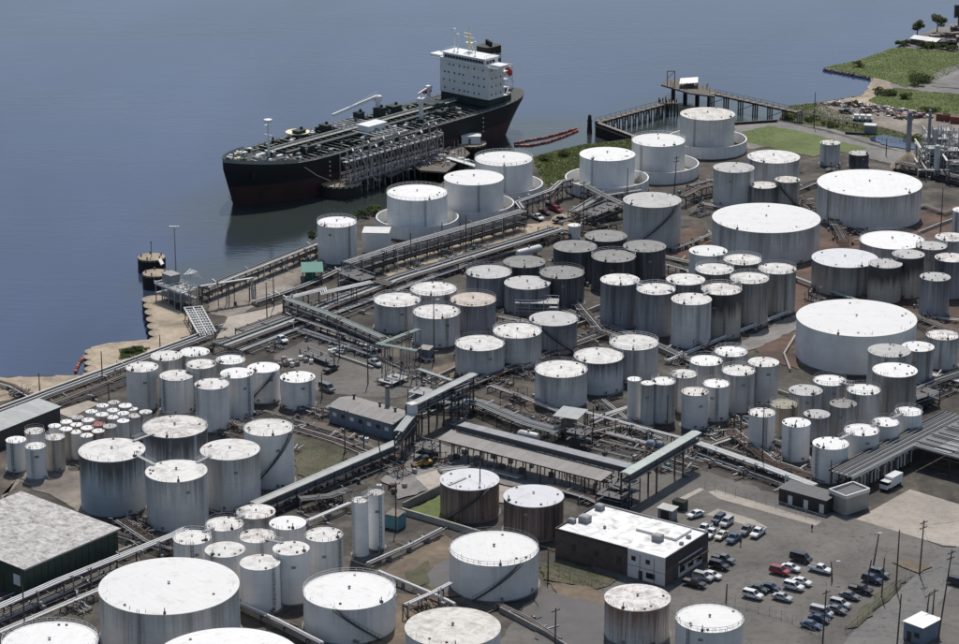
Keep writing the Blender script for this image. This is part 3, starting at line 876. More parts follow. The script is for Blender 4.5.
row('L', G, [
    (479.8, 343, 49.5, 379, 'wall_grey', 'roof_dirty', 'squat grey tank above the end of the long gallery', dict(rail=2, access='none')),
    (517.3, 330.7, 48.6, 369, 'wall_grey', 'roof_dirty', 'squat grey tank left of the dull tank with the diagonal stair', dict(rail=2, access='none')),
    (436.5, 311.6, 47.3, 348, 'wall_grey', 'roof_dirty', 'squat grey railed tank behind the green Z-shaped pipe bridge', dict(rail=1)),
    (397.3, 299.8, 46.8, 334, 'wall_grey', 'roof_dirty', 'leftmost squat grey tank beside the diagonal pipe rack', dict(rail=1)),
    (473.1, 299.3, 46, 334, 'wall_dim', 'roof_pink', 'squat grey tank with a pinkish rusty roof', dict(rail=1)),
    (433.6, 288.7, 46.6, -9, 'wall_grey', 'roof_dirty', 'squat white-roofed tank behind the other squat tanks', dict(rail=1)),
    (561.1, 369, 52.6, 409.3, 'wall_grey', 'roof_dirty', 'squat grey tank behind the small pump shed', dict(rail=2)),
    (598.7, 355.6, 49.8, 395.5, 'wall_blue', 'roof_dirty', 'squat dark-streaked tank in the middle of a row of three', dict(rail=2)),
    (633.9, 342.4, 49.1, 384, 'wall_grey', 'roof_dirty', 'squat railed tank at the right end of a row of three', dict(rail=1)),
])
G = 'narrow tanks at the centre right'
row('M', G, [
    (634.4, 379, 13.8, 420.6, 'wall_white', 'roof_white', 'slim white silo, leftmost of the narrow tanks', dict(access='none')),
    (647.7, 383, 13.4, 425.6, 'wall_grey', 'roof_white', 'slim grey silo second from left of the narrow tanks', dict(access='none')),
    (663.4, 381, 24.7, 424, 'wall_grey', 'roof_white', 'narrow tank just right of the two slim silos', dict(rail=2)),
    (683.9, 373.8, 26.5, -10, 'wall_grey', 'roof_dirty', 'narrow railed tank behind the foremost narrow tank', dict(rail=1)),
    (695, 391.5, 26.7, 430, 'wall_white', 'roof_scabby', 'foremost narrow tank with dark-spotted roof near the bridge gallery', dict(access='none')),
    (716.3, 383.4, 26.5, 422, 'wall_white', 'roof_white', 'narrow white tank right of the dark-spotted one', dict(rail=2)),
    (706, 360.5, 33, -10.5, 'wall_grey', 'roof_white', 'grey tank in the middle of the back row of narrow tanks', dict(rail=2)),
    (738.5, 370.4, 33, 413.4, 'wall_grey', 'roof_dirty', 'larger narrow tank with many rim pipes, front right of its group', dict(rail=2)),
    (731.1, 351.5, 32.7, -10.5, 'wall_grey', 'roof_white', 'rearmost narrow tank with a full railing', dict(rail=1)),
    (763.6, 362, 30.7, 405.5, 'wall_grey', 'roof_dirty', 'rightmost of the narrow tanks beside the soil berm'),
])
G = 'small tanks beside the loading rack'
row('N', G, [
    (762.1, 412.5, 27.2, 452, 'wall_white', 'roof_dirty', 'small white tank, leftmost near the loading rack', dict(rail=2)),
    (796.5, 422.5, 28.2, 462.5, 'wall_clean', 'roof_white', 'small white tank with tall ladder, second from left near the loading rack'),
    (830.7, 443.4, 35.9, 484, 'wall_white', 'roof_white', 'white tank right at the end of the loading rack roof'),
    (861.7, 430, 34.9, -9.5, 'wall_white', 'roof_white', 'white tank joined by a roof walkway to the one at the rack end', dict(rail=2, access='none')),
    (885.8, 422, 27, -9.5, 'wall_white', 'roof_white', 'small white tank third along the loading rack roof', dict(rail=2, access='none')),
    (908.7, 411.5, 27.2, -9.5, 'wall_white', 'roof_white', 'small white tank farthest right along the loading rack roof', dict(rail=1, access='none')),
    (863.7, 389.6, 33.2, -10.5, 'wall_grey', 'roof_white', 'white-roofed railed tank left of the tall striped tank', dict(rail=1)),
    (829.8, 380.4, 33, -10, 'wall_grey', 'roof_white', 'white-roofed railed tank close in front of the widest white tank', dict(rail=1)),
    (805.7, 390.2, 33.2, -9.5, 'wall_grey', 'roof_grey', 'grey-roofed tank left of the railed white-roofed tanks'),
    (843.3, 403.5, 26.8, -9.5, 'wall_streak', 'roof_dark', 'small tank with black-rimmed domed roof', dict(access='none', slope=.14)),
    (816.9, 414, 26, -8.5, 'wall_dim', 'roof_grey', 'small grey tank with dark ladder in the middle of the group'),
    (784, 404, 28.3, -9, 'wall_tan', 'roof_olive', 'small tank with brown-olive roof behind the white pair', dict(rail=2)),
])
G = 'tanks around the widest white tank'
row('O', G, [
    (895, 370, 44.4, -13, 'wall_streak', 'roof_white', 'tall striped grey tank with white roof in front of the widest tank', dict(access='none')),
    (889.3, 350.5, 42.4, -12.5, 'wall_grey', 'roof_grey', 'tall tank with dull grey roof behind the striped one'),
    (918, 346.5, 32, -11, 'wall_grey', 'roof_white', 'white-roofed tank right of the dull grey roof'),
    (942.8, 335, 32.7, 370, 'wall_grey', 'roof_scabby', 'tank with dark-patched white roof near the right edge', dict(rail=2)),
    (856.5, 317.6, 119.5, 375, 'wall_clean', 'roof_white', 'widest white tank with spotless roof at the right', dict(slope=.03, access='none')),
])
G = 'streaked tanks near the right edge'
row('P', G, [
    (845, 258, 66, 297, 'wall_streak', 'roof_zinc', 'wide squat tank with grey roof behind the widest white tank'),
    (892.3, 240, 65, -9, 'wall_grey', 'roof_white', 'wide white-roofed railed tank behind the soot-streaked tanks', dict(rail=2)),
    (885.4, 263.3, 33.5, 304.6, 'wall_sooty', 'roof_grey', 'soot-streaked tank, left of the pair near the right edge', dict(access='none')),
    (908.4, 254, 32, 299, 'wall_sooty', 'roof_grey', 'soot-streaked tank, right of the pair near the right edge', dict(access='none')),
    (931.5, 245.5, 31, -11, 'wall_streak', 'roof_grey', 'pale streaked tank behind the soot-streaked pair', dict(rail=2)),
    (951, 257.5, 32, -12, 'wall_dim', 'roof_scabby', 'dark stained tank touching the right edge'),
    (935.3, 276.7, 30, 317.8, 'wall_dim', 'roof_grey', 'dull dark grey tank in front of the others near the right edge', dict(access='none')),
    (951.5, 237, 32, -10.5, 'wall_grey', 'roof_scabby', 'stained white-roofed tank at the right edge behind the streaked tanks'),
    (965, 210, 24, -9, 'wall_white', 'roof_white', 'white tank half cut off by the right edge'),
])
tank('Q1', 574.2, 225, 12.6, 239.5, 'wall_white', 'roof_white', 'small white silo standing behind the dark tanks', None, access='none')
# ------------------------------------------------------------------ the tanker at the jetty
TH = R(49.4)
AX, NX = Vector((math.cos(TH), math.sin(TH), 0)), Vector((-math.sin(TH), math.cos(TH), 0))
ORG = Vector((-88.2, 888.0, 0))
ship = thing('tanker_ship', 'black and dark red tanker with white bridge house moored at the jetty', 'ship', (ORG.x, ORG.y, WATER), TH)
# local axes: x runs from bow (0) to stern (156), y positive towards open water, z from the water line
SL = 156.0
DK = 13.4
def sheer(s):
    return DK + 2.6 * max(0, 1 - s / 26) ** 1.4 + (.8 * max(0, (s - 118) / 30) if s > 118 else 0)
def half(s, z):
    """half-breadth of the hull at station s and height z"""
    t = max(0.0, min(1.0, z / DK))
    full_b = 44 - 8 * t
    q = max(0.0, min(1.0, s / full_b))
    b = (1 - (1 - q) ** 2.0) ** .8
    e0 = SL
    qs = max(0.0, min(1.0, (e0 - s) / (36 - 6 * t)))
    st = (1 - (1 - qs) ** 2.4) ** (.75 - .3 * t)
    if qs <= 0: st = 0
    return 15.2 * b * max(st, (.3 * t if s < SL - .4 else .25 * t))
stations = [0, .6, 1.5, 3, 5, 8, 12, 17, 23, 30, 38, 50, 70, 95, 108, 117, 125, 131, 136, 142, 148, 153, 156]
def hull(zs, name, mat):
    rings = []
    for s in stations:
        top = sheer(s)
        L = []
        for z in zs:
            z = z if z < 90 else top
            t = max(0.0, min(1.0, z / DK))
            x = s + 4.2 * (1 - t) * max(0, 1 - s / 40) - 9.5 * (1 - t) ** .8 * max(0, 1 - (SL - s) / 30)      # raked stem and counter stern
            L.append((x, -half(s, z), z))
        rings.append(L + [(a, -b, c) for a, b, c in L[::-1]])
    mb = MB()
    mb.quadgrid(rings, closed=False)
    b = len(mb.v)
    n = len(rings[0])
    mb.f.append(tuple(range(n)))
    mb.f.append(tuple(b - n + i for i in range(n))[::-1])
    return mb.build(name, M[mat], ship, True)
hull([-2.5, 0, 2, 4.5, 7.0], 'hull_bottom', 'hull_red')
hull([7.0, 9, 11, 13, 99], 'hull_side', 'hull_black')
# deck plating
mb = MB()
mb.quadgrid([[(s, -half(s, sheer(s)) + .05, sheer(s) - .25), (s, half(s, sheer(s)) - .05, sheer(s) - .25)] for s in stations[1:-1]], closed=False)
mb.build('deck', M['deck_green'], ship)
# bulwark with pale inner side and gunwale rail
for sg in (-1, 1):
    mb = MB()
    mb.tube([(s, sg * (half(s, sheer(s)) - .1), sheer(s) + .12) for s in stations[1:] if s > 17 and s < 148], .22, 4)
    mb.build('gunwale', M['deck_pale'], ship)
    mb = MB()
    rr = [[(s, sg * (half(s, sheer(s)) - .02), sheer(s)), (s, sg * (half(s, sheer(s)) + .25), sheer(s) + 1.3)] for s in stations[:9]]
    mb.quadgrid(rr, closed=False)
    rr = [[(s, sg * (half(s, sheer(s)) - .2), sheer(s)), (s, sg * (half(s, sheer(s)) + .07), sheer(s) + 1.3)] for s in stations[:9]]
    mb.quadgrid(rr, closed=False)
    mb.build('bulwark', M['deck_pale'], ship)
    mb = MB()
    pts = [(s, sg * (half(s, sheer(s)) - .25), sheer(s)) for s in range(20, 150, 3)]
    for p in pts: mb.beam(p, (p[0], p[1], p[2] + 1.1), .09, .09)
    for z in (.55, 1.1): mb.tube([(p[0], p[1], p[2] + z) for p in pts], .05, 4)
    mb.build('guard_rail', M['deck_pale'], ship)
# raised deck beams running athwart the cargo tanks
for i in range(33):
    s = 27 + i * 2.85
    w = half(s, DK) - 2.2
    link('deck_beam', MB().box(0, 0, .45, .55, 2 * w, .95).mesh('deck_beam', M['deck_beam']), ship, (s, 0, DK - .25))
    for sg in (-1, 1):
        if (i + (sg > 0)) % 2 == 0:
            MB().box(s, sg * (w - 1.8), DK + .75, .5, 3.4, .06).build('beam_cap', M['deck_pale'], ship)
# cargo pipelines, catwalk and manifold
for k, y in enumerate((-4.6, -3.5, -2.4, 2.6, 3.7, 4.8)):
    MB().tube([(27, y, DK + 1.35), (117 - (k % 3) * 4, y, DK + 1.35)], .33, 8).build('cargo_pipe', M['steel_grey' if k % 2 else 'deck_beam'], ship, True)
mb = MB().box(72, 0, DK + 2.2, 100, 1.3, .12)
for s in range(24, 122, 4):
    for y in (-.7, .7): mb.beam((s, y, DK), (s, y, DK + 3.2), .1, .1)
for y in (-.7, .7): mb.tube([(22, y, DK + 3.2), (122, y, DK + 3.2)], .06, 4)
mb.build('catwalk', M['deck_pale'], ship)
for i in range(7):
    s = 64 + i * 2.3
    MB().tube([(s, -13, DK + 1.5), (s, 13, DK + 1.5)], .36, 8).build('manifold_pipe', M['galv'], ship, True)
for sg in (-1, 1):
    MB().box(71, sg * 12.4, DK + .5, 18, 2.6, .9).build('drip_tray', M['deck_pale'], ship)
MB().box(70.5, -4.5, DK + 2.3, 9.5, 5.2, 2.6).box(70.5, -4.5, DK + 3.75, 10.1, 5.8, .3).build('manifold_shelter', M['ship_white'], ship)
rs = random.Random(5)
for i in range(26):                                  # tank hatches, vents, lockers
    s, y = rs.uniform(30, 114), rs.choice((-1, 1)) * rs.uniform(6.4, 12.4)
    if rs.random() < .5: MB().cyl(s, y, DK, DK + 1.3, .75, 12).cyl(s, y, DK + 1.3, DK + 1.5, .9, 12).build('tank_hatch', M['deck_beam' if rs.random() < .6 else 'deck_pale'], ship)
    else: MB().cyl(s, y, DK, DK + rs.uniform(2, 3.6), .22, 8).cyl(s, y, DK + 2, DK + 2.5, .5, 8).build('vent_post', M['deck_pale' if rs.random() < .5 else 'deck_green'], ship)
for i in range(70):                                  # deck lines, hose reels and lockers
    s, y = rs.uniform(28, 116), rs.choice((-1, 1)) * rs.uniform(5.6, 13)
    if abs(y) > half(s, DK) - 1.5: continue
    k = rs.random()
    if k < .6:
        dx, dy = rs.choice(((rs.uniform(3, 9), 0), (0, rs.uniform(1, 3))))
        MB().tube([(s, y, DK), (s, y, DK + 1.5), (s + dx, y + dy, DK + 1.5), (s + dx, y + dy, DK)], .14, 6).build('deck_pipe', M[rs.choice(('deck_pale', 'deck_green', 'pale_green', 'steel_grey'))], ship)
    else: MB().box(s, y, DK + 1, rs.uniform(.8, 1.8), rs.uniform(.7, 1.4), rs.uniform(.8, 2)).build('deck_box', M[rs.choice(('deck_pale', 'ship_white', 'deck_green', 'pale_green'))], ship)
for s, y, a, b, c in ((47, 9.5, 4, 3, 3.4), (88, 8, 3.6, 3.2, 4.2), (98, 10, 4.5, 4, 3), (35, -6, 3.5, 3, 2.6), (104, -8, 3.4, 3, 2.6), (80, 11, 3, 3, 3.5), (60, 9, 2.5, 4, 3), (112, 3, 6, 7, 2.6)):
    mb = MB().box(s, y, DK + c / 2, a, b, c).box(s, y, DK + c + .1, a + .4, b + .4, .2)
    mb.box(s + a * .3, y, DK + c + .6, .8, .8, 1)
    mb.build('deck_locker', M['deck_green'], ship)
MB().lathe([(4.4, DK + 2.2), (4.4, DK + 2.45), (0.1, DK + 2.5)], 28, 48, 11.2, top=True).build('round_platform', M['ship_cream'], ship)
mb = MB()
for a in range(6): mb.beam((48 + 3.6 * math.cos(a), 11.2 + 3.6 * math.sin(a), DK), (48 + 3.6 * math.cos(a), 11.2 + 3.6 * math.sin(a), DK + 2.3), .2, .2)
mb.build('platform_legs', M['deck_pale'], ship)
# hose cranes amidships
for (s, y, rot, up) in ((88, 8.8, 2.75, .28), (96, -5.5, .35, .3)):
    mb = MB().cyl(s, y, DK, DK + 7, .9, 12).box(s, y, DK + 7.8, 2.6, 2.4, 1.8, rot)
    mb.build('crane_post', M['ship_white'], ship)
    d = Vector((math.cos(rot) * math.cos(up), math.sin(rot) * math.cos(up), -math.sin(up)))
    p = Vector((s, y, DK + 8.6))
    MB().beam(p, p + d * 19, .9, 1.0).beam(p + Vector((0, 0, 1.8)), p + d * 17, .14, .14).build('crane_jib', M['ship_white'], ship)
# forecastle: windlasses, bitts, foremast
for y in (-4.2, 4.2):
    mb = MB()
    z = sheer(12)
    mb.box(12, y, z + .5, 3.2, 3, 1)
    mb.tube([(12, y - 1.6, z + 1.3), (12, y + 1.6, z + 1.3)], .85, 12)
    mb.build('windlass', M['deck_pale'], ship)
for i in range(60):
    s, y = rs.uniform(3.5, 26), rs.uniform(-1, 1)
    w = max(.3, half(s, sheer(s)) - 1.6)
    z = sheer(s)
    k = rs.random()
    if k < .4: MB().cyl(s, y * w, z - .2, z + .9, .35, 8).cyl(s + 1, y * w, z - .2, z + .9, .35, 8).box(s + .5, y * w, z + .05, 2, .9, .16).build('bitts', M['deck_pale'], ship)
    elif k < .7: MB().box(s, y * w, z + .5, 1.6, 1.3, 1.3).box(s, y * w, z + 1.2, 1.8, 1.5, .12).build('bow_locker', M['ship_white' if k < .5 else 'deck_green'], ship)
    else: MB().cyl(s, y * w, z - .2, z + 1.5, .28, 8).cyl(s, y * w, z + 1.2, z + 1.7, .55, 8).build('mushroom_vent', M['ship_cream' if k < .85 else 'ship_white'], ship)
mb = MB().tube([(22, 0, DK), (22, 0, DK + 12.5)], [.5, .22], 8).box(22, 0, DK + 8, .3, 4, .3).box(22, 0, DK + 11.5, 1.4, 2.8, .12)
mb.beam((24, 1.6, DK), (22, 0, DK + 7), .14, .14).beam((24, -1.6, DK), (22, 0, DK + 7), .14, .14)
mb.build('foremast', M['ship_white'], ship)
MB().lathe([(.2, DK + 12.4), (1.5, DK + 12.9), (1.5, DK + 13.7), (.3, DK + 14)], 10, 22, 0, top=True).build('mast_lamp', M['white_paint'], ship)
# accommodation block
PD = DK + 3.2
ssx0, ssx1 = 126.5, 135.5
MB().box(133.5, 0, DK + 1.4, 13, 24, 3.4).build('poop_house', M['deck_green'], ship)
hb = 11.5
MB().box(ssx0 + 1.5, 0, PD + 13.0, 4.5, 22.6, .9).build('front_step', M['ship_white'], ship)
blk = MB().box((ssx0 + ssx1) / 2, 0, PD + 6.2, ssx1 - ssx0, 24, 12.4).build('accommodation_block', M['ship_white'], ship)
for k in range(4):                                   # deck edges
    mb = MB().box((ssx0 + ssx1) / 2 + 1.2, 0, PD + .1 + k * 3.1, ssx1 - ssx0 + 2.2, 24.6, .16)
    mb.build('deck_edge', M['ship_white'], blk)
for k in range(4):                                   # windows of the front and of the near side
    for j in range(9):
        y = -10 + j * 2.45 + (.5 if (j + k) % 3 == 0 else 0)
        if (j * 5 + k * 3) % 7 == 0: continue
        MB().box(ssx0 - .05, y, PD + 1.75 + k * 3.1, .14, .55, .65).build('window', M['glass_dark'], blk)
    for j in range(3):
        MB().box(ssx0 + 2.0 + j * 2.6, -12, PD + 1.75 + k * 3.1, .55, .14, .65).build('window', M['glass_dark'], blk)
br = MB().box(ssx0 + 3.8, 0, PD + 13.9, 7.6, 21, 2.8).box(ssx0 + 3.6, 0, PD + 15.45, 8.6, 22, .3).build('bridge', M['ship_white'], ship)
mb = MB().box(ssx0 + 3.5, 0, PD + 12.55, 7.5, 34, .3)
for sg in (-1, 1): mb.box(ssx0 + 3, sg * 15, PD + 13.2, 5, 5.2, 1.1)
mb.build('bridge_wings', M['ship_white'], br)
for j in range(14):
    MB().box(ssx0 - .05, -9.1 + j * 1.4, PD + 14.1, .16, 1.1, 1.0).build('bridge_window', M['glass_dark'], br)
for j in range(3):
    MB().box(ssx0 + 1.4 + j * 1.7, -10.55, PD + 14.1, 1.2, .16, 1.0).build('bridge_window', M['glass_dark'], br)
mb = MB()
for sg in (-1, 1):
    for q in range(6): mb.beam((ssx0 + q * 1.3, sg * 10.2, PD + 15.6), (ssx0 + q * 1.3, sg * 10.2, PD + 16.6), .08, .08)
    mb.tube([(ssx0, sg * 10.2, PD + 16.6), (ssx0 + 6.6, sg * 10.2, PD + 16.6)], .06, 4)
mb.build('roof_rail', M['ship_white'], br)
mast = MB().tube([(ssx0 + 6, 2.5, PD + 16), (ssx0 + 6, 2.5, PD + 25.5)], [.5, .15], 8).box(ssx0 + 6, 2.5, PD + 21, .4, 5.2, .3).box(ssx0 + 6, 2.5, PD + 19, 2.4, 3, .2).box(ssx0 + 5, 2.5, PD + 22.6, .5, 3.6, .4)
mast.beam((ssx0 + 8.5, 2.5, PD + 16), (ssx0 + 6, 2.5, PD + 21), .3, .3)
mast.build('radar_mast', M['ship_cream'], ship)
for (x, y, z) in ((ssx0 + 4, 6.5, 5.5), (ssx0 + 3, -3, 4), (ssx0 + 5, 9, 7)):
    MB().tube([(x, y, PD + 16), (x, y, PD + 16 + z)], [.3, .12], 6).lathe([(.1, PD + 15.7 + z), (.6, PD + 16 + z), (.6, PD + 16.6 + z), (.1, PD + 17 + z)], 8, x, y, top=True).build('aerial', M['ship_white'], ship)
# funnel
MB().prism([(x_ - 6, y_) for x_, y_ in [(143, -4), (143.6, -5.2), (150.4, -5.2), (151.5, -3), (151.5, 3), (150.4, 5.2), (143.6, 5.2), (143, 4)]], DK, PD + 8).build('engine_casing', M['ship_white'], ship)
fpoly = lambda k: [(141 + (x - 147) * k, y * k) for x, y in [(142.6, -2.4), (144, -3.6), (150, -3.6), (151.2, -2), (151.2, 2), (150, 3.6), (144, 3.6), (142.6, 2.4)]]
fn = MB().prism(fpoly(1), PD + 8, PD + 12).build('funnel', M['funnel_blue'], ship)
MB().prism(fpoly(1.02), PD + 12, PD + 14).build('funnel_band', M['funnel_band'], fn)
MB().prism(fpoly(1.0), PD + 14, PD + 17).build('funnel_top', M['hull_black'], fn)
for y in (-1.8, 0, 1.8):
    MB().cyl(141 + y * .6, y, PD + 16.9, PD + 18.8, .65, 10).build('exhaust_pipe', M['hull_black'], fn)
# free-fall lifeboat on its ramp, stern gear
p0, p1 = Vector((135, 11.0, PD + 4.2)), Vector((141, 10.6, PD + 3.6))
lb = MB().tube([p0, p0.lerp(p1, .12), p0.lerp(p1, .3), p0.lerp(p1, .75), p0.lerp(p1, .92), p1], [.2, 1.0, 1.5, 1.5, .95, .2], 12).build('lifeboat', M['lifeboat_red'], ship, True)
p0, p1 = Vector((150.5, 1.5, PD + 7.6)), Vector((155.7, 1.5, PD + 2.4))
lb = MB().tube([p0, p0.lerp(p1, .12), p0.lerp(p1, .3), p0.lerp(p1, .75), p0.lerp(p1, .92), p1], [.2, 1.1, 1.7, 1.7, 1.05, .2], 12).build('lifeboat', M['lifeboat_red'], ship, True)
mb = MB()
for y in (0, 3): mb.beam((149, y, PD + 6.2), (155.9, y, PD - .2), .3, .4).beam((151.5, y, DK), (151.5, y, PD + 3.8), .3, .3).beam((155, y, PD - 2.5), (155, y, PD + 7), .25, .25)
mb.beam((155, 0, PD + 7), (155, 3, PD + 7), .25, .25)
mb.build('launching_ramp', M['ship_white'], ship)
mb = MB().box(141, -7.6, DK + 1.2, 3, 1.6, 1.4).tube([(139, -9, DK + 1.2), (142, -9, DK + 1.2)], .7, 10).box(142, 5, DK + 1.2, 2.6, 3, 1.5)
mb.build('stern_winch', M['deck_beam'], ship)
for i in range(16):
    s, y = rs.uniform(138, 150), rs.uniform(-.8, .8) * 7
    MB().cyl(s, y, sheer(s) - .3, sheer(s) + rs.uniform(.8, 2), rs.uniform(.25, .6), 8).box(s + 1, y, sheer(s) + .3, 1.4, .8, .9).build('stern_fitting', M[rs.choice(('deck_pale', 'ship_white', 'deck_beam', 'deck_green'))], ship)
MB().beam((139, -9.6, DK + 1.4), (143.5, -8, DK + 4.8), .35, .35).cyl(139, -9.6, DK, DK + 2, .4, 8).build('stern_crane', M['ship_white'], ship)
MB().cyl(121, 13, DK, DK + 5, .7, 10).box(121, 13, DK + 5.4, 2.2, 1.8, 1.2).beam((121, 13, DK + 5.4), (114, 12, DK + 4.2), .5, .5).build('provision_crane', M['ship_white'], ship)
MB().tube([(119.5, 14.2, DK + 3.6), (123, 14.2, DK + 3.6)], [.8, 1.0], 10).build('rescue_boat', M['lifeboat_red'], ship, True)
for s in (37, 96, 120):                              # draught marks
    for q in range(4):
        MB().box(s, -half(s, 9 + q) - .02, 6.4 + q * 1.7, .5, .12, .55).build('draught_mark', M['white_paint'], ship)
MB().box(7.5, -half(7.5, 12.5) - .04, 11, 1.2, .3, 2.4).build('anchor', M['hull_black'], ship)

# ------------------------------------------------------------------ jetty, dolphins, piers
def cell(u, v, w, top, label, extra=None, group='round mooring dolphins'):
    p = at(u, v, top)
    r = w / 2 * depth(p) / F
    t = thing('mooring_dolphin', label, 'dolphin', (p.x, p.y, WATER), 0, group)
    h = top - WATER
    n = 40
    rings = [[((r + (.1 if j % 2 else -.06)) * math.cos(2 * math.pi * j / n), (r + (.1 if j % 2 else -.06)) * math.sin(2 * math.pi * j / n), z) for j in range(n)] for z in (-4, h)]
    mb = MB()
    mb.quadgrid(rings)
    mb.build('sheet_pile_wall', M['timber_black'], t)
    MB().lathe([(r + .05, h - .5), (r + .05, h + .1), (.1, h + .14)], 36, top=True).build('deck', M['sand'], t)
    for a in range(5):
        b = a * 1.3 + .5
        MB().cyl((r - 1) * math.cos(b), (r - 1) * math.sin(b), h, h + .8, .2, 8).cyl((r - 1) * math.cos(b), (r - 1) * math.sin(b), h + .8, h + .95, .3, 8).build('bollard', M['steel_dark'], t)
    return t, r, h
t, r, h = cell(151.5, 257, 27, .4, 'round black-walled dolphin farthest out at the left quay')
MB().tube([(0, 0, h), (0, 0, h + 5)], .12, 6).box(0, 0, h + 5, .5, .5, .4).build('marker_post', M['steel_dark'], t)
mb = MB()
for k in (-.7, .7): mb.tube([(3 + k * .4, -3 + k, h + .2), (4.5 + k * .4, -8.5 + k, h + .1)], .16, 4)
for q in range(8): mb.beam((3 - .28 + q * .2, -3.7 - q * .7, h + .2), (3 + .28 + q * .2, -2.3 - q * .7, h + .2), .5, .06)
mb.build('gangplank', M['rail_white'], t)
cell(155.7, 273, 26, .4, 'round black-walled dolphin next to the loading platform')
t, r, h = cell(341, 182, 41, .6, 'round sandy dolphin beside the bow of the tanker')
mb = MB()
for i in range(30):
    a, d = rs.uniform(0, 6.3), rs.uniform(0, r * .7)
    mb.box(d * math.cos(a) * .8 + 1.5, d * math.sin(a) * .8 + 1.5, h + .4, rs.uniform(.4, 1.6), rs.uniform(.3, .9), rs.uniform(.3, 1.3), a)
tag(mb.build('mooring_gear', M['scrap'], t), kind='stuff')
t, r, h = cell(471, 143, 31, .6, 'round dolphin with a small white house by the ship stern')
MB().box(0, .5, h + 1.5, 7, 5, 2.8).build('house_wall', M['ship_white'], t)
MB().box(0, .5, h + 3, 7.5, 5.5, .25).build('house_roof', M['white_paint'], t)
MB().box(-.5, -2.02, h + 1.2, 1, .12, 2).build('door', M['blue_wall'], t)

def deck_on_piles(name, label, cat, pts, z, mat='wood_pale', step=5.0, thick=.6, planks=True):
    poly = pxpoly(pts, z)
    cx, cy = sum(p[0] for p in poly) / len(poly), sum(p[1] for p in poly) / len(poly)
    t = thing(name, label, cat, (cx, cy, WATER))
    loc = [(p[0] - cx, p[1] - cy) for p in poly]
    h = z - WATER
    MB().prism(loc, h - thick, h).build('deck', M[mat], t)
    xs, ys = [p[0] for p in loc], [p[1] for p in loc]
    def inside(x, y):
        c = False
        for i in range(len(loc)):
            a, b = loc[i], loc[i - 1]
            if (a[1] > y) != (b[1] > y) and x < (b[0] - a[0]) * (y - a[1]) / (b[1] - a[1]) + a[0]: c = not c
        return c
    y = min(ys) + .6
    while y < max(ys):
        x = min(xs) + .6
        while x < max(xs):
            if inside(x, y): MB().cyl(x, y, -4, h - thick, .32, 7).build('pile', M['timber_black'], t)
            x += step
        y += step
    return t, loc, h
t, loc, h = deck_on_piles('jetty_platform', 'low timber platform below the steel gantry, nearer the bow', 'jetty', [(369, 172), (390, 176), (418, 164), (407, 158), (398, 160)], .5, 'wood')
for i in range(34):
    x, y = rs.uniform(-6, 5), rs.uniform(-6, 7)
    MB().box(x, y, h + .05, rs.uniform(1, 5), .5, .25, rs.choice((.65, 2.2))).build('plank', M[rs.choice(('wood', 'timber_black', 'wood_pale', 'rail_white', 'steel_grey'))], t)
t, loc, h = deck_on_piles('jetty_platform', 'cluttered main jetty platform between the tanker and the round tanks', 'jetty', [(410, 164), (420, 170), (446, 172), (452, 167), (470, 153), (462, 146), (448, 146), (432, 152), (418, 158)], .8, 'wood')
for i in range(75):
    x, y = rs.uniform(-10, 10), rs.uniform(-9, 10)
    k = rs.random()
    if k < .4: MB().tube([(x, y, h + .5), (x + rs.uniform(-5, 5), y + rs.uniform(-6, 6), h + .5)], .2, 6).build('pipe', M[rs.choice(('pipe_silver', 'pipe_brown', 'pipe_white', 'steel_dark', 'wood', 'wood_pale'))], t)
    elif k < .7: MB().box(x, y, h + .6, rs.uniform(.8, 2.6), rs.uniform(.8, 2), rs.uniform(.6, 1.8), rs.uniform(0, 3)).build('crate', M[rs.choice(('wood', 'steel_rust', 'steel_grey', 'white_wall'))], t)
    else: MB().beam((x, y, h), (x, y, h + rs.uniform(2, 5)), .2, .2).build('post', M['steel_grey'], t)
p, q = at(448, 157, 1.6), at(478, 166, 1.6)
t = thing('jetty_bridge', 'white walkway bridge from the jetty to the round bunds', 'bridge', (p.x, p.y, 1.4))
d = q - p
MB().beam((0, 0, 0), (d.x, d.y, 0), 2.4, .3).build('deck', M['rail_white'], t)
for k in (-1.1, 1.1):
    nn = Vector((-d.y, d.x, 0)).normalized() * k
    mb = MB().tube([nn + Vector((0, 0, 1.1)), d + nn + Vector((0, 0, 1.1))], .07, 4)
    for i in range(9): mb.beam(nn + d * (i / 8), nn + d * (i / 8) + Vector((0, 0, 1.1)), .07, .07)
    mb.build('guard_rail', M['rail_white'], t)
MB().prism([(d.x * .45 - 1, d.y * .45 - 1), (d.x * .45 + 1, d.y * .45 - 1), (d.x * .45 + 1, d.y * .45 + 1), (d.x * .45 - 1, d.y * .45 + 1)], -7, -.2).build('pier', M['timber_black'], t)
# steel gantry of loading arms along the ship's side
base = ORG + AX * 38 + NX * -19.2
t = thing('loading_gantry', 'long pale steel gantry of loading arms along the side of the tanker', 'gantry', (base.x, base.y, WATER), TH)
GL, GH = 50.0, 13.5
for i in range(17):
    x = i * GL / 16
    for y in (0, -4.2):
        MB().beam((x, y, -3), (x, y, GH + (1.5 if i % 3 == 0 else -.6)), .3, .3).build('post', M['galv' if i % 2 else 'steel_grey'], t)
    MB().beam((x, 0, GH - .2), (x, -4.2, GH - .2), .3, .3).build('cross_beam', M['galv'], t)
    MB().beam((x, 0, 4.2), (x, -4.2, 4.2), .3, .3).build('cross_beam', M['steel_grey'], t)
    if i < 16:
        for y in (0, -4.2):
            MB().beam((x, y, 4.2), (x + GL / 16, y, GH * .62), .16, .16).beam((x + GL / 16, y, GH * .62), (x, y, GH), .16, .16).build('brace', M['galv'], t)
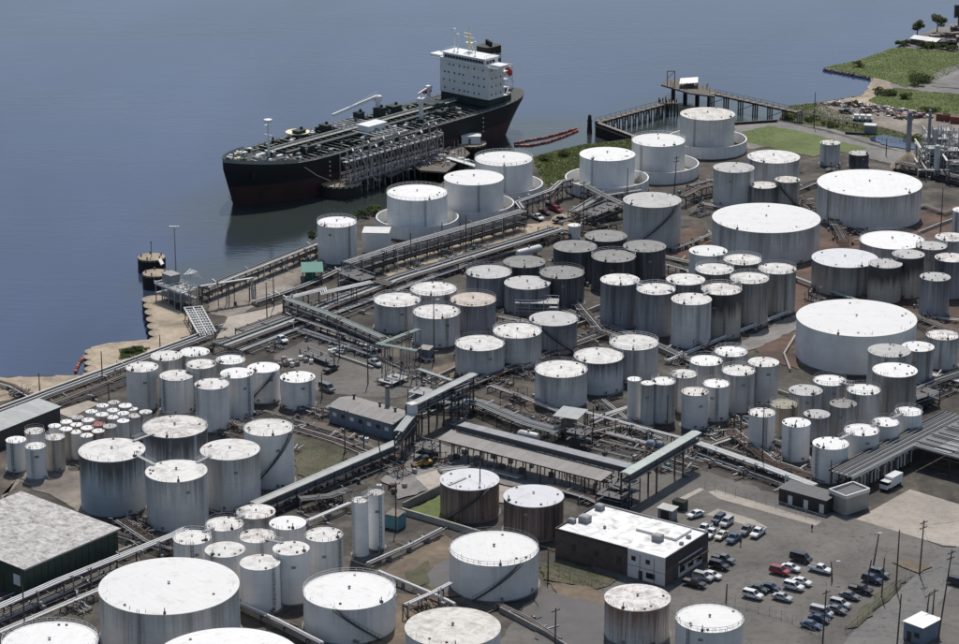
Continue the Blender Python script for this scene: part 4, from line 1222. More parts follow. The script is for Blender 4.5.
for z, m in ((GH - 1.5, 'steel_grey'), (GH * .5, 'steel_dark'), (4.2, 'steel_dark')):
    MB().box(GL / 2, -2.1, z, GL, 2.2, .18).build('walkway', M[m], t)
    for y in (0, -4.2):
        mb = MB().tube([(0, y, z + 1.1), (GL, y, z + 1.1)], .07, 4).tube([(0, y, z + .55), (GL, y, z + .55)], .06, 4)
        mb.build('guard_rail', M['rail_white'], t)
for i in range(30):                                  # hoses and hangers
    x = rs.uniform(1, GL - 1)
    MB().tube([(x, rs.uniform(-4, .5), GH - rs.uniform(0, 4)), (x + rs.uniform(-2, 2), rs.uniform(-4.5, 1), rs.uniform(2, 7)), (x + rs.uniform(-3, 3), -3.5, rs.uniform(1, 3))], rs.uniform(.1, .22), 6).build('hose', M[rs.choice(('steel_dark', 'galv', 'pipe_grey', 'rail_white'))], t, True)
for i in range(12):                                  # loading arms: riser, elbow, drop pipe
    x = 3 + i * 4
    k = GH + rs.uniform(1.5, 4.5)
    MB().tube([(x, -3.6, .5), (x, -3.6, k - .5), (x + .6, -2.6, k), (x + 1.2, .4, k - 1.2), (x + 1.2, 1.0, k - 6)], .28, 8).build('loading_arm', M['galv' if i % 3 else 'pipe_silver'], t, True)
p = base + AX * 52
tt = at(446, 141, .5)
t = thing('gangway', 'sloping white gangway at the stern end of the gantry', 'gangway', (p.x, p.y, 9.5))
d = tt - Vector((p.x, p.y, 9.5))
mb = MB().beam((0, 0, 0), d, 1.3, .2)
nn = Vector((-d.y, d.x, 0)).normalized() * .6
for k in (1, -1):
    mb.tube([nn * k + Vector((0, 0, 1)), d + nn * k + Vector((0, 0, 1))], .07, 4)
mb.build('ramp', M['rail_white'], t)
# mooring lines from the bow
for (s, y, u, v, lab) in ((12, -9, 229, 196, 'mooring line running down from the bow, left one'), (20, -12, 331, 181, 'mooring line from the bow to the sandy dolphin, right one')):
    a = ORG + AX * s + NX * y + Vector((0, 0, WATER + 17))
    b = at(u, v, WATER + .2) if u < 300 else at(u, v, 1.5)
    d = b - a
    o = MB().tube([Vector((0, 0, 0)), d * .3 + Vector((0, 0, -1)), d * .65 + Vector((0, 0, -1.2)), d], .13, 5).build('mooring_line', M['rail_white'], loc=a)
    tag(o, lab, 'rope', 'bow mooring lines')

# timber trestle and breasting wall
def trestle(name, label, cat, A, B, z, width, bent, zcap=.5, deck='wood_pale', slanted=True, rail=True):
    a, b = at(A[0], A[1], z), at(B[0], B[1], z)
    d = b - a
    L = d.length
    ang = math.atan2(d.y, d.x)
    t = thing(name, label, cat, (a.x, a.y, WATER), ang)
    h = z - WATER
    n = int(L / bent)
    for i in range(int(L / 1.2)):
        if i < 90: MB().box(.6 + i * 1.2, 0, h, 1.12, width, .22).build('plank', M['wood' if i % 3 else deck], t)
    for y in (-width / 2 + .4, width / 2 - .4): MB().beam((0, y, h - .4), (L, y, h - .4), .4, .5).build('stringer', M['timber_black'], t)
    for i in range(n + 1):
        x = i * L / n
        for y in (-width / 2 + .4, 0, width / 2 - .4):
            MB().beam((x + (.9 if slanted and y else 0), y * (1.35 if slanted else 1), -3), (x, y, h - .3), .42, .42).build('pile', M['wood' if i % 2 else 'steel_grey'], t)
        MB().beam((x, -width / 2, h - .8), (x, width / 2, h - .8), .4, .45).build('cap_beam', M['wood'], t)
        if i < n and i % 2 == 0:
            MB().beam((x, -width / 2 + .4, .6), (x + L / n, -width / 2 + .4, h - .9), .25, .25).build('brace', M['wood'], t)
    if rail:
        for y in (-width / 2 + .15, width / 2 - .15):
            mb = MB().tube([(0, y, h + 1.1), (L, y, h + 1.1)], .08, 4)
            for i in range(int(L / 3) + 1): mb.beam((i * 3, y, h), (i * 3, y, h + 1.1), .1, .1)
            mb.build('guard_rail', M['wood'], t)
    return t
trestle('timber_trestle', 'open timber trestle of raking piles reaching out into the river', 'pier', (598, 121.5), (662, 104), 1.2, 3.2, 3.1)
p = at(663, 101.5, 1.5)
t = thing('timber_dolphin', 'dark clustered timber dolphin at the tip of the trestle', 'dolphin', (p.x, p.y, WATER))
for i in range(16):
    a = i * .39
    MB().beam((2.2 * math.cos(a) + (i % 2) * 4, 2.2 * math.sin(a), -3), (1.5 * math.cos(a) + (i % 2) * 4, 1.5 * math.sin(a), 5.4 + (i % 3) * .6), .42, .42).build('pile', M['timber_black'], t)
MB().box(2, 0, 4.6, 8, 4.6, .5).build('deck', M['wood'], t)
p, q = at(597, 123.5, 1.0), at(636, 138, 1.0)
d = q - p
t = thing('timber_wall', 'black timber breasting wall from the trestle corner to the shore', 'sea wall', (p.x, p.y, WATER), math.atan2(d.y, d.x))
n = int(d.length / .62)
me = MB().box(0, 0, 1.2, .56, .5, 7).mesh('pile', M['timber_black'])
for i in range(n): link('pile', me, t, (i * .62, rs.uniform(-.05, .05), rs.uniform(-.2, .2)))
MB().box(d.length / 2, -.4, 3.6, d.length, .35, .5).build('waler', M['wood'], t)
MB().box(d.length / 2, .6, 4.75, d.length, 1.6, .2).build('cap', M['wood_pale'], t)
p = at(589.5, 132, WATER)
t = thing('pile_cluster', 'lone black pile cluster standing in the water left of the trestle', 'dolphin', (p.x, p.y, WATER))
for i in range(9):
    a = i * .7
    MB().beam((1.0 * math.cos(a), 1.0 * math.sin(a), -3), (.45 * math.cos(a), .45 * math.sin(a), 6.2 + (i % 3) * .3), .42, .42).build('pile', M['timber_black'], t)
MB().lathe([(1.05, 4.2), (1.05, 4.5)], 12).build('binding', M['steel_dark'], t)
trestle('trestle_walkway', 'long trestle walkway leading from the shore to the outer pier head', 'pier', (712, 92.5), (800, 112), 1.6, 3.4, 7.5, slanted=False)
t, loc, h = deck_on_piles('pier_head', 'outer pier head platform with a small roofed shelter', 'pier', [(661, 84.5), (668, 79), (690, 81), (718, 91), (714, 96), (690, 93)], 1.6, 'wood', 4.5)
for i in range(22):
    x, y = rs.uniform(-9, 8), rs.uniform(-5, 4)
    MB().beam((x, y, h), (x, y, h + rs.uniform(1, 2.6)), .18, .18).build('post', M['wood'], t)
mb = MB().beam((-9, 3, h), (-9, 3, h + 6), .3, .3).beam((-6, 3, h), (-6, 3, h + 6), .3, .3).beam((-9, 3, h + 6), (-6, 3, h + 6), .3, .3).beam((-9, 3, h + 3), (-6, 3, h + 6), .2, .2)
mb.build('gallows', M['steel_rust'], t)
mb = MB()
mb.v = [(-4.5, -1.8, h + 1.7), (3.0, -1.2, h + 2.1), (3.6, 5.2, h + 2.9), (-3.6, 4.8, h + 2.5), (-4.5, -1.8, h + 1.9), (3.0, -1.2, h + 2.3), (3.6, 5.2, h + 3.1), (-3.6, 4.8, h + 2.7)]
mb.f = [(3, 2, 1, 0), (4, 5, 6, 7), (0, 1, 5, 4), (1, 2, 6, 5), (2, 3, 7, 6), (3, 0, 4, 7)]
mb.build('shelter_roof', M['white_paint'], t)
for (x, y) in ((-4, -1.4), (2.6, -.8), (3.1, 4.8), (-3.2, 4.4)): MB().beam((x, y, h), (x, y, h + 1.9), .2, .2).build('shelter_post', M['wood'], t)
MB().box(-.3, 2, h + .8, 4, 3, 1.6).build('shelter_wall', M['wood'], t)
p, q = at(733, 123.5, .6), at(779, 120.5, .6)
d = q - p
t = thing('sheet_wall', 'dark low bulkhead wall closing the small basin behind the farthest round tank', 'sea wall', (p.x, p.y, WATER), math.atan2(d.y, d.x))
for i in range(int(d.length / 1.5)): MB().box(i * 1.5 + .75, (.1 if i % 2 else -.1), 1.6, 1.45, .3, 5.6).build('sheet_pile', M['timber_black'], t)
MB().box(d.length / 2, 0, 4.5, d.length, .7, .25).build('cap', M['wood'], t)

# floating oil booms
def boom(label, pts, grp):
    P = [at(u, v, WATER + .2) for u, v in pts]
    out = []
    for i in range(len(P) - 1):
        n = max(1, int((P[i + 1] - P[i]).length / 1.6))
        for j in range(n): out.append(P[i].lerp(P[i + 1], j / n))
    o = P[0].copy()
    t = thing('oil_boom', label, 'boom', o, 0, grp)
    for i in range(len(out) - 1):
        a, b = out[i] - o, out[i + 1] - o
        MB().tube([a, a.lerp(b, .15), a.lerp(b, .85), b], [.18, .5, .5, .18], 8).build('float', M['boom_red' if i % 3 else 'boom_dark'], t, True)
boom('upper strand of the red floating boom by the ship stern', [(514, 143.5), (525, 141), (545, 137.5), (562, 133), (580, 127.5)], 'red floating booms')
boom('lower strand of the red floating boom by the ship stern', [(514, 145.5), (530, 145.5), (548, 142), (565, 136), (580, 129.5)], 'red floating booms')
boom('short red floating boom curving off the sandy left bank', [(92, 353), (85, 356), (79, 363), (76, 370), (75, 375)], 'red floating booms')
# sheet pile edge of the left quay: scalloped cells with sandy tops
qs = [(158, 338), (157.5, 331), (156, 324), (155, 317), (153.5, 310), (152, 303.5), (150.5, 297.5)]
for i, (u, v) in enumerate(qs):
    p = at(u + 3.5, v, .5)
    t = thing('quay_cell', ['lowest', 'second', 'third', 'fourth', 'fifth', 'sixth', 'topmost'][i] + ' scallop of the sandy sheet-pile quay from the bottom', 'quay cell', (p.x, p.y, WATER), 0, 'scalloped quay cells')
    mb = MB()
    n = 22
    rr = 3.6
    mb.quadgrid([[((rr + (.1 if j % 2 else 0)) * math.cos(2 * math.pi * j / n), (rr + (.1 if j % 2 else 0)) * math.sin(2 * math.pi * j / n), z) for j in range(n)] for z in (-4, 3.5)])
    mb.build('sheet_pile_wall', M['timber_black'], t)
    MB().lathe([(rr + .12, 3.3), (rr + .12, 3.54), (.1, 3.56)], 22, top=True).build('sand_fill', M['sand'], t)
qs = [(90, 372), (92, 366), (92, 360), (91, 354), (92, 348.5), (102, 345.5), (113, 344), (125, 343), (137, 342), (149, 340.5)]
for i, (u, v) in enumerate(qs):
    p = at(u + 2, v + 1.5, .3)
    t = thing('quay_cell', 'sandy quay cell of the square corner, ' + ['first', 'second', 'third', 'fourth', 'fifth', 'sixth', 'seventh', 'eighth', 'ninth', 'tenth'][i] + ' from the red boom', 'quay cell', (p.x, p.y, WATER), 0, 'quay cells of the sandy corner')
    n = 22
    rr = 2.6
    MB().lathe([(rr, -4), (rr, 3.5)], n).build('sheet_pile_wall', M['timber_black'], t)
    MB().lathe([(rr + .1, 3.3), (rr + .1, 3.53), (.1, 3.55)], n, top=True).build('sand_fill', M['sand'], t)
# marine loading platform at the left quay
p = at(176, 303, 0)
t = thing('loading_platform', 'white steel loading platform at the left quay below the lamp mast', 'platform', (p.x, p.y, 0), R(-48))
for i in range(5):
    for j in range(3):
        MB().beam((-6 + i * 3.2, -3 + j * 3, 0), (-6 + i * 3.2, -3 + j * 3, 5.2), .26, .26).build('post', M['galv'], t)
for z in (2.6, 5.2):
    MB().box(.4, 0, z, 13.4, 6.6, .2).build('grating', M['galv' if z > 4 else 'steel_grey'], t)
for j in range(3): MB().beam((-6.4, -3 + j * 3, 5.5), (7, -3 + j * 3, 5.5), .35, .4).build('beam', M['rail_white'], t)
for i in range(6): MB().beam((-6.2 + i * 2.6, -3.2, 5.9), (-6.2 + i * 2.6, 3.2, 5.9), .3, .3).build('beam', M['rail_white'], t)
mb = MB()
for y in (-3.3, 3.3):
    for z in (5.9, 6.5): mb.tube([(-6.4, y, z), (7, y, z)], .07, 4)
    for i in range(8): mb.beam((-6.4 + i * 1.9, y, 5.3), (-6.4 + i * 1.9, y, 6.5), .08, .08)
mb.build('guard_rail', M['rail_white'], t)
MB().box(-3.5, 1, 7, 4.5, 3.4, 2.6).box(-3.5, 1, 8.4, 5, 3.9, .2).build('control_cabin', M['steel_grey'], t)
for i in range(3): MB().tube([(2 + i * 1.5, 2, 5.3), (2 + i * 1.5, 2, 9 + i * .5), (2 + i * 1.5 - .8, 5, 10), (2 + i * 1.5 - 1.2, 7, 7)], .2, 6).build('loading_arm', M['rail_white'], t, True)
# open grid stairway bridge running inland
p, q = at(193, 307, 3.5), at(207, 333, 3.0)
d = q - p
t = thing('grid_bridge', 'white ladder-like pipe bridge running inland from the loading platform', 'pipe bridge', (p.x, p.y, 0), math.atan2(d.y, d.x))
L = d.length
for y in (-2.6, 0, 2.6): MB().beam((0, y, 3.4), (L, y, 3.0), .28, .35).build('rail', M['rail_white'], t)
for i in range(int(L / 2.2) + 1): MB().beam((i * 2.2, -2.9, 3.5 - .4 * i * 2.2 / L), (i * 2.2, 2.9, 3.5 - .4 * i * 2.2 / L), .32, .3).build('rung', M['rail_white'], t)
for i in range(6): MB().tube([(0, -2 + i * .8, 2.6), (L, -2 + i * .8, 2.3)], .2, 6).build('pipe', M['pipe_silver' if i % 2 else 'pipe_white'], t, True)
for i in range(5):
    for y in (-2.4, 2.4): MB().beam((i * L / 4, y, 0), (i * L / 4, y, 3.2), .25, .25).build('post', M['steel_dark'], t)
# ------------------------------------------------------------------ pipe racks and ground pipe runs
def offset_path(P, o):
    out = []
    for i, p in enumerate(P):
        d0 = (p - P[i - 1]) if i else (P[1] - p)
        d1 = (P[i + 1] - p) if i < len(P) - 1 else (p - P[i - 1])
        d0, d1 = Vector((d0.x, d0.y, 0)).normalized(), Vector((d1.x, d1.y, 0)).normalized()
        n0, n1 = Vector((-d0.y, d0.x, 0)), Vector((-d1.y, d1.x, 0))
        m = n0 + n1
        m = m.normalized() if m.length > .1 else n0
        out.append(p + m * (o / max(.5, m.dot(n0))))
    return out
def walk(P, step):
    """points and headings every step metres along a path"""
    res, carry = [], 0.0
    for i in range(len(P) - 1):
        d = P[i + 1] - P[i]
        L = d.length
        a = math.atan2(d.y, d.x)
        s = carry
        while s < L:
            res.append((P[i] + d * (s / L), a))
            s += step
        carry = s - L
    return res
DARK = ('pipe_grey', 'steel_dark', 'pipe_brown', 'steel_dark')
def rack(label, pts, z, n=5, sp=.7, r=.2, mats=('pipe_silver', 'pipe_grey', 'pipe_brown'), bent=7, post='steel_dark', group='pipe racks', name='pipe_rack', cat='pipe rack', tiers=1, walkway=False, zs=None):
    P = [at(p[0], p[1], p[2] if len(p) > 2 else z) for p in pts]
    o = Vector((P[0].x, P[0].y, 0 if z > 0 else LOW))
    P = [p - o for p in P]
    t = thing(name, label, cat, o, 0, group)
    rn = random.Random(hash_(label))
    w = (n - 1) * sp
    for tier in range(tiers):
        dz = -tier * 2.2
        for i in range(n):
            rr = r * rn.uniform(.65, 1.25)
            q = [p + Vector((0, 0, dz + rr)) for p in offset_path(P, -w / 2 + i * sp)]
            MB().tube(q, rr, 8).build('pipe', M[rn.choice(mats if tier == 0 else DARK)], t, True)
    for k, (p, a) in enumerate(walk(P, bent)):
        nx, ny = -math.sin(a), math.cos(a)
        b0, b1 = Vector((p.x - nx * (w / 2 + .4), p.y - ny * (w / 2 + .4), 0)), Vector((p.x + nx * (w / 2 + .4), p.y + ny * (w / 2 + .4), 0))
        if p.z > 1.4:
            for q in (b0, b1): MB().beam((q.x, q.y, 0), (q.x, q.y, p.z + .3), .28, .28).build('post', M[post], t)
            for tier in range(tiers):
                MB().beam((b0.x, b0.y, p.z - .18 - 2.2 * tier), (b1.x, b1.y, p.z - .18 - 2.2 * tier), .26, .34).build('beam', M[post], t)
            if k % 3 == 0: MB().beam((b0.x, b0.y, .3), (b1.x, b1.y, p.z - .4), .14, .14).build('brace', M[post], t)
        else:
            MB().beam((b0.x, b0.y, p.z / 2 - .05), (b1.x, b1.y, p.z / 2 - .05), .5, max(.3, p.z)).build('sleeper', M['concrete_dark'], t)
    # branches, drop legs and valves hanging on the line
    for k, (p, a) in enumerate(walk(P, 5.3)):
        if rn.random() < .35: continue
        sg = rn.choice((-1, 1))
        nx, ny = -math.sin(a) * sg, math.cos(a) * sg
        l_ = rn.uniform(1.5, 4.5)
        zt = p.z + .25
        e0 = Vector((p.x, p.y, zt))
        e1 = e0 + Vector((nx * (w / 2 + .8), ny * (w / 2 + .8), rn.choice((0, .5, .9))))
        pts_ = [e0, e1, Vector((e1.x, e1.y, .4))]
        if rn.random() < .6: pts_.append(Vector((e1.x + nx * l_, e1.y + ny * l_, .4)))
        MB().tube(pts_, rn.uniform(.08, .17), 6).build('branch_pipe', M[rn.choice(('pipe_grey', 'steel_dark', 'pipe_brown', 'pipe_silver', 'rail_white'))], t)
        if rn.random() < .5: MB().box(e1.x + nx * .5, e1.y + ny * .5, .6, .7, .6, 1.2, a).build('valve_box', M[rn.choice(('steel_dark', 'steel_grey', 'steel_rust'))], t)
    if walkway:
        q = offset_path(P, w / 2 + .9)
        for i in range(len(q) - 1):
            MB().beam(q[i] + Vector((0, 0, .1)), q[i + 1] + Vector((0, 0, .1)), 1.0, .12).build('walkway', M['galv'], t)
            mb = MB().tube([q[i] + Vector((0, 0, 1.2)), q[i + 1] + Vector((0, 0, 1.2))], .06, 4)
            mb.build('guard_rail', M['rail_white'], t)
    return t
W, S_, B_ = ('pipe_white', 'pipe_silver', 'pipe_grey', 'pipe_brown', 'steel_dark'), ('pipe_silver', 'pipe_grey', 'pipe_brown', 'steel_dark'), ('pipe_brown', 'pipe_grey', 'steel_dark', 'pipe_brown', 'pipe_silver')
rack('silver waterfront pipes running along the sandy bank on the left', [(-30, 424), (60, 390), (120, 368), (211, 334)], 1.8, 7, .85, .3, W, 8)
rack('brown low pipes beside the silver waterfront pipes', [(-30, 438), (66, 399), (130, 373), (218, 341)], .9, 4, .8, .22, B_, 9)
rack('red-brown and white pipes at the far left edge of the sandy bank', [(-20, 377), (12, 386), (34, 398)], 1.0, 4, .7, .25, ('pipe_brown', 'pipe_white', 'steel_rust'), 6)
rack('white pipe pair passing the green warehouse and the nine tanks', [(-20, 616), (60, 581), (173, 536), (186, 530)], 3.6, 3, .8, .24, ('pipe_white',), 8)
rack('dark pipe bundle on the ground below the white pair', [(-20, 627), (60, 592), (120, 566)], .8, 8, .55, .18, ('pipe_grey', 'steel_dark', 'pipe_brown'), 7)
rack('white pipe pair left of the largest foreground tank', [(-20, 641), (30, 620), (100, 590)], 1.6, 3, .7, .24, ('pipe_white', 'pipe_silver'), 8)
rack('thin grey pipes between warehouse and tank group', [(112, 533), (150, 545), (170, 553)], 1.0, 5, .6, .16, B_, 6)
rack('big pale pipes on the ground right of the tall weathered tank', [(236, 512), (262, 502)], 1.0, 3, .7, .3, W, 6)
rack('corridor of pipes from the beige yard up to the waterfront road', [(222, 346), (297, 318), (330, 304), (400, 278), (511, 244), (560, 229)], 2.6, 9, .75, .26, S_, 8, tiers=1)
rack('lower pipe corridor just behind the squat tanks', [(235, 350), (300, 325), (332, 312), (415, 281), (470, 262)], 1.2, 8, .7, .22, B_, 8)
rack('silver pipes along the beige waterfront road', [(392, 281), (450, 262), (511, 247)], .9, 4, .9, .34, W, 9)
rack('tall dark rack with white top pipes in front of the round bunds', [(346, 263), (400, 245.5), (487, 221), (523, 210.5)], 6.2, 6, .65, .19, ('pipe_white', 'steel_dark', 'pipe_grey', 'steel_dark'), 5, tiers=3)
rack('jogged white pipe bridge beside the parked red cars', [(523, 209), (518, 202.5), (552, 190.5), (561, 182), (572, 180)], 5.6, 4, .6, .24, W, 6, tiers=2)
rack('diagonal pale-green rack beside the leftmost squat tank', [(287, 299), (330, 314.5), (384, 338)], 6.4, 5, .6, .2, ('pipe_green', 'pipe_silver', 'pipe_grey'), 7, tiers=2)
rack('short rack joining the diagonal rack at its left end', [(287, 299), (323, 290), (324, 293.5), (372, 282.5)], 6.2, 4, .6, .2, ('pipe_silver', 'pipe_green', 'pipe_white'), 7)
rack('second pipe tier crossing in front of the squat tanks', [(300, 318), (345, 333), (388, 349)], 3.4, 6, .6, .2, B_, 7)
rack('green pipes of the Z-shaped bridge, upper arm', [(418, 330), (379, 344.5), (417, 351.5)], 9.0, 3, .55, .22, ('pipe_green',), 6, post='steel_grey')
rack('green pipes of the Z-shaped bridge, lower arm', [(418.7, 370), (452, 381.5)], 5.0, 3, .55, .22, ('pipe_green', 'pipe_white'), 6, post='steel_grey')
rack('pipe bundle running behind the long loading canopy', [(430, 400), (480, 403), (527, 423), (560, 432)], 2.8, 8, .6, .2, ('pipe_green', 'pipe_grey', 'steel_grey'), 6)
rack('pipe bundle below the row of three squat tanks', [(455, 390), (500, 371), (560, 349), (610, 331)], 1.2, 7, .7, .22, B_, 8)
rack('pale pipe sloping past the pump shed', [(586, 413), (640, 428), (690, 441)], 4.0, 2, .6, .2, ('pipe_white',), 7)
rack('lower brown pipes past the pump shed', [(590, 429), (640, 442), (680, 452)], 1.4, 5, .6, .18, ('pipe_brown', 'pipe_white', 'pipe_grey'), 7)
rack('light pipe between pump shed and narrow tanks', [(592, 420), (628, 408)], .9, 2, .7, .25, ('pipe_white',), 6)
rack('white pipe lines edging the yard in front of the small tanks', [(697, 444), (760, 466), (815, 487)], 2.4, 4, .6, .28, ('pipe_white', 'pipe_silver'), 7)
rack('dark pipes under the white lines in front of the small tanks', [(699, 452), (760, 474), (800, 488)], .9, 6, .6, .18, ('pipe_grey', 'pipe_brown', 'steel_dark'), 7)
rack('pipes running right behind the streaked tank group', [(560, 309), (610, 327), (660, 347), (720, 375)], 1.0, 4, .7, .28, ('pipe_white', 'pipe_grey'), 9)
rack('pale pipe along the foot of the streaked tanks', [(668, 362), (720, 340), (790, 312)], .8, 2, .8, .3, ('pipe_white', 'pipe_silver'), 9)
rack('green pipe crossing the red soil behind the widest tank', [(795, 278), (845, 297), (880, 309)], 1.2, 2, .7, .3, ('pipe_green', 'pipe_white'), 9)
rack('pipe bundle on the red soil right of the widest tank', [(913, 315), (940, 326), (975, 340)], 1.0, 5, .7, .25, S_, 7)
rack('dark pipework right of the tall striped tank', [(913, 392), (935, 382), (965, 372)], 2.6, 7, .6, .2, ('pipe_grey', 'pipe_silver', 'steel_dark'), 5, tiers=2)
rack('second dark pipework by the right edge', [(920, 372), (945, 378), (975, 385)], 2.0, 6, .6, .2, ('pipe_grey', 'pipe_white', 'steel_dark'), 5)
rack('pipes from the wide bridge to the upper dark tanks', [(573, 212), (600, 196), (640, 190)], 3.0, 6, .6, .2, B_, 6, tiers=2)
rack('grey conveyor-like pipe rack left of the pointed-roof tank', [(585, 186), (606, 197), (628, 207)], 5.0, 5, .6, .22, ('pipe_grey', 'pipe_silver'), 5, tiers=2)
rack('pipe rack right of the pointed-roof tank', [(682, 197), (700, 188), (722, 183)], 3.6, 5, .6, .22, S_, 6)
rack('green pipe crossing near the wide grey tank', [(675, 249), (692, 243), (712, 234)], 1.4, 2, .6, .2, ('pipe_green',), 6)
rack('brown pipes below the pointed-roof tank', [(640, 252), (690, 263), (705, 268)], 1.0, 5, .7, .22, B_, 7)
rack('pipes between the two very wide tanks at upper right', [(795, 190), (812, 183), (826, 179)], 1.2, 5, .8, .2, B_, 7)
rack('pipe lines beside the white box building', [(345, 270), (372, 280), (392, 285)], 4.0, 6, .6, .22, S_, 5, tiers=2)
rack('thick insulated pipe beside the twin silos', [(368, 565), (412, 546), (443, 530)], 1.2, 2, .8, .34, ('pipe_silver', 'pipe_grey'), 7)
rack('white pipe from the railed foreground tank towards the wide tank', [(379, 573), (439, 598), (455, 606)], 1.2, 1, .8, .36, ('pipe_white',), 8)
rack('white pipe bridge crossing below the wide railed tank', [(405, 606), (432, 594), (451, 584)], 3.4, 2, .6, .22, ('pipe_white',), 6)
rack('grey pipes behind the nine tanks towards the twin silos', [(305, 523), (350, 504)], 1.4, 2, .8, .38, ('pipe_silver', 'pipe_white'), 8)
rack('dark yard pipework left of the twin silos', [(300, 500), (330, 497), (348, 490)], 2.4, 5, .7, .2, ('pipe_white', 'pipe_grey', 'steel_dark'), 5)
rack('pipe run at the bottom between foreground tanks', [(240, 605), (277, 622), (322, 645)], 1.8, 2, .7, .3, ('pipe_white', 'steel_grey'), 8)
rack('pipe run beside the rust-streaked tank at the bottom', [(497, 604), (530, 620), (560, 640)], 1.0, 2, .7, .25, ('pipe_brown', 'pipe_grey'), 8)
rack('portal pipe bridge with white top over the dusty yard', [(200, 287), (252, 278.5), (254, 300, .8)], 7.0, 3, .5, .22, ('pipe_white', 'pipe_silver'), 9)
rack('white-topped quay pipes along the river wall', [(206, 288), (317, 244), (322, 241)], 4.0, 4, .6, .3, W, 6, tiers=2)
rack('pale pipes across the dusty yard to the green-roofed shed', [(255, 303), (300, 288), (322, 279), (345, 268)], .9, 4, .7, .25, W, 7)
rack('pipes leaving the process plant at the right edge', [(900, 163), (930, 170), (975, 182)], 2.5, 6, .7, .25, S_, 6, tiers=2)
rack('rusty pipes in front of the upper small tanks', [(700, 204), (745, 212)], .9, 4, .6, .2, B_, 7)
rack('thin pipes on the red soil by the upper right wide tank', [(925, 206), (945, 213), (975, 203)], .9, 4, .8, .2, ('pipe_brown', 'pipe_grey'), 8)
rack('long pale pipe along the service track on the far bank', [(800, 111.5), (840, 120), (875, 127.5)], -1.0, 3, .8, .22, ('pipe_brown', 'pipe_grey', 'wood_pale'), 9)

# ------------------------------------------------------------------ covered galleries and canopies
def frame(A, B, z):
    a, b = at(A[0], A[1], z), at(B[0], B[1], z)
    d = b - a
    return a, math.atan2(d.y, d.x), d.length
def gallery(label, A, B, z, w, roof, group='covered pipe galleries', bent=7, hang=2.6, npipes=4, z1=None, solid=False):
    a, ang, L = frame(A, B, z)
    t = thing('pipe_gallery', label, 'gallery', (a.x, a.y, 0), ang, group)
    n = max(2, int(L / 3.5))
    for i in range(n):
        x0, x1 = i * L / n, (i + 1) * L / n - .02
        mb = MB()
        for dz in (0, .12):
            b = len(mb.v)
            mb.v += [(x0, -w / 2, z + dz - .25), (x0, 0, z + dz), (x0, w / 2, z + dz - .25), (x1, -w / 2, z + dz - .25), (x1, 0, z + dz), (x1, w / 2, z + dz - .25)]
        mb.f += [(6, 9, 10, 7), (7, 10, 11, 8), (1, 4, 3, 0), (2, 5, 4, 1), (0, 3, 9, 6), (5, 2, 8, 11)]
        mb.build('roof_sheet', M[roof], t)
    for y in (-w / 2 + .15, w / 2 - .15):
        MB().beam((0, y, z - .45), (L, y, z - .45), .2, .3).build('chord', M['steel_grey'], t)
        MB().beam((0, y, z - hang), (L, y, z - hang), .2, .35).build('chord', M['steel_grey'], t)
        mb = MB()
        m = int(L / 2.6)
        for i in range(m):
            x0, x1 = i * L / m, (i + 1) * L / m
            mb.beam((x0, y, z - hang), (x1, y, z - .4), .1, .1).beam((x0, y, z - hang), (x0, y, z - .4), .12, .12)
        tag(mb.build('lattice', M['steel_dark'], t), kind='stuff')
    MB().box(L / 2, 0, z - hang, L, w - .4, .12).build('floor', M['steel_dark'], t)
    for i in range(npipes):
        MB().tube([(0, -w / 2 + .6 + i * (w - 1.2) / max(1, npipes - 1), z - hang + .3), (L, -w / 2 + .6 + i * (w - 1.2) / max(1, npipes - 1), z - hang + .3)], .17, 6).build('pipe', M[('pipe_grey', 'pipe_silver', 'pipe_brown')[i % 3]], t, True)
    for i in range(int(L / bent) + 1):
        x = min(L - .3, .3 + i * bent)
        for y in (-w / 2 + .2, w / 2 - .2): MB().beam((x, y, 0), (x, y, z - .4), .34, .34).build('post', M['steel_dark'], t)
        if z > 5: MB().beam((x, -w / 2 + .2, z - hang - 1.6), (x, w / 2 - .2, z - hang), .16, .16).beam((x, w / 2 - .2, z - hang - 1.6), (x, -w / 2 + .2, z - hang), .16, .16).build('brace', M['steel_dark'], t)
    return t
gallery('long grey gallery climbing from the tall pale tank to the blue-walled shed', (253, 503), (397, 441), 4.6, 2.8, 'gallery_roof', hang=2.0)
gallery('short steep gallery section above the blue-walled shed', (398, 431), (413, 412), 8.5, 2.4, 'gallery_roof')
gallery('upper grey gallery ending at the squat grey tank', (409, 405), (474, 373), 10.0, 2.6, 'gallery_roof', hang=2.4)
gallery('pale green bridge gallery over the asphalt left of the car park', (625, 473), (697, 431), 9.6, 2.8, 'pale_green', hang=2.2, bent=13)
p = at(412.5, 443)
t = thing('gallery_tower', 'small white transfer tower where the galleries meet', 'tower', (p.x, p.y, 0), R(41))
MB().box(0, 0, 9.5, 2.0, 2.0, 2.8).box(0, 0, 11.0, 2.3, 2.3, .2).build('cabin', M['rail_white'], t)
for x in (-1.2, 1.2):
    for y in (-1.2, 1.2): MB().beam((x, y, 0), (x, y, 8), .3, .3).build('post', M['steel_dark'], t)
MB().beam((-1.2, -1.2, 1), (1.2, -1.2, 7), .16, .16).beam((1.2, -1.2, 1), (-1.2, -1.2, 7), .16, .16).build('brace', M['steel_dark'], t)
def pts_local(pts, z, o, ang):
    out = []
    for u, v in pts:
        p = at(u, v, z) - o
        c, s = math.cos(-ang), math.sin(-ang)
        out.append((p.x * c - p.y * s, p.x * s + p.y * c))
    return out
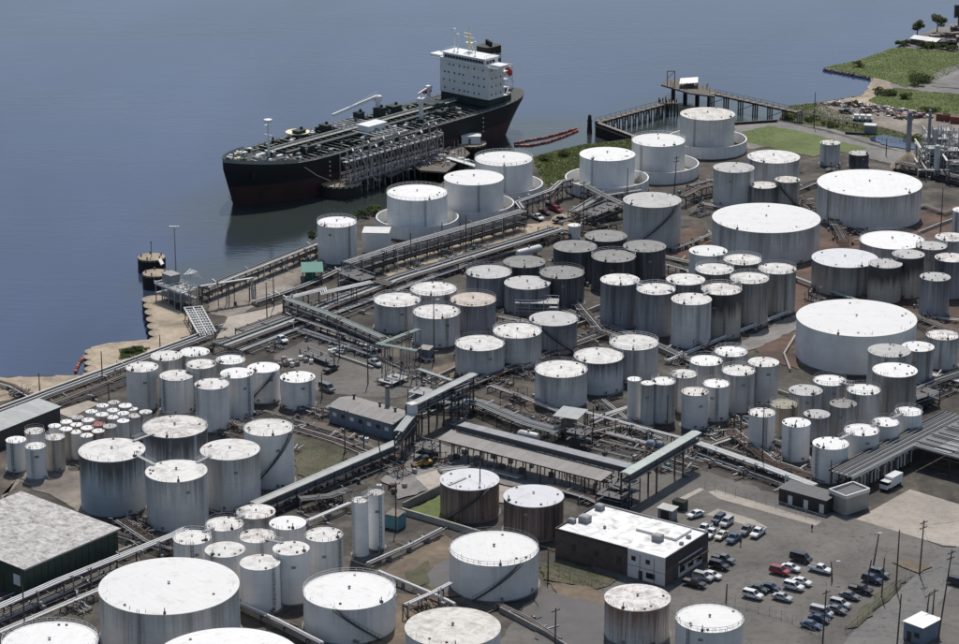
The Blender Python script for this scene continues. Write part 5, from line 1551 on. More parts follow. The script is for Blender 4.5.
def prism_building(name, label, cat, roof_px, z, wall, roof, eave=.35, group=None):
    """flat-roofed building from its roof corners (near-left, near-right, far-right, far-left)"""
    P = [at(u, v, z) for u, v in roof_px]
    d = P[1] - P[0]
    ang = math.atan2(d.y, d.x)
    o = Vector((P[0].x, P[0].y, 0))
    q = pts_local(roof_px, z, o + Vector((0, 0, z)), ang)
    L = d.length
    D = (q[3][1] + q[2][1]) / 2
    t = thing(name, label, cat, o, ang, group)
    return t, L, D
# long two-level truck-loading canopy
a, ang, L = frame((437, 439.5), (601, 481.5), 5.2)
t = thing('loading_canopy', 'long grey two-level canopy over the truck loading bays', 'canopy', (a.x, a.y, 0), ang)
n = 22
for i in range(n):
    x0, w = i * L / n, L / n
    mb = MB()
    mb.v = [(x0, 0, 5.2), (x0 + w - .03, 0, 5.2), (x0 + w - .03, 6.2, 5.9), (x0, 6.2, 5.9), (x0, 0, 5.32), (x0 + w - .03, 0, 5.32), (x0 + w - .03, 6.2, 6.02), (x0, 6.2, 6.02)]
    mb.f = [(3, 2, 1, 0), (4, 5, 6, 7), (0, 1, 5, 4), (1, 2, 6, 5), (2, 3, 7, 6), (3, 0, 4, 7)]
    mb.build('roof_sheet', M['canopy_light'], t)
    x1, w2 = 2 + i * (L + 3.5) / n, (L + 3.5) / n
    MB().box(x1 + w2 / 2, 7.9, 7.5, w2 - .03, 3.2, .18).build('upper_roof_sheet', M['canopy_grey'], t)
MB().box(L / 2 + 3, 6.45, 6.75, L + 3, .2, 1.3).build('back_panel', M['steel_dark'], t)
for i in range(12):
    x = .6 + i * (L - 1.2) / 11
    for y in (.5, 5.8): MB().beam((x, y, 0), (x, y, 5.2), .26, .26).build('column', M['steel_dark'], t)
    MB().beam((x, 9.2, 0), (x, 9.2, 7.4), .26, .26).build('column', M['steel_dark'], t)
    MB().beam((x, 6.7, 5.0), (x, 6.7, 7.4), .2, .2).build('column', M['steel_dark'], t)
    MB().beam((x, .5, 5.0), (x, 5.8, 5.5), .2, .25).build('rafter', M['steel_dark'], t)
for i in range(26):
    x, y = rs.uniform(1, L - 1), rs.uniform(1, 9)
    k = rs.random()
    if k < .5: MB().tube([(x, y, 0), (x, y, 3.4), (x + .9, y - .5, 3.8), (x + 1.4, y - .8, 2.2)], .13, 6).build('loading_spout', M[rs.choice(('steel_dark', 'pipe_grey', 'steel_rust'))], t)
    else: MB().box(x, y, .7, rs.uniform(.7, 1.8), rs.uniform(.6, 1.2), 1.4).build('meter_cabinet', M[rs.choice(('steel_dark', 'steel_grey', 'wood'))], t)
MB().box(L / 2, 4.5, 3.2, L - 1, 1.3, .14).build('loading_walkway', M['steel_rust'], t)
for i in range(4): MB().tube([(0, 2 + i * 1.4, 4.3), (L, 2 + i * 1.4, 4.3)], .16, 6).build('pipe', M[('pipe_brown', 'pipe_grey', 'steel_rust', 'pipe_grey')[i]], t, True)
# right-hand loading rack with its wide flat roof
a, ang, L = frame((856, 476), (914, 446), 5.6)
t = thing('loading_rack', 'dark flat-roofed loading rack with white drop pipes at the right', 'loading rack', (a.x, a.y, 0), ang)
L2 = L + 26
n = 16
for i in range(n):
    x0 = -1.5 + i * (L2 + 1.5) / n
    w = (L2 + 1.5) / n
    MB().box(x0 + w / 2, 3.4, 5.6 + .02 * (i % 2), w - .04, 6.8, .18).build('roof_sheet', M['rack_roof'], t)
for i in range(10):
    x0 = L + .3 + i * 3.1
    for j in range(4): MB().box(x0 + 1.5, -2.8 - j * 5.12, 5.9 + rs.uniform(-.12, .12), 3.0, 5.05, .16).build('roof_sheet', M[('rack_roof', 'steel_grey', 'rack_roof')[(i * 3 + j) % 3]], t)
    MB().beam((x0 + 1.5, -.5, 6.3), (x0 + 1.5, -20.5, 6.3), .2, .25).build('roof_sheet', M['rack_roof'], t)
MB().beam((-1.5, .1, 5.3), (L, .1, 5.3), .3, .5).build('edge_beam', M['rail_white'], t)
MB().beam((-1.5, 6.9, 5.9), (L2, 6.9, 5.9), .35, .5).build('edge_beam', M['steel_dark'], t)
MB().beam((L, -20.8, 5.6), (L, .1, 5.6), .3, .5).build('edge_beam', M['galv'], t)
MB().beam((L, -20.9, 5.6), (L + 31, -20.9, 5.6), .3, .5).build('edge_beam', M['galv'], t)
for y in (1.6, 3.2, 4.6, 5.8): MB().tube([(-1, y, 6.15), (L2, y, 6.15)], .2, 6).build('roof_pipe', M['steel_grey' if y < 4 else 'pipe_grey'], t, True)
for i in range(4): MB().tube([(L + 2 + i * 7, .5, 6.3), (L + 2 + i * 7, -20, 6.3)], .2, 6).build('roof_pipe', M['steel_grey'], t, True)
for i in range(9):
    for y in (.4, 6.4): MB().beam((-1 + i * L / 8, y, 0), (-1 + i * L / 8, y, 5.5), .28, .28).build('column', M['steel_dark'], t)
for i in range(5):
    for y in (-20, -10): MB().beam((L + 1 + i * 7, y, 0), (L + 1 + i * 7, y, 5.8), .3, .3).build('column', M['steel_dark'], t)
for i in range(18):
    x = 2.5 + i * 1.55
    MB().tube([(x, 1.8, .3), (x, 1.8, 3.4), (x, 1.0, 4.0)], .28 if i % 3 else .36, 8).build('drop_pipe', M['pipe_white' if i % 4 else 'pipe_grey'], t, True)
MB().box(L / 2 + 2, 3.6, 2.6, L, 2, .15).build('loading_walkway', M['steel_dark'], t)

# ------------------------------------------------------------------ buildings
def walls(t, L, D, h, mat, y0=0.0):
    MB().prism([(0, 0), (L, 0), (L, D), (0, D)], 0, h).build('wall', M[mat], t)
# flat-roofed office
ZO = 7.0
P0, P1, P3 = at(555.5, 528.5, ZO), at(665.5, 558.5, ZO), at(599.5, 503.5, ZO)
d = P1 - P0
ang = math.atan2(d.y, d.x)
L = d.length
e = P3 - P0
D = abs(-e.x * math.sin(ang) + e.y * math.cos(ang))
office = thing('office_building', 'flat white-roofed office with dark brick and white end beside the car park', 'building', (P0.x, P0.y, 0), ang)
sk = (e.x * math.cos(ang) + e.y * math.sin(ang)) / D                 # plan is a parallelogram
def op(x, y): return (x + sk * y, y)
LS = L * .665
MB().prism([op(0, 0), op(LS, 0), op(LS, D), op(0, D)], 0, ZO - .5).build('brick_wall', M['brick_wall'], office)
MB().prism([op(LS + .005, -.05), op(L, -.05), op(L, D), op(LS + .005, D)], 0, ZO - .5).build('white_wall', M['white_wall'], office)
roof = MB().prism([op(.25, .25), op(L - .25, .25), op(L - .25, D - .25), op(.25, D - .25)], ZO - .5, ZO - .25).build('roof', M['office_roof'], office)
for (A, B, m) in (((0, 0), (LS, 0), 'dark_trim'), ((LS, 0), (L, 0), 'white_wall'), ((L, 0), (L, D), 'dark_trim'), ((L, D), (0, D), 'steel_grey'), ((0, D), (0, 0), 'dark_trim')):
    a_, b_ = op(*A), op(*B)
    MB().beam((a_[0], a_[1], ZO - .2), (b_[0], b_[1], ZO - .2), .3, .62).build('parapet', M[m], office)
c = op(L * .62, D * .45)
MB().prism([op(L * .52, D * .55), op(L * .88, D * .55), op(L * .88, D * .93), op(L * .52, D * .93)], ZO - .25, ZO + .35).build('raised_roof', M['office_roof'], roof)
for (fx, fy, a_, b_, h_) in ((.10, .42, 2.4, 2.2, 1.5), (.06, .86, 1.8, 1.8, 1.3), (.76, .44, 2.2, 2.0, 1.5), (.03, .30, 1.6, 1.2, 1.0), (.93, .72, 1.0, .8, .7), (.95, .5, .8, .8, .6), (.30, .38, .5, .5, .6)):
    x, y = op(L * fx, D * fy)
    MB().box(x, y, ZO - .25 + h_ / 2, a_, b_, h_).box(x, y, ZO - .22 + h_, a_ * .7, b_ * .7, .12).build('air_unit', M['steel_grey'], roof)
for i in range(5):
    x = LS + 1.2 + i * (L - LS - 2.4) / 4
    if i in (0, 2): MB().box(x + .4, -.08, 4.9, 1.1, .1, 1.1).build('window', M['glass_dark'], office)
    if i in (1, 3): MB().box(x + .2, -.1, 3.1, .12, .1, 6).build('downpipe', M['steel_grey'], office)
MB().box(LS + (L - LS) * .35, -.08, 1.15, 1.1, .1, 2.2).build('door', M['dark_trim'], office)
MB().box(LS + (L - LS) * .62, -.08, 1.6, 2.4, .1, 1.4).build('window', M['glass_dark'], office)
MB().box(LS + (L - LS) * .5, -.09, 3.1, L - LS, .1, .12).build('string_course', M['steel_grey'], office)
for i in range(6):
    x = 2 + i * LS / 6.4
    MB().box(x, -.02, 3.2 + (i % 2) * .3, 1.2, .1, 1.5).build('bricked_window', M['dark_trim' if i % 2 else 'brick_wall'], office)
ea = math.atan2(D, sk * D)                                     # end wall direction
EL = D / math.sin(ea)
for i in range(3):
    s = EL * (.4 + i * .2)
    x, y = L + s * math.cos(ea), s * math.sin(ea)
    nx, ny = math.sin(ea), -math.cos(ea)
    MB().box(x + nx * .75, y + ny * .75, 3.4, 3.4, 1.6, .35, ea).build('awning', M['dark_trim'], office)
    MB().box(x + nx * .06, y + ny * .06, 1.9, 2.2, .1, 1.6, ea).build('window', M['glass_dark'], office)
for s0, s1, m in ((0, .3, 'brick_wall'), (.88, 1, 'brick_wall')):
    x, y = L + EL * (s0 + s1) / 2 * math.cos(ea), EL * (s0 + s1) / 2 * math.sin(ea)
    MB().box(x + math.sin(ea) * .05, y - math.cos(ea) * .05, 3.2, EL * (s1 - s0), .14, 6.3, ea).build('brick_panel', M[m], office)
x, y = L + EL * .5 * math.cos(ea), EL * .5 * math.sin(ea)
MB().box(x + math.sin(ea) * .06, y - math.cos(ea) * .06, 5.3, EL, .14, 2.3, ea).build('fascia', M['dark_trim'], office)
# green warehouse
ZW = 7.6
P0, P1 = at(24, 569, ZW), at(117.5, 529, ZW)
d = P1 - P0
ang = math.atan2(d.y, d.x)
L, D = d.length, 34.0
wh = thing('warehouse', 'dark green metal warehouse with dirty pale roof at the lower left', 'warehouse', (P0.x, P0.y, 0), ang)
Pf = at(0, 487, ZW + 1.2)
e = P1 - at(0, 487, ZW)
f = Vector((-e.x, -e.y, 0))
sk = (f.x * math.cos(ang) + f.y * math.sin(ang)) / (-f.x * math.sin(ang) + f.y * math.cos(ang))
def wp(x, y): return (x + sk * y, y)
MB().prism([wp(0, 0), wp(L, 0), wp(L, D), wp(0, D)], 0, ZW - .2).build('wall', M['green_wall'], wh)
n = 24
for i in range(n):
    x0, x1 = -.5 + i * (L + 1) / n, -.5 + (i + 1) * (L + 1) / n - .02
    a_, b_, c_, d_ = wp(x0, -.5), wp(x1, -.5), wp(x1, D), wp(x0, D)
    mb = MB()
    z0, z1 = ZW, ZW + .5
    mb.v = [(*a_, z0), (*b_, z0), (*c_, z1), (*d_, z1), (*a_, z0 + .16), (*b_, z0 + .16), (*c_, z1 + .16), (*d_, z1 + .16)]
    mb.f = [(3, 2, 1, 0), (4, 5, 6, 7), (0, 1, 5, 4), (1, 2, 6, 5), (2, 3, 7, 6), (3, 0, 4, 7)]
    mb.build('roof_sheet', M['shed_roof'], wh)
MB().beam((-.5, -.55, ZW - .02), (L + .5, -.55, ZW - .02), .2, .4).build('gutter', M['steel_grey'], wh)
for i in range(14): MB().box(1 + i * (L - 2) / 13, -.04, ZW / 2, .14, .1, ZW - .5).build('rib', M['green_wall'], wh)
x, y = wp(0, 2.6)
MB().box(x - .06, y, 4.2, .12, 2.2, 2.6, math.atan2(1, sk) - math.pi / 2).build('window', M['rail_white'], wh)
x, y = wp(0, 9)
MB().box(x - .06, y, 2.2, .12, 3.6, 4.2, math.atan2(1, sk) - math.pi / 2).build('door', M['dark_trim'], wh)
# blue-walled shed with a stack
ZB = 4.6
P0, P1 = at(329, 406, ZB), at(392.5, 424, ZB)
d = P1 - P0
ang, L, D = math.atan2(d.y, d.x), d.length, 9.5
sh = thing('blue_shed', 'long blue-walled shed with pale roof and a tall stack', 'shed', (P0.x, P0.y, 0), ang)
MB().prism([(0, 0), (L, 0), (L, D), (0, D)], 0, ZB - .15).build('wall', M['blue_wall'], sh)
for i in range(18):
    x0, w = -.4 + i * (L + .8) / 18, (L + .8) / 18
    mb = MB()
    mb.v = [(x0, -.4, ZB - .1), (x0 + w - .02, -.4, ZB - .1), (x0 + w - .02, D * .5, ZB + .9), (x0, D * .5, ZB + .9), (x0 + w - .02, D + .4, ZB - .1), (x0, D + .4, ZB - .1)]
    mb.v += [(a_, b_, c_ + .12) for a_, b_, c_ in mb.v]
    mb.f = [(6, 7, 8, 9), (9, 8, 10, 11), (3, 2, 1, 0), (5, 4, 2, 3), (0, 1, 7, 6), (4, 5, 11, 10), (1, 2, 8, 7), (2, 4, 10, 8), (0, 6, 9, 3), (3, 9, 11, 5)]
    mb.build('roof_sheet', M['canopy_light'], sh)
for x in (.0, L): MB().prism([(x - .02, .2), (x + .02, .2), (x + .02, D - .2), (x - .02, D - .2)], ZB - .2, ZB + .35).build('gable', M['blue_wall'], sh)
for i in range(7):
    MB().box(2 + i * (L - 4) / 6, -.05, 2.7, 1.3, .1, 1.0).build('window', M['glass_dark' if i % 2 else 'rail_white'], sh)
for (x, y) in ((L * .55, D * .7), (L * .82, D * .62), (L * .12, D * .75)): MB().cyl(x, y, ZB, ZB + 1.8, .3, 8).cyl(x, y, ZB + 1.6, ZB + 2, .5, 8).build('roof_vent', M['steel_dark'], sh)
MB().tube([(L * .58, D * .95, 0), (L * .58, D * .95, 10.5)], [.75, .6], 14).build('stack', M['steel_grey'], sh)
MB().tube([(L * .58, D * .95, 10.0), (L * .58, D * .95, 10.6)], .72, 14).build('stack_cap', M['steel_dark'], sh)
# sloping shed at the left edge
ZS = 5.0
P0, P1 = at(-40, 447, ZS), at(61.5, 406.5, ZS)
d = P1 - P0
ang, L, D = math.atan2(d.y, d.x), d.length, 8.5
sh = thing('long_shed', 'long low shed with pale grey roof at the left edge', 'shed', (P0.x, P0.y, 0), ang)
MB().prism([(0, .3), (L - .3, .3), (L - .3, D - .3), (0, D - .3)], 0, ZS - .4).build('wall', M['steel_dark'], sh)
for i in range(14):
    x0, w = i * L / 14, L / 14
    mb = MB()
    mb.v = [(x0, 0, ZS - .1), (x0 + w - .02, 0, ZS - .1), (x0 + w - .02, D, ZS + .5), (x0, D, ZS + .5)]
    mb.v += [(a_, b_, c_ + .12) for a_, b_, c_ in mb.v]
    mb.f = [(3, 2, 1, 0), (4, 5, 6, 7), (0, 1, 5, 4), (1, 2, 6, 5), (2, 3, 7, 6), (3, 0, 4, 7)]
    mb.build('roof_sheet', M['gallery_roof'], sh)
def simple_building(name, label, cat, A, B, z, D, wall, roof, over=.3, open_=False, doors=0, group=None, slope=.25, base=0):
    """near eave runs from A to B in the photograph; depth D metres away from the viewer"""
    a_, ang_, L_ = frame(A, B, z + base)
    t_ = thing(name, label, cat, (a_.x, a_.y, base), ang_, group)
    if open_:
        for x in (.2, L_ / 2, L_ - .2):
            for y in (.2, D - .2): MB().beam((x, y, 0), (x, y, z), .2, .2).build('post', M['steel_grey'], t_)
        MB().box(L_ * .4, D * .6, z * .35, L_ * .5, D * .5, z * .7).box(L_ * .4, D * .6, z * .72, L_ * .3, D * .3, .3).build('machinery', M[wall], t_)
    else:
        MB().prism([(0, 0), (L_, 0), (L_, D), (0, D)], 0, z - .1).build('wall', M[wall], t_)
        for i in range(doors):
            MB().box((i + .5) * L_ / doors, -.05, 1.25, min(2.2, L_ / doors * .55), .1, 2.3).build('door', M['white_wall' if i % 2 else 'dark_trim'], t_)
    n_ = max(3, int(L_ / 2.2))
    for i in range(n_):
        x0, w = -over + i * (L_ + 2 * over) / n_, (L_ + 2 * over) / n_
        mb = MB()
        mb.v = [(x0, -over, z), (x0 + w - .02, -over, z), (x0 + w - .02, D + over, z + slope), (x0, D + over, z + slope)]
        mb.v += [(q[0], q[1], q[2] + .12) for q in mb.v]
        mb.f = [(3, 2, 1, 0), (4, 5, 6, 7), (0, 1, 5, 4), (1, 2, 6, 5), (2, 3, 7, 6), (3, 0, 4, 7)]
        mb.build('roof_sheet', M[roof], t_)
    return t_, L_
simple_building('green_shelter', 'open shelter with bright green roof beside the lone quay tank', 'shelter', (302.5, 272.5), (322.5, 272), 3.6, 9.5, 'green_paint', 'green_paint', open_=True)
simple_building('white_box_building', 'plain white box building left of the first round bund', 'building', (362, 233), (389, 233.5), 6.6, 7, 'wall_clean', 'white_wall', doors=0, over=.05, slope=.05)
simple_building('pump_shed', 'small open pump shed with grey-green roof below the squat tanks', 'shed', (554, 416), (577, 419.5), 6.2, 7, 'wood_pale', 'gallery_roof', open_=True)
simple_building('low_depot', 'low dark depot with pale doors left of the loading rack', 'building', (779, 488), (826, 501), 3.6, 5.5, 'dark_trim', 'steel_dark', doors=6)
t, L = simple_building('gate_house', 'small pale building with open dark roof pit at the end of the loading rack', 'building', (829.5, 492), (846, 499), 4.4, 8, 'concrete', 'steel_dark', over=0)
for (x0, y0, x1, y1) in ((0, -.1, L, -.1), (L, -.1, L, 8), (L, 8, 0, 8), (0, 8, 0, -.1)):
    MB().beam((x0, y0, 4.8), (x1, y1, 4.8), .4, .9).build('parapet', M['white_wall'], t)
t, L = simple_building('gate_booth', 'white-roofed blue-grey gate booth by the road at the lower right', 'booth', (904, 621.5), (923, 628.5), 4.2, 6.5, 'blue_wall', 'white_paint', doors=0, over=.25, slope=.1)
MB().box(L * .3, -.05, 1.2, 1.1, .1, 2.2).build('door', M['dark_trim'], t)
MB().box(L * .7, -.05, 2.0, 1.3, .1, 1.1).build('window', M['glass_dark'], t)
t, L = simple_building('office_trailer', 'grey box trailer behind the flat-roofed office', 'trailer', (658, 508), (672, 511.5), 2.8, 2.6, 'steel_grey', 'galv', doors=1)
t, L = simple_building('teal_container', 'teal container with pale roof right of the twin silos', 'container', (385, 514.5), (398, 517.5), 3.4, 3.6, 'teal', 'dust', over=0)
t, L = simple_building('equipment_hut', 'small grey hut with pale lid behind the green Z-shaped bridge', 'hut', (418.5, 349), (429, 350.5), 3.2, 3.2, 'blue_wall', 'concrete', over=.1)
p = at(680, 509)
t = thing('dumpster', 'dark green dumpster behind the flat-roofed office', 'dumpster', (p.x, p.y, 0), R(-35))
MB().prism([(-1.6, -1.1), (1.6, -1.1), (1.6, 1.1), (-1.6, 1.1)], .15, 2.2).build('bin', M['green_wall'], t)
MB().box(0, 0, 2.25, 3.4, 2.4, .12).build('lid', M['rubber'], t)
# far shed and wreckage on the upper right bank
t, L = simple_building('far_shed', 'long pale-roofed shed on the far bank at the top right', 'shed', (910.5, 38.5), (936, 42), 2.4, 4, 'wood', 'rail_white', slope=.8, base=LOW)
p = at(958, 30)
t = thing('billboard', 'dark sign board on a post at the top right edge', 'sign', p)
MB().beam((0, 0, 0), (0, 0, 7), .6, .6).build('post', M['steel_rust'], t)
MB().box(0, 0, 8.6, 4.4, .5, 6).build('panel', M['blue_wall'], t)
MB().box(0, -.3, 8.6, 3.4, .1, 4.6).build('face', M['glass_dark'], t)

# horizontal vessels
def vessel(label, A, B, z, r, mat, group=None):
    a_, ang_, L_ = frame(A, B, z)
    t_ = thing('horizontal_vessel', label, 'vessel', (a_.x, a_.y, 0), ang_, group)
    MB().tube([(0, 0, z - .0), (.25, 0, z), (.8, 0, z), (L_ - .8, 0, z), (L_ - .25, 0, z), (L_, 0, z)], [.3 * r, .8 * r, r, r, .8 * r, .3 * r], 18).build('shell', M[mat], t_, True)
    for x in (L_ * .25, L_ * .75): MB().box(x, 0, (z - r * .5) / 2, .5, r * 1.5, z - r * .5).build('saddle', M['concrete'], t_)
    MB().cyl(L_ / 2, 0, z + r * .8, z + r + .5, .3, 8).build('manway', M['steel_grey'], t_)
vessel('white horizontal vessel beside the leftmost dark-roofed tank', (517, 254), (541, 247.5), 2.4, 1.2, 'pipe_white')
vessel('silver horizontal vessel behind the long loading canopy', (518, 434), (539, 438.5), 2.6, 1.35, 'pipe_silver')
vessel('blue horizontal vessel below the narrow tanks', (646, 444), (664, 446), 1.8, 1.3, 'blue_wall')
# steel platform frames
def steel_frame(label, A, B, z, D, mat='galv', levels=2):
    a_, ang_, L_ = frame(A, B, z)
    t_ = thing('steel_platform', label, 'platform', (a_.x, a_.y, 0), ang_, 'steel platform frames')
    n_ = max(2, int(L_ / 4))
    for i in range(n_ + 1):
        for y in (0, D): MB().beam((i * L_ / n_, y, 0), (i * L_ / n_, y, z + 1), .22, .22).build('post', M[mat], t_)
    for k in range(levels):
        zz = z * (k + 1) / levels
        MB().box(L_ / 2, D / 2, zz, L_ + .3, D + .3, .16).build('grating', M[mat], t_)
        for y in (0, D): MB().tube([(0, y, zz + 1.05), (L_, y, zz + 1.05)], .06, 4).build('guard_rail', M['rail_white'], t_)
        for i in range(n_): MB().tube([(i * L_ / n_ + 1, D * .3, zz + .3), (i * L_ / n_ + 1, D * .7, zz + .3), (i * L_ / n_ + 2, D * .7, zz + 1.0)], .18, 6).build('pipe', M[('pipe_grey', 'pipe_brown', 'pipe_silver')[i % 3]], t_)
steel_frame('pale platform frame behind the dull tank with the diagonal stair', (515, 303), (558, 304), 5.0, 5)
steel_frame('platform frame among pipes right of the blue-walled shed', (408, 392), (440, 398), 3.4, 5, 'steel_grey')
steel_frame('pale slatted platform behind the green Z-shaped bridge legs', (392, 384), (408, 377), 1.2, 5, 'galv', 1)
steel_frame('tall frame under the end of the upper gallery', (455, 392), (470, 386), 8.5, 4, 'steel_dark', 3)
steel_frame('dark frame beside the pale green bridge gallery', (620, 490), (640, 482), 4.5, 4, 'steel_dark', 2)
steel_frame('dark platform frame left of the grey box trailer', (596, 494), (622, 500), 3.6, 5, 'steel_dark', 2)
steel_frame('platform frame below the galleries left of the long canopy', (414, 446), (432, 450), 3.6, 4, 'steel_dark', 2)
steel_frame('pump station frame where the quay rack meets the road', (338, 273), (360, 281), 5.0, 6, 'steel_dark', 2)
steel_frame('dark frame right of the parked red cars', (595, 216), (622, 205), 5.0, 6, 'steel_dark', 2)
steel_frame('dark platform beside the tall striped tank', (916, 400), (940, 392), 4.0, 5, 'steel_dark', 2)
steel_frame('dark framework above the pump shed legs', (566, 432), (585, 436), 4.2, 4, 'steel_dark', 2)
steel_frame('platform with pipes at the right end of the waterfront cluster', (300, 352), (326, 362), 1.4, 3, 'steel_dark', 1)
# walkways joining tank roofs
def catwalk(label, k0, k1):
    a_, b_ = TANKS[k0], TANKS[k1]
    p_, q_ = Vector((a_[0], a_[1], a_[3])), Vector((b_[0], b_[1], b_[3]))
    d_ = q_ - p_
    f_ = Vector((d_.x, d_.y, 0)).normalized()
    p_, q_ = p_ + f_ * (a_[2] - .8) + Vector((0, 0, .3)), q_ - f_ * (b_[2] - .8) + Vector((0, 0, .3))
    t_ = thing('roof_walkway', label, 'walkway', p_, 0, 'walkways between tank roofs')
    d_ = q_ - p_
    MB().beam((0, 0, 0), d_, .9, .12).build('deck', M['galv'], t_)
    n_ = Vector((-f_.y, f_.x, 0)) * .45
    for k in (1, -1):
        mb = MB().tube([n_ * k + Vector((0, 0, 1)), d_ + n_ * k + Vector((0, 0, 1))], .05, 4)
        for i in range(5): mb.beam(n_ * k + d_ * (i / 4), n_ * k + d_ * (i / 4) + Vector((0, 0, 1)), .06, .06)
        mb.build('guard_rail', M['rail_white'], t_)
for lab, a_, b_ in (('walkway from the leftmost big weathered tank to the foremost', 'C1', 'C2'), ('walkway between the foremost big grey tank and its right neighbour', 'C2', 'C4'), ('walkway between the leftmost big tank and the one behind', 'C1', 'C3'),
                    ('walkway from the rack-end white tank to its neighbour', 'N3', 'N4'), ('walkway from the neighbour to the third small rack tank', 'N4', 'N5'), ('walkway from the third to the last small rack tank', 'N5', 'N6'),
                    ('walkway between the two left tanks of the nine', 'D1', 'D2'), ('walkway in the middle of the nine-tank cluster', 'D5', 'D8'), ('walkway between the back tanks of the nine', 'D2', 'D3'),
                    ('walkway between the foremost streaked tank and the half-brown one', 'K1', 'K3'), ('walkway from the half-brown tank to the next streaked one', 'K3', 'K4'), ('walkway between the two tall dark-walled tanks', 'J10', 'J11'),
                    ('walkway between the soot-streaked pair', 'P3', 'P4'), ('walkway joining the two rear railed tanks near the widest tank', 'N7', 'N8'), ('walkway joining the twin silos', 'Z1', 'Z2'), ('walkway between two waterfront white tanks', 'A3', 'A4')):
    catwalk(lab, a_, b_)
# low dike walls
def dike(label, pts, h=1.2, w=.5, mat='concrete'):
    P = [at(u, v) for u, v in pts]
    o = P[0].copy()
    t_ = thing('dike_wall', label, 'wall', o, 0, 'low dike walls')
    for i in range(len(P) - 1):
        a_, b_ = P[i] - o, P[i + 1] - o
        dd = b_ - a_
        n_ = max(1, int(dd.length / 5))
        for j in range(n_):
            p_, q_ = a_ + dd * (j / n_), a_ + dd * ((j + 1) / n_ - .004)
            MB().beam(p_ + Vector((0, 0, h / 2)), q_ + Vector((0, 0, h / 2)), w, h).build('panel', M[mat], t_)
dike('pink-grey dike wall beside the grass plot of the left rusty tank', [(402, 514), (447, 527), (480, 537)], 1.6)
dike('dark dike wall left of the left rusty tank', [(403, 511), (441, 493)], 2.2, .5, 'concrete_dark')
dike('long dike wall at the foot of the nine tanks', [(232, 606), (290, 634), (330, 655)], 1.2)
dike('dike wall below the wide stained cream roof tank', [(500, 612), (545, 636), (570, 652)], 1.3, .5, 'concrete_dark')
dike('pale dike wall in front of the narrow tanks', [(590, 428), (632, 410)], 1.0)
dike('pale wall below the squat tank row', [(428, 383), (465, 366), (540, 338), (600, 320)], 1.2, .5)
dike('dike wall behind the foremost dark-roofed tank', [(583, 316), (600, 309)], 1.5)
dike('dike wall around the widest white tank on the red soil', [(790, 372), (784, 356), (795, 338)], 1.0)
dike('low wall of the soil dike at the right edge', [(918, 235), (940, 226), (975, 214)], 1.2)
dike('low wall right of the very wide streaked tank', [(905, 238), (925, 246)], 1.0)
dike('pale dike wall by the row of small tanks at the rack', [(742, 380), (790, 397)], 1.0)
for i, (pts, lab) in enumerate((([(190, 420), (245, 440), (300, 452)], 'behind the big four tanks'), ([(262, 412), (330, 432), (395, 458)], 'in front of the blue-walled shed'), ([(270, 420), (340, 441), (398, 466)], 'below the earth bank'), ([(250, 512), (330, 478), (400, 450)], 'in the shadow of the long gallery'),
        ([(262, 516), (340, 484), (410, 456)], 'below the long gallery'), ([(430, 388), (470, 404), (530, 428)], 'behind the upper canopy roof'), ([(440, 395), (500, 417), (560, 438)], 'next to the canopy back panel'), ([(470, 383), (520, 363), (585, 340)], 'in front of the squat tank row'), ([(530, 420), (600, 444), (690, 470)], 'beside the pump shed'),
        ([(545, 415), (620, 441), (700, 464)], 'behind the asphalt apron'), ([(600, 400), (640, 432), (660, 440)], 'below the slim silos'), ([(700, 440), (760, 458), (830, 480)], 'at the feet of the small rack tanks'), ([(700, 458), (760, 478), (820, 497)], 'behind the low depot'), ([(640, 268), (700, 290), (740, 310)], 'between dark and streaked tanks'),
        ([(400, 290), (450, 272), (520, 250)], 'behind the squat tanks'), ([(380, 345), (410, 333), (460, 318)], 'around the railed squat tank'), ([(500, 310), (540, 298), (590, 280)], 'among the dark tanks'), ([(560, 262), (600, 246), (640, 230)], 'behind the dark tanks'), ([(690, 200), (740, 186), (800, 170)], 'behind the two small brown tanks'),
        ([(800, 205), (860, 232), (930, 262)], 'on the red soil between the wide tanks'), ([(905, 320), (940, 335), (975, 350)], 'right of the widest tank'), ([(905, 410), (940, 395), (975, 380)], 'behind the loading rack'), ([(110, 535), (150, 520), (200, 500)], 'at the feet of the big grey tanks'), ([(230, 345), (300, 317), (370, 292)], 'under the pipe corridor'),
        ([(250, 352), (320, 326), (390, 298)], 'below the pipe corridor'), ([(340, 272), (420, 250), (520, 222)], 'under the tall dark rack'), ([(405, 280), (470, 262), (560, 236)], 'beside the waterfront road'), ([(0, 605), (80, 572), (160, 540)], 'along the warehouse wall'), ([(0, 622), (60, 597), (110, 578)], 'under the white pair at bottom left'), ([(40, 410), (100, 392), (200, 352)], 'along the sandy bank'))):
    rack('dark low pipes ' + lab, pts, .5, 4 + i % 4, .75, .16, ('steel_dark', 'pipe_grey', 'pipe_brown', 'steel_rust', 'steel_dark', 'pipe_silver'), 6, group='dark low pipe runs', name='pipe_run', cat='pipes')
manifold_q = []
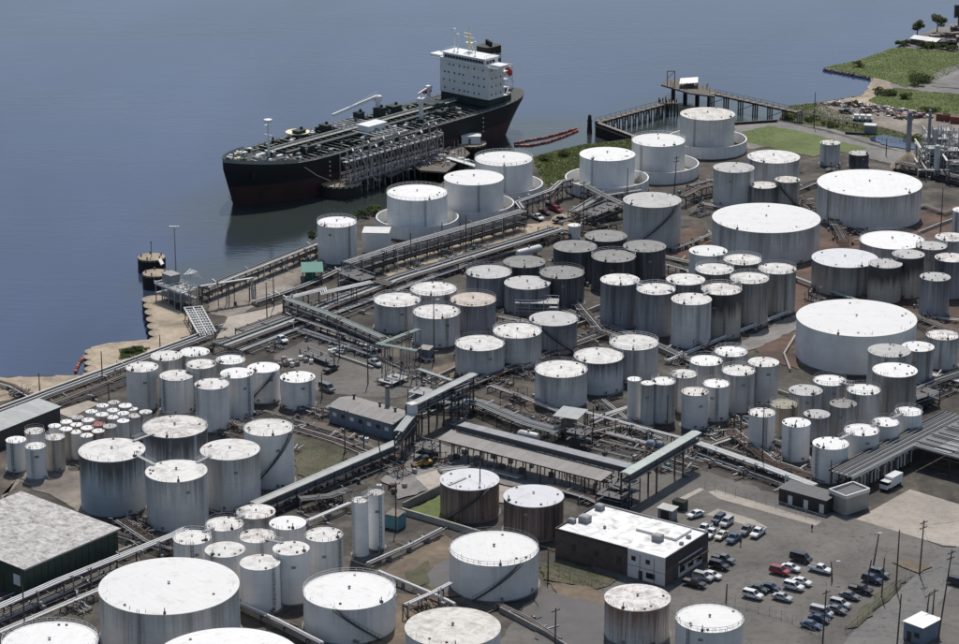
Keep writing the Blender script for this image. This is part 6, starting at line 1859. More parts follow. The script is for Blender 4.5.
for i, (pts, lab) in enumerate((([(432, 392), (455, 400), (478, 411)], 'left of the canopy back end'), ([(470, 396), (510, 410), (552, 424)], 'between squat tank and canopy'), ([(492, 386), (520, 396), (560, 412)], 'below the left tank of the three'), ([(585, 432), (620, 424), (650, 430)], 'right behind the pump shed'),
        ([(590, 448), (640, 460), (690, 476)], 'on the asphalt apron edge'), ([(600, 440), (650, 452), (700, 468)], 'under the bridge gallery'), ([(702, 447), (735, 436), (775, 456)], 'between narrow and small tanks'), ([(730, 430), (770, 462), (800, 472)], 'in front of the white small pair'), ([(812, 466), (846, 448), (900, 430)], 'beside the loading rack roof'),
        ([(455, 352), (500, 352), (540, 362)], 'around the squat grey pair'), ([(500, 316), (530, 322), (580, 338)], 'behind the dull stair tank'), ([(575, 300), (600, 330), (640, 345)], 'left of the tall dark-walled pair'), ([(640, 340), (680, 360), (705, 372)], 'at the feet of the streaked group'), ([(470, 280), (510, 300), (540, 312)], 'left side of the dark group'),
        ([(545, 240), (590, 228), (625, 222)], 'behind the small white silo'), ([(660, 262), (690, 270), (700, 280)], 'right side of the dark group'), ([(385, 360), (412, 372), (440, 386)], 'under the green Z bridge'), ([(300, 406), (350, 418), (400, 436)], 'along the blue shed wall'), ([(300, 330), (340, 343), (372, 354)], 'behind the yard curb'),
        ([(240, 330), (280, 316), (330, 298)], 'at the beige yard'), ([(345, 266), (365, 274), (395, 288)], 'at the road pump station'), ([(560, 222), (590, 214), (615, 203)], 'beyond the parked red cars'), ([(690, 186), (720, 178), (735, 176)], 'at the farthest bund'), ([(800, 196), (830, 212), (845, 240)], 'left of the very wide streaked tank'),
        ([(905, 376), (930, 384), (975, 396)], 'at the right edge behind the rack'), ([(918, 300), (930, 318), (975, 322)], 'below the dull dark tank'), ([(205, 410), (240, 425), (290, 436)], 'in front of the waterfront cluster'), ([(120, 520), (150, 540), (175, 548)], 'right of the warehouse'), ([(300, 512), (335, 500), (352, 512)], 'at the twin silos'),
        ([(440, 470), (475, 466), (520, 478)], 'below the loading canopy'), ([(550, 486), (590, 498), (610, 508)], 'behind the office'), ([(770, 440), (800, 448), (820, 440)], 'among the small rack tanks'))):
    rack('thin mixed pipes ' + lab, pts, (.5, .9, 1.6, 2.2)[i % 4], 3 + i % 4, .6, .13, ('pipe_grey', 'pipe_brown', 'pipe_silver', 'pipe_white', 'steel_rust', 'steel_dark'), 5, group='thin mixed pipe runs', name='pipe_run', cat='pipes')
    manifold_q.append((pts[1][0], pts[1][1] + 4, lab))
dike('low pale curb of the middle yard', [(333, 355), (373, 369)], .7, .6)
dike('curb along the upper edge of the middle yard', [(318, 331), (380, 352)], .6, .5)
# ------------------------------------------------------------------ vehicles
PAINT = {}
def paint(name, c):
    if name not in PAINT:
        m, nt, N, L, B = nodes_of('paint_' + name)
        B.inputs['Base Color'].default_value = rgba(c)
        B.inputs['Roughness'].default_value = .3
        B.inputs['Coat Weight'].default_value = .5
        B.inputs['Coat Roughness'].default_value = .08
        PAINT[name] = m
    return PAINT[name]
COLS = dict(white=(.75, .75, .74), silver=(.45, .46, .47), black=(.015, .015, .017), navy=(.02, .035, .08), red=(.3, .03, .035), maroon=(.13, .02, .04), grey=(.14, .145, .15), green=(.03, .055, .045), blue=(.05, .09, .16), cream=(.65, .62, .5))
# side profiles: lower body outline and glasshouse, nose at +x
KINDS = {
    'sedan': dict(L=4.7, W=1.8, body=[(-2.35, .35), (-2.35, .8), (-2.2, .95), (-1.5, 1.0), (1.0, .98), (2.1, .82), (2.35, .62), (2.35, .35)], cab=[(-1.55, .98), (-1.0, 1.42), (.35, 1.44), (1.15, .97)], wb=1.35),
    'suv': dict(L=4.8, W=1.9, body=[(-2.4, .4), (-2.4, 1.05), (-2.3, 1.12), (1.1, 1.1), (2.2, .98), (2.4, .75), (2.4, .4)], cab=[(-2.3, 1.1), (-2.1, 1.75), (.45, 1.76), (1.2, 1.09)], wb=1.4),
    'van': dict(L=5.2, W=2.0, body=[(-2.6, .4), (-2.6, 1.15), (1.6, 1.15), (2.35, 1.0), (2.6, .75), (2.6, .4)], cab=[(-2.58, 1.14), (-2.5, 2.0), (1.0, 2.02), (1.85, 1.13)], wb=1.6),
    'pickup': dict(L=5.6, W=1.95, body=[(-2.8, .45), (-2.8, 1.05), (1.3, 1.07), (2.5, .98), (2.8, .8), (2.8, .45)], cab=[(-.65, 1.06), (-.5, 1.75), (.7, 1.76), (1.4, 1.06)], wb=1.75),
}
def car_proto(kind, col):
    k = KINDS[kind]
    W_ = k['W']
    parts = []
    def extr(prof, w0, w1, mat, nm):
        mb = MB()
        n_ = len(prof)
        zt = max(p[1] for p in prof)
        zb = min(p[1] for p in prof)
        for sg in (-1, 1):
            mb.v += [(x, sg * (w0 + (w1 - w0) * (z - zb) / (zt - zb)) / 2, z) for x, z in prof]
        mb.f.append(tuple(range(n_)))
        mb.f.append(tuple(range(2 * n_ - 1, n_ - 1, -1)))
        for i in range(n_):
            j = (i + 1) % n_
            mb.f.append((j, i, n_ + i, n_ + j))
        return (nm, mb.mesh(nm, mat), None)
    parts.append(extr(k['body'], W_, W_ * .95, paint(col, COLS[col]), 'body'))
    c = k['cab']
    parts.append(extr(c, W_ * .93, W_ * .74, M['glass_dark'], 'glasshouse'))
    zt = c[1][1]
    mb = MB().box((c[1][0] + c[2][0]) / 2, 0, zt + .02, c[2][0] - c[1][0] + .12, W_ * .76, .06)
    for sg in (-1, 1):
        for a_, b_ in ((c[0], c[1]), (c[3], c[2])):
            mb.beam((a_[0], sg * W_ * .465, a_[1]), (b_[0], sg * W_ * .372, b_[1]), .09, .09)
        mb.beam(((c[0][0] + c[3][0]) / 2, sg * W_ * .466, c[0][1]), ((c[1][0] + c[2][0]) / 2, sg * W_ * .373, zt), .08, .08)
    parts.append(('roof', mb.mesh('roof', paint(col, COLS[col])), None))
    wheel = MB().tube([(0, -.11, 0), (0, .11, 0)], .34, 14).mesh('tyre', M['rubber'])
    rim = MB().tube([(0, -.12, 0), (0, .12, 0)], .2, 10).mesh('rim', M['galv'])
    for x in (-k['wb'], k['wb'] - .02):
        for sg in (-1, 1): parts.append(('wheel', wheel, (x, sg * (W_ / 2 - .1), .34), rim))
    hl, tl = MB().box(0, 0, 0, .08, .36, .16).mesh('headlight', M['lamp_glass']), MB().box(0, 0, 0, .06, .3, .2).mesh('tail_light', M['container_red'])
    for sg in (-1, 1):
        parts.append(('headlight', hl, (k['L'] / 2 - .02, sg * W_ * .34, .66)))
        parts.append(('tail_light', tl, (-k['L'] / 2 + .0, sg * W_ * .36, .78)))
    if kind == 'pickup':
        parts.append(('cargo_bed', MB().box(-1.75, 0, 1.075, 1.95, W_ * .78, .03).mesh('cargo_bed', M['steel_dark']), None))
        mb = MB()
        for sg in (-1, 1): mb.box(-1.75, sg * W_ * .44, 1.12, 2.05, .12, .1)
        parts.append(('bed_rail', mb.mesh('bed_rail', paint(col, COLS[col])), None))
    return parts
PROTO = {}
def car(kind, col, u, v, hd, label, group='cars in the car park', z=.3, name=None):
    """hd: direction of the nose, as a step in the photograph"""
    key = (kind, col)
    if key not in PROTO: PROTO[key] = car_proto(kind, col)
    p, q = at(u, v, z + .3), at(u + hd[0], v + hd[1], z + .3)
    d_ = q - p
    t_ = thing(name or {'suv': 'parked_suv', 'van': 'parked_van', 'pickup': 'pickup_truck', 'sedan': 'parked_car'}[kind], label, {'pickup': 'pickup truck', 'van': 'van'}.get(kind, 'car'), (p.x, p.y, z - .06), math.atan2(d_.y, d_.x), group)
    for pt in PROTO[key]:
        o_ = link(pt[0], pt[1], t_, pt[2])
        if len(pt) > 3: link('rim', pt[3], o_)
    return t_
DL = (-8, 6)      # nose towards lower left
DR = (8, 2)
UL = (8, -6)
car('sedan', 'white', 695.7, 515, (-8, 2.4), 'white car alone behind the office roof corner')
car('pickup', 'white', 704.5, 529.6, DL, 'white pickup next to the office corner, leftmost of the upper row')
car('suv', 'navy', 718.4, 520.2, DL, 'dark blue car at the back of the upper row')
car('suv', 'silver', 726.5, 523.3, DL, 'silver estate at the back of the upper row, right of the dark blue car')
car('pickup', 'white', 711.8, 534, DL, 'white pickup second from left in the upper row')
car('sedan', 'cream', 721.5, 536, DL, 'cream car third in the upper row')
car('pickup', 'blue', 734, 539, DL, 'blue-grey pickup fourth in the upper row, person beside it')
car('pickup', 'grey', 746.7, 531, DL, 'grey pickup parked behind the blue-grey pickup')
car('pickup', 'white', 758, 533.4, DL, 'white pickup at the right end of the upper row')
car('pickup', 'grey', 723.4, 560, DR, 'dark grey pickup right of the office end wall')
car('suv', 'black', 719, 566.5, DR, 'black car with bright roof below the dark grey pickup')
car('sedan', 'white', 711.6, 576, DR, 'white car, right of two side by side below the office')
car('suv', 'silver', 703, 578, DR, 'silver car, left of two side by side below the office')
car('pickup', 'black', 694.5, 584, DR, 'black pickup lowest beside the office wall')
car('van', 'black', 801, 559.5, DR, 'black van at the top of the middle cluster')
car('pickup', 'white', 820, 570, DR, 'white pickup right of the black van, by the lamp post')
car('suv', 'red', 779.7, 572, DR, 'dark red car, the only red one in the car park')
car('sedan', 'white', 790.5, 568.5, DR, 'white car just behind the dark red car')
car('sedan', 'white', 801.7, 582.5, DR, 'white car right behind the white estate in the middle cluster')
car('suv', 'white', 793.5, 587.4, DR, 'white estate at the centre of the middle cluster')
car('sedan', 'green', 758.3, 589.6, DR, 'dark green car behind the white off-roader')
car('sedan', 'navy', 770.3, 588.2, DR, 'navy car next to the dark green car')
car('suv', 'white', 752.6, 596, DR, 'white off-roader, lowest left of the middle cluster')
car('sedan', 'silver', 782.2, 598, DR, 'silver saloon lowest of the middle cluster')
car('suv', 'silver', 840, 605, DR, 'silver off-roader at the upper end of the lower right row')
car('sedan', 'grey', 836, 610.5, DR, 'grey car second in the lower right row')
car('van', 'silver', 821.5, 613.5, DR, 'silver van in the lower right row')
car('sedan', 'navy', 819, 619.5, DR, 'navy car between silver van and lowest car')
car('sedan', 'blue', 811, 625.5, DR, 'blue car lowest of the lower right row')
car('sedan', 'grey', 849.5, 596.5, DR, 'dark saloon in the middle of the fence-side row')
car('pickup', 'black', 860.8, 590.5, DR, 'black pickup in the fence-side row')
car('suv', 'navy', 872, 580.5, DR, 'navy off-roader near the upper end of the fence-side row')
car('suv', 'grey', 879, 574.5, DR, 'grey car at the upper end of the fence-side row')
car('suv', 'black', 957.5, 583, DR, 'black car at the right edge by the road', None)
HG = 'cars by the waterfront road'
car('pickup', 'white', 537.7, 217.7, (8, 3.5), 'white pickup by the waterfront road next to the pipe bridge', HG)
car('sedan', 'maroon', 545.3, 212.3, (8, 3), 'maroon car between white pickup and red van', HG)
car('van', 'maroon', 552, 208, (8, 3), 'maroon van by the waterfront road', HG)
car('suv', 'red', 557, 210, (8, 3), 'red car right of the maroon van by the waterfront road', HG)
car('pickup', 'black', 559.5, 220.4, (8, -2.5), 'dark pickup standing alone on the waterfront road', HG)
YG = 'vehicles in the middle yard'
car('pickup', 'white', 281, 340, (8, 4), 'white pickup in the upper left of the middle yard', YG)
car('van', 'white', 370.7, 355, (8, 3), 'white van by the curb of the middle yard', YG)
car('pickup', 'silver', 374.5, 363.5, (8, 3), 'silver pickup lowest by the curb of the middle yard', YG)
car('pickup', 'black', 331, 369.5, (8, -4), 'black pickup in the open part of the middle yard', YG)
car('van', 'grey', 327, 389, (8, 3), 'grey van beside the blue-walled shed', YG)
car('pickup', 'black', 846, 112, (8, 1), 'dark pickup on the far scrap yard', None, LOW + .3)
# white truck at the loading rack and a yellow loader
p = at(890, 488)
t = thing('box_truck', 'white box truck standing at the loading rack', 'truck', (p.x, p.y, 0), R(-130))
MB().box(1.9, 0, 1.6, 2.0, 2.3, 1.9).box(2.9, 0, 1.2, .8, 2.2, 1.0).build('cab', paint('white', COLS['white']), t)
MB().box(2.4, 0, 2.1, 1.1, 2.34, .8).build('cab_window', M['glass_dark'], t)
MB().box(-1.6, 0, 2.0, 4.8, 2.4, 2.5).build('cargo_box', paint('white', COLS['white']), t)
for x in (2.3, -1.6, -2.8):
    for y in (-1.05, 1.05): MB().tube([(x, y - .15, .5), (x, y + .15, .5)], .5, 12).build('wheel', M['rubber'], t)
p = at(424.5, 467)
t = thing('wheel_loader', 'small yellow wheel loader in front of the gallery tower', 'loader', (p.x, p.y, 0), R(200))
MB().box(-.6, 0, 1.2, 2.6, 1.7, 1.0).build('body', M['yellow'], t)
MB().box(-.2, 0, 2.2, 1.3, 1.5, 1.3).box(-.2, 0, 2.95, 1.6, 1.7, .15).build('cab', M['glass_dark'], t)
MB().beam((.6, .6, 1.4), (2.6, .6, .8), .2, .3).beam((.6, -.6, 1.4), (2.6, -.6, .8), .2, .3).build('arm', M['yellow'], t)
MB().box(2.9, 0, .7, .8, 2.4, .9).build('bucket', M['steel_rust'], t)
for x in (-1.3, .9):
    for y in (-1, 1): MB().tube([(x, y - .25, .65), (x, y + .25, .65)], .65, 12).build('wheel', M['rubber'], t)

# ------------------------------------------------------------------ poles and lamps
def pole(u, vb, vt, label, arms=1, lamp=False, u2=None, name='utility_pole', mat='pole_wood', group='utility poles', r=.17, ang=.7):
    g = at(u, vb)
    h = fit_height(u, vb, vt)
    lean = 0
    if u2 is not None: lean = (u2 - u) * depth(g) / F
    t_ = thing(name, label, 'lamp post' if lamp else 'pole', g, 0, group)
    MB().tube([(0, 0, 0), (lean * .5, 0, h * .5), (lean, 0, h)], [r * 1.15, r, r * .75], 8).build('mast', M[mat], t_, True)
    for i in range(arms):
        z = h - .7 - i * 1.3
        x = lean * z / h
        c, s = math.cos(ang) * 1.25, math.sin(ang) * 1.25
        mb = MB().beam((x - c, -s, z), (x + c, s, z), .14, .16)
        for k in (-.9, -.35, .35, .9): mb.cyl(x + c * k, s * k, z + .05, z + .3, .07, 6)
        mb.build('crossarm', M[mat], t_)
    if lamp:
        MB().tube([(0, 0, h - .1), (1.0, -.3, h + .3)], .07, 6).build('bracket', M['galv'], t_)
        MB().box(1.2, -.35, h + .3, .9, .4, .2).build('lamp_head', M['rail_white'], t_)
    return t_, h, lean
pole(176.5, 287, 228, 'tall slim lamp mast on the left quay', 0, False, None, 'lamp_mast', 'galv', None, .2)
g = at(176.5, 287)
hh = fit_height(176.5, 287, 227)
t = [o for o in bpy.data.objects if o.name.startswith('lamp_mast')][0]
MB().box(0, 0, hh, 3.2, .5, .2).build('lamp_bar', M['galv'], t)
for x in (-1.2, -.4, .4, 1.2): MB().box(x, -.3, hh + .15, .6, .7, .45).build('lamp_head', M['rail_white'], t)
for u, vb, vt, lab, arms, lamp, u2 in (
    (919.4, 575, 520, 'utility pole with crossarms at the road junction', 2, 0, 921), (896, 588.5, 530, 'tall bare pole beside the fence-side cars', 0, 0, 896.4), (937.5, 643, 550, 'tallest leaning utility pole at the lower right corner', 2, 0, 946.5),
    (897, 646, 594, 'pole on the left verge of the road at the bottom edge', 0, 0, 898.5), (925, 628, 593, 'left of two short poles beside the gate booth', 1, 0, 927.5), (931.5, 627, 589, 'right of two short poles beside the gate booth', 1, 0, 932.5),
    (872.5, 571, 534, 'lamp post behind the upper end of the fence-side row', 0, 1, 877), (866.5, 588, 560, 'short pole between the fence-side cars', 0, 0, 870), (881.5, 598, 558, 'pole at the fence below the fence-side row', 0, 0, 882.5),
    (822.6, 643, 590, 'utility pole at the bottom edge beside the lowest blue car', 1, 0, 824), (726, 603, 584, 'short bare pole behind the clean white tank at the bottom', 0, 0, 726.5), (832, 581, 562, 'lamp post beside the white pickup', 0, 1, 830.5),
    (762, 468, 409, 'tall dark pole in front of the leftmost small rack tank', 0, 0, None), (740.4, 441, 414, 'pole left of the small rack tanks', 0, 0, None), (368, 384, 343, 'dark pole in the middle yard', 1, 0, None),
    (339.4, 358, 330, 'pole at the upper edge of the middle yard', 0, 0, None), (102.6, 383, 351, 'pole among the waterfront pipes left of the tall white tanks', 0, 0, None), (160.3, 353, 335, 'pole where the waterfront pipes pass the scalloped quay', 0, 0, None),
    (40, 396, 373, 'pole on the sandy bank at the left', 0, 0, None), (109, 401, 383, 'pole behind the slim small tanks', 0, 0, None), (583.4, 228, 181, 'tall pole by the marsh grass', 1, 0, None), (466, 250, 215, 'pole at the waterfront road, in front of the second bund', 0, 0, None),
    (442, 245, 222, 'pole at the dark rack in front of the first bund', 0, 0, None), (411, 268, 233, 'pole at the lower end of the waterfront road', 0, 0, None), (674, 197, 156, 'utility pole in front of the bund at the timber pier', 2, 0, 675.7),
    (555, 646, 608, 'pole beside the dark puddle at the bottom edge', 1, 0, 555.5), (548, 580, 550, 'slim pole in front of the office brick wall', 0, 0, None), (267, 318, 282, 'pole in the beige yard', 0, 0, None), (274, 307, 270, 'lamp post in the dusty yard', 0, 1, None),
    (593, 435, 406, 'pole right of the pump shed', 0, 0, None), (25, 630, 569, 'pole against the near corner of the green warehouse', 0, 0, None), (396, 530, 482, 'dark pole behind the teal container', 1, 0, None), (814, 127, 92, 'tall pole on the grassy verge near the far trestle', 0, 0, None),
    (940, 243, 188, 'steel pole near the process plant', 0, 0, None), (886, 156, 138, 'pole at the pond', 0, 0, None), (627, 210, 168, 'slim pole right of the first bund by the marsh', 0, 0, None), (345, 452, 410, 'pole in front of the blue-walled shed', 1, 0, None),
    (364, 450, 422, 'short pole at the earth bank', 0, 0, None), (383, 470, 430, 'leaning pale pole beside the long grey gallery', 0, 0, 377), (830, 495, 460, 'pole at the end of the loading rack', 0, 0, None), (322, 398, 372, 'pole at the left end of the blue-walled shed', 0, 0, None),
    (434, 360, 300, 'thin lamp post in front of the railed squat tank', 0, 1, None), (520, 345, 300, 'thin pole between the squat tanks and the platform frame', 0, 0, None), (667, 432, 395, 'thin pole in front of the narrow tanks', 0, 0, None), (480, 515, 462, 'thin pole behind the left rusty tank', 0, 0, None)):
    pole(u, vb, vt, lab, arms, bool(lamp), u2)
def wire(label, A, B, za, zb, grp='overhead wires'):
    a_, b_ = at(A[0], A[1]) + Vector((0, 0, za)), at(B[0], B[1]) + Vector((0, 0, zb))
    d_ = b_ - a_
    pts = [d_ * (i / 10) + Vector((0, 0, -4 * .03 * d_.length * (i / 10) * (1 - i / 10))) for i in range(11)]
    tag(MB().tube(pts, .035, 4).build('overhead_wire', M['steel_dark'], loc=a_), label, 'wire', grp)
wire('overhead wire from the junction pole to the tallest leaning pole', (919.4, 575), (937.5, 643), 12.5, 19)
wire('overhead wire from the junction pole towards the right edge', (919.4, 575), (1010, 560), 12.5, 13)
wire('overhead wire from the tallest pole towards the bottom left', (937.5, 643), (822.6, 643), 18, 11)

# ------------------------------------------------------------------ people
def person(label, u, v, shirt, trousers, rz, step):
    p_ = at(u, v)
    m, nt, N, L, B = nodes_of('clothes_' + shirt[0])
    co = N.new('ShaderNodeTexCoord').outputs['Object']
    sp_ = N.new('ShaderNodeSeparateXYZ')
    L.new(co, sp_.inputs[0])
    r_ = ramp(N, [(.0, (.02, .02, .02)), (.06, trousers), (.48, shirt[1]), (.79, (.4, .27, .2))])
    r_.color_ramp.interpolation = 'CONSTANT'
    L.new(math_(N, L, 'DIVIDE', sp_.outputs[2], 1.9), r_.inputs[0])
    L.new(r_.outputs[0], B.inputs['Base Color'])
    B.inputs['Roughness'].default_value = .85
    J = [(0, 0, .95), (0, 0, 1.2), (0, 0, 1.42), (0, .02, 1.52), (0, .03, 1.68), (0, .02, 1.76),
         (.1, 0, .92), (.11, .1 * step, .5), (.11, -.05 * step, .1), (.11, .1 - .05 * step, .04), (-.1, 0, .92), (-.11, .18 * step, .5), (-.11, .2 * step, .1), (-.11, .32 * step, .04),
         (.2, 0, 1.4), (.27, -.03, 1.12), (.28, .08, .88), (.28, .1, .8), (-.2, 0, 1.4), (-.27, -.05, 1.12), (-.28, .06, .88), (-.28, .1, .8)]
    E_ = [(0, 1), (1, 2), (2, 3), (3, 4), (4, 5), (0, 6), (6, 7), (7, 8), (8, 9), (0, 10), (10, 11), (11, 12), (12, 13), (2, 14), (14, 15), (15, 16), (16, 17), (2, 18), (18, 19), (19, 20), (20, 21)]
    rad = [.16, .15, .16, .06, .11, .08, .1, .075, .05, .05, .1, .075, .05, .05, .075, .055, .04, .035, .075, .055, .04, .035]
    me = bpy.data.meshes.new('body')
    me.from_pydata(J, E_, [])
    me.skin_vertices or None
    t_ = thing('person', label, 'person', p_, rz, 'people on foot')
    o_ = link('body', me, t_)
    me.materials.append(m)
    mod = o_.modifiers.new('skin', 'SKIN')
    for sv_, r0 in zip(me.skin_vertices[0].data, rad): sv_.radius = (r0, r0)
    me.skin_vertices[0].data[0].use_root = True
    ss = o_.modifiers.new('sub', 'SUBSURF')
    ss.levels = ss.render_levels = 1
    MB().lathe([(.115, 1.62), (.125, 1.7), (.1, 1.79), (.03, 1.83)], 10, 0, .0, top=True).build('hair', M['dark_trim'], t_, True)
person('person in dark clothes walking on the asphalt left of the concrete apron', 812, 531, ('dark', (.03, .03, .035)), (.02, .02, .025), .6, 1)
person('person in dark blue standing beside the blue-grey pickup', 740.5, 546, ('navy', (.03, .04, .07)), (.03, .03, .04), -.4, .3)

# ------------------------------------------------------------------ yard clutter
def manifold(u, v, label, rz, seed, group='valve manifolds', n=5, mats=('pipe_silver', 'pipe_grey', 'pipe_brown', 'steel_dark', 'steel_rust', 'pipe_grey')):
    rn = random.Random(seed)
    p_ = at(u, v)
    t_ = thing('valve_manifold', label, 'manifold', p_, rz, group)
    for i in range(n):
        y = -n * .45 + i * .9
        r_ = rn.uniform(.1, .22)
        z = rn.choice((.5, .8, 1.1))
        MB().tube([(-3, y, z), (-.8, y, z), (-.4, y, z + .5), (.4, y, z + .5), (.8, y, z), (3, y, z)], r_, 7).build('pipe', M[rn.choice(mats)], t_, True)
        MB().cyl(0, y, z + .5, z + 1.3, .09, 6).lathe([(.36, z + 1.3), (.36, z + 1.36), (.28, z + 1.36), (.28, z + 1.3)], 10, 0, y).build('valve', M[rn.choice(('steel_dark', 'steel_rust', 'container_red', 'steel_grey'))], t_)
    for i in range(n):
        x, y, z = rn.uniform(-3.5, 3.5), rn.uniform(-n * .5, n * .5), rn.uniform(1.2, 3.6)
        MB().tube([(x, y, 0), (x, y, z), (x + rn.uniform(-1.5, 1.5), y + rn.uniform(-1, 1), z)], rn.uniform(.06, .14), 6).build('riser', M[rn.choice(mats)], t_)
    MB().box(rn.uniform(-3, 3), n * .5 + .6, .7, 1.2, .7, 1.4).build('cabinet', M[rn.choice(('steel_grey', 'steel_dark', 'teal', 'concrete'))], t_)
    for x in (-2, 2): MB().box(x, 0, .25, .4, n * .95, .5).build('sleeper', M['concrete_dark'], t_)
spots = [(300, 262, 'the lone quay tank'), (415, 268, 'the lower waterfront road'), (450, 256, 'the middle waterfront road'), (480, 252, 'the grey tank beside the main pipes'), (520, 243, 'the white horizontal vessel'), (545, 238, 'the small white silo'), (585, 222, 'the tall pole by the marsh'),
         (600, 226, 'the rearmost dark tank'), (610, 205, 'the dark frame at the road end'), (640, 183, 'the middle bund'), (690, 195, 'the farthest bund'), (700, 215, 'the pointed-roof tank'), (455, 340, 'the railed squat tank'), (425, 360, 'the grey hut'), (470, 385, 'the upper gallery end'),
         (500, 385, 'the squat tank over the gallery'), (530, 378, 'the left tank of the three'), (505, 412, 'the pipe bundle behind the canopy'), (540, 425, 'the pump shed left side'), (600, 435, 'the pump shed right side'), (625, 433, 'the lower brown pipes'), (665, 452, 'the bridge gallery'),
         (690, 456, 'the bridge gallery pier'), (720, 462, 'the white lines, left part'), (750, 474, 'the white lines, middle part'), (775, 478, 'the low depot'), (715, 435, 'the foremost narrow tank'), (740, 425, 'the gap between narrow and small tanks'), (930, 405, 'the last small rack tank'),
         (945, 390, 'the dark platform at right'), (935, 360, 'the dark-patched tank'), (815, 300, 'the wide squat tank'), (275, 350, 'the right end of the white tank cluster'), (300, 395, 'the shorter white tank'), (320, 415, 'the earth bank'), (250, 470, 'the tall pale tank foot'), (318, 490, 'the long gallery'),
         (330, 505, 'the yard left of the twin silos'), (400, 475, 'the gallery shadow'), (440, 465, 'the yellow loader'), (345, 300, 'the diagonal rack start'), (330, 325, 'the corridor crossing'), (215, 330, 'the ladder-like pipe bridge'), (130, 530, 'the warehouse corner'), (145, 527, 'the foremost big grey tank'),
         (80, 610, 'the bottom left railed tank'), (380, 600, 'the wide white foreground tank'), (425, 610, 'the stained cream roof'), (660, 470, 'the shaded asphalt'), (805, 215, 'the very wide streaked tank'), (835, 172, 'the field tanks'), (700, 350, 'the streaked group'), (580, 340, 'the diagonal-stair tank'),
         (20, 395, 'the left sandy bank'), (60, 440, 'the slim tanks, left side'), (365, 425, 'the blue shed front'), (425, 415, 'the transfer tower'), (460, 425, 'the canopy back end')]
for i, (u, v, lab) in enumerate(spots):
    manifold(u, v, 'low valve manifold near ' + lab, random.Random(i).choice((R(47), R(-45))), i, n=3 + i % 4)
ORD = 'first second third fourth fifth sixth seventh eighth ninth tenth eleventh twelfth thirteenth fourteenth fifteenth sixteenth seventeenth eighteenth nineteenth twentieth twenty-first twenty-second twenty-third twenty-fourth twenty-fifth twenty-sixth'.split()
for i, (u, v, lab) in enumerate(manifold_q):
    manifold(u, v, 'valve manifold ' + lab, random.Random(i + 90).choice((R(49), R(-41))), i + 90, n=3 + i % 3)
def totes(u, v, n, label, seed, cols=('white_paint', 'blue_wall', 'rail_white', 'steel_grey', 'concrete'), spread_=(6, 4), grp='stored goods', name='storage_tote'):
    rn = random.Random(seed)
    c = at(u, v)
    for i, (a, b) in enumerate(sorted((rn.uniform(-1, 1) * spread_[0], rn.uniform(-1, 1) * spread_[1]) for _ in range(n))):
        k = rn.choice((1.0, 1.2))
        t_ = thing(name, label + ', ' + ORD[i] + ' from left', 'tote', (c.x + a, c.y + b, .05), rn.uniform(0, 3), grp)
        MB().box(0, 0, .09, k, k, .16).build('pallet', M['wood'], t_)
        MB().prism([(-.45 * k, -.5 * k), (.45 * k, -.5 * k), (.5 * k, -.45 * k), (.5 * k, .45 * k), (.45 * k, .5 * k), (-.45 * k, .5 * k), (-.5 * k, .45 * k), (-.5 * k, -.45 * k)], .17, 1.2).build('body', M[rn.choice(cols)], t_)
        MB().cyl(0, 0, 1.2, 1.3, .16, 8).build('cap', M['steel_dark'], t_)
totes(352, 350.5, 26, 'pale liquid tote in the pile by the curb of the middle yard', 1, spread_=(6.5, 5), grp='totes by the yard curb')
totes(289, 364, 16, 'tote or drum behind the waterfront tank cluster at the yard edge', 2, ('white_paint', 'steel_grey', 'rail_white', 'wood_pale'), (7, 3.5), 'totes behind the waterfront cluster')
totes(330, 341, 8, 'dark tote at the upper end of the middle yard', 3, ('steel_dark', 'steel_grey', 'blue_wall'), (4, 3), 'dark totes in the middle yard')
totes(640, 470, 5, 'tote on the asphalt under the bridge gallery', 4, ('steel_grey', 'white_paint'), (4, 3), 'totes under the bridge gallery')
totes(395, 491, 5, 'tote behind the teal container', 6, ('rail_white', 'steel_grey', 'steel_rust'), (4, 3), 'totes behind the teal container')
totes(360, 440, 5, 'tote in the yard before the blue-walled shed', 7, ('rail_white', 'steel_grey', 'steel_rust'), (6, 2), 'totes before the blue shed')
# fence along the car park and the road
def fence(label, pts, h=2.0, step=3.0):
    P = [at(u, v) for u, v in pts]
    o_ = P[0].copy()
    t_ = thing('wire_fence', label, 'fence', o_, 0, 'wire fences')
    Q = [p_ - o_ for p_ in P]
    for p_, a in walk(Q, step): MB().cyl(p_.x, p_.y, 0, h, .05, 6).build('post', M['galv'], t_)
    for z in (.1, h * .5, h): MB().tube([q + Vector((0, 0, z)) for q in Q], .035, 4).build('rail', M['galv'], t_)
fence('wire fence between the fence-side cars and the road', [(846, 634), (880, 604), (914, 574)])
fence('wire fence in front of the office brick wall', [(538, 570), (600, 588), (660, 607)])
fence('wire fence behind the asphalt strip of the car park', [(705, 488), (760, 503), (826, 524)])
fence('wire fence along the bottom of the car park', [(735, 606), (790, 622), (825, 640)])
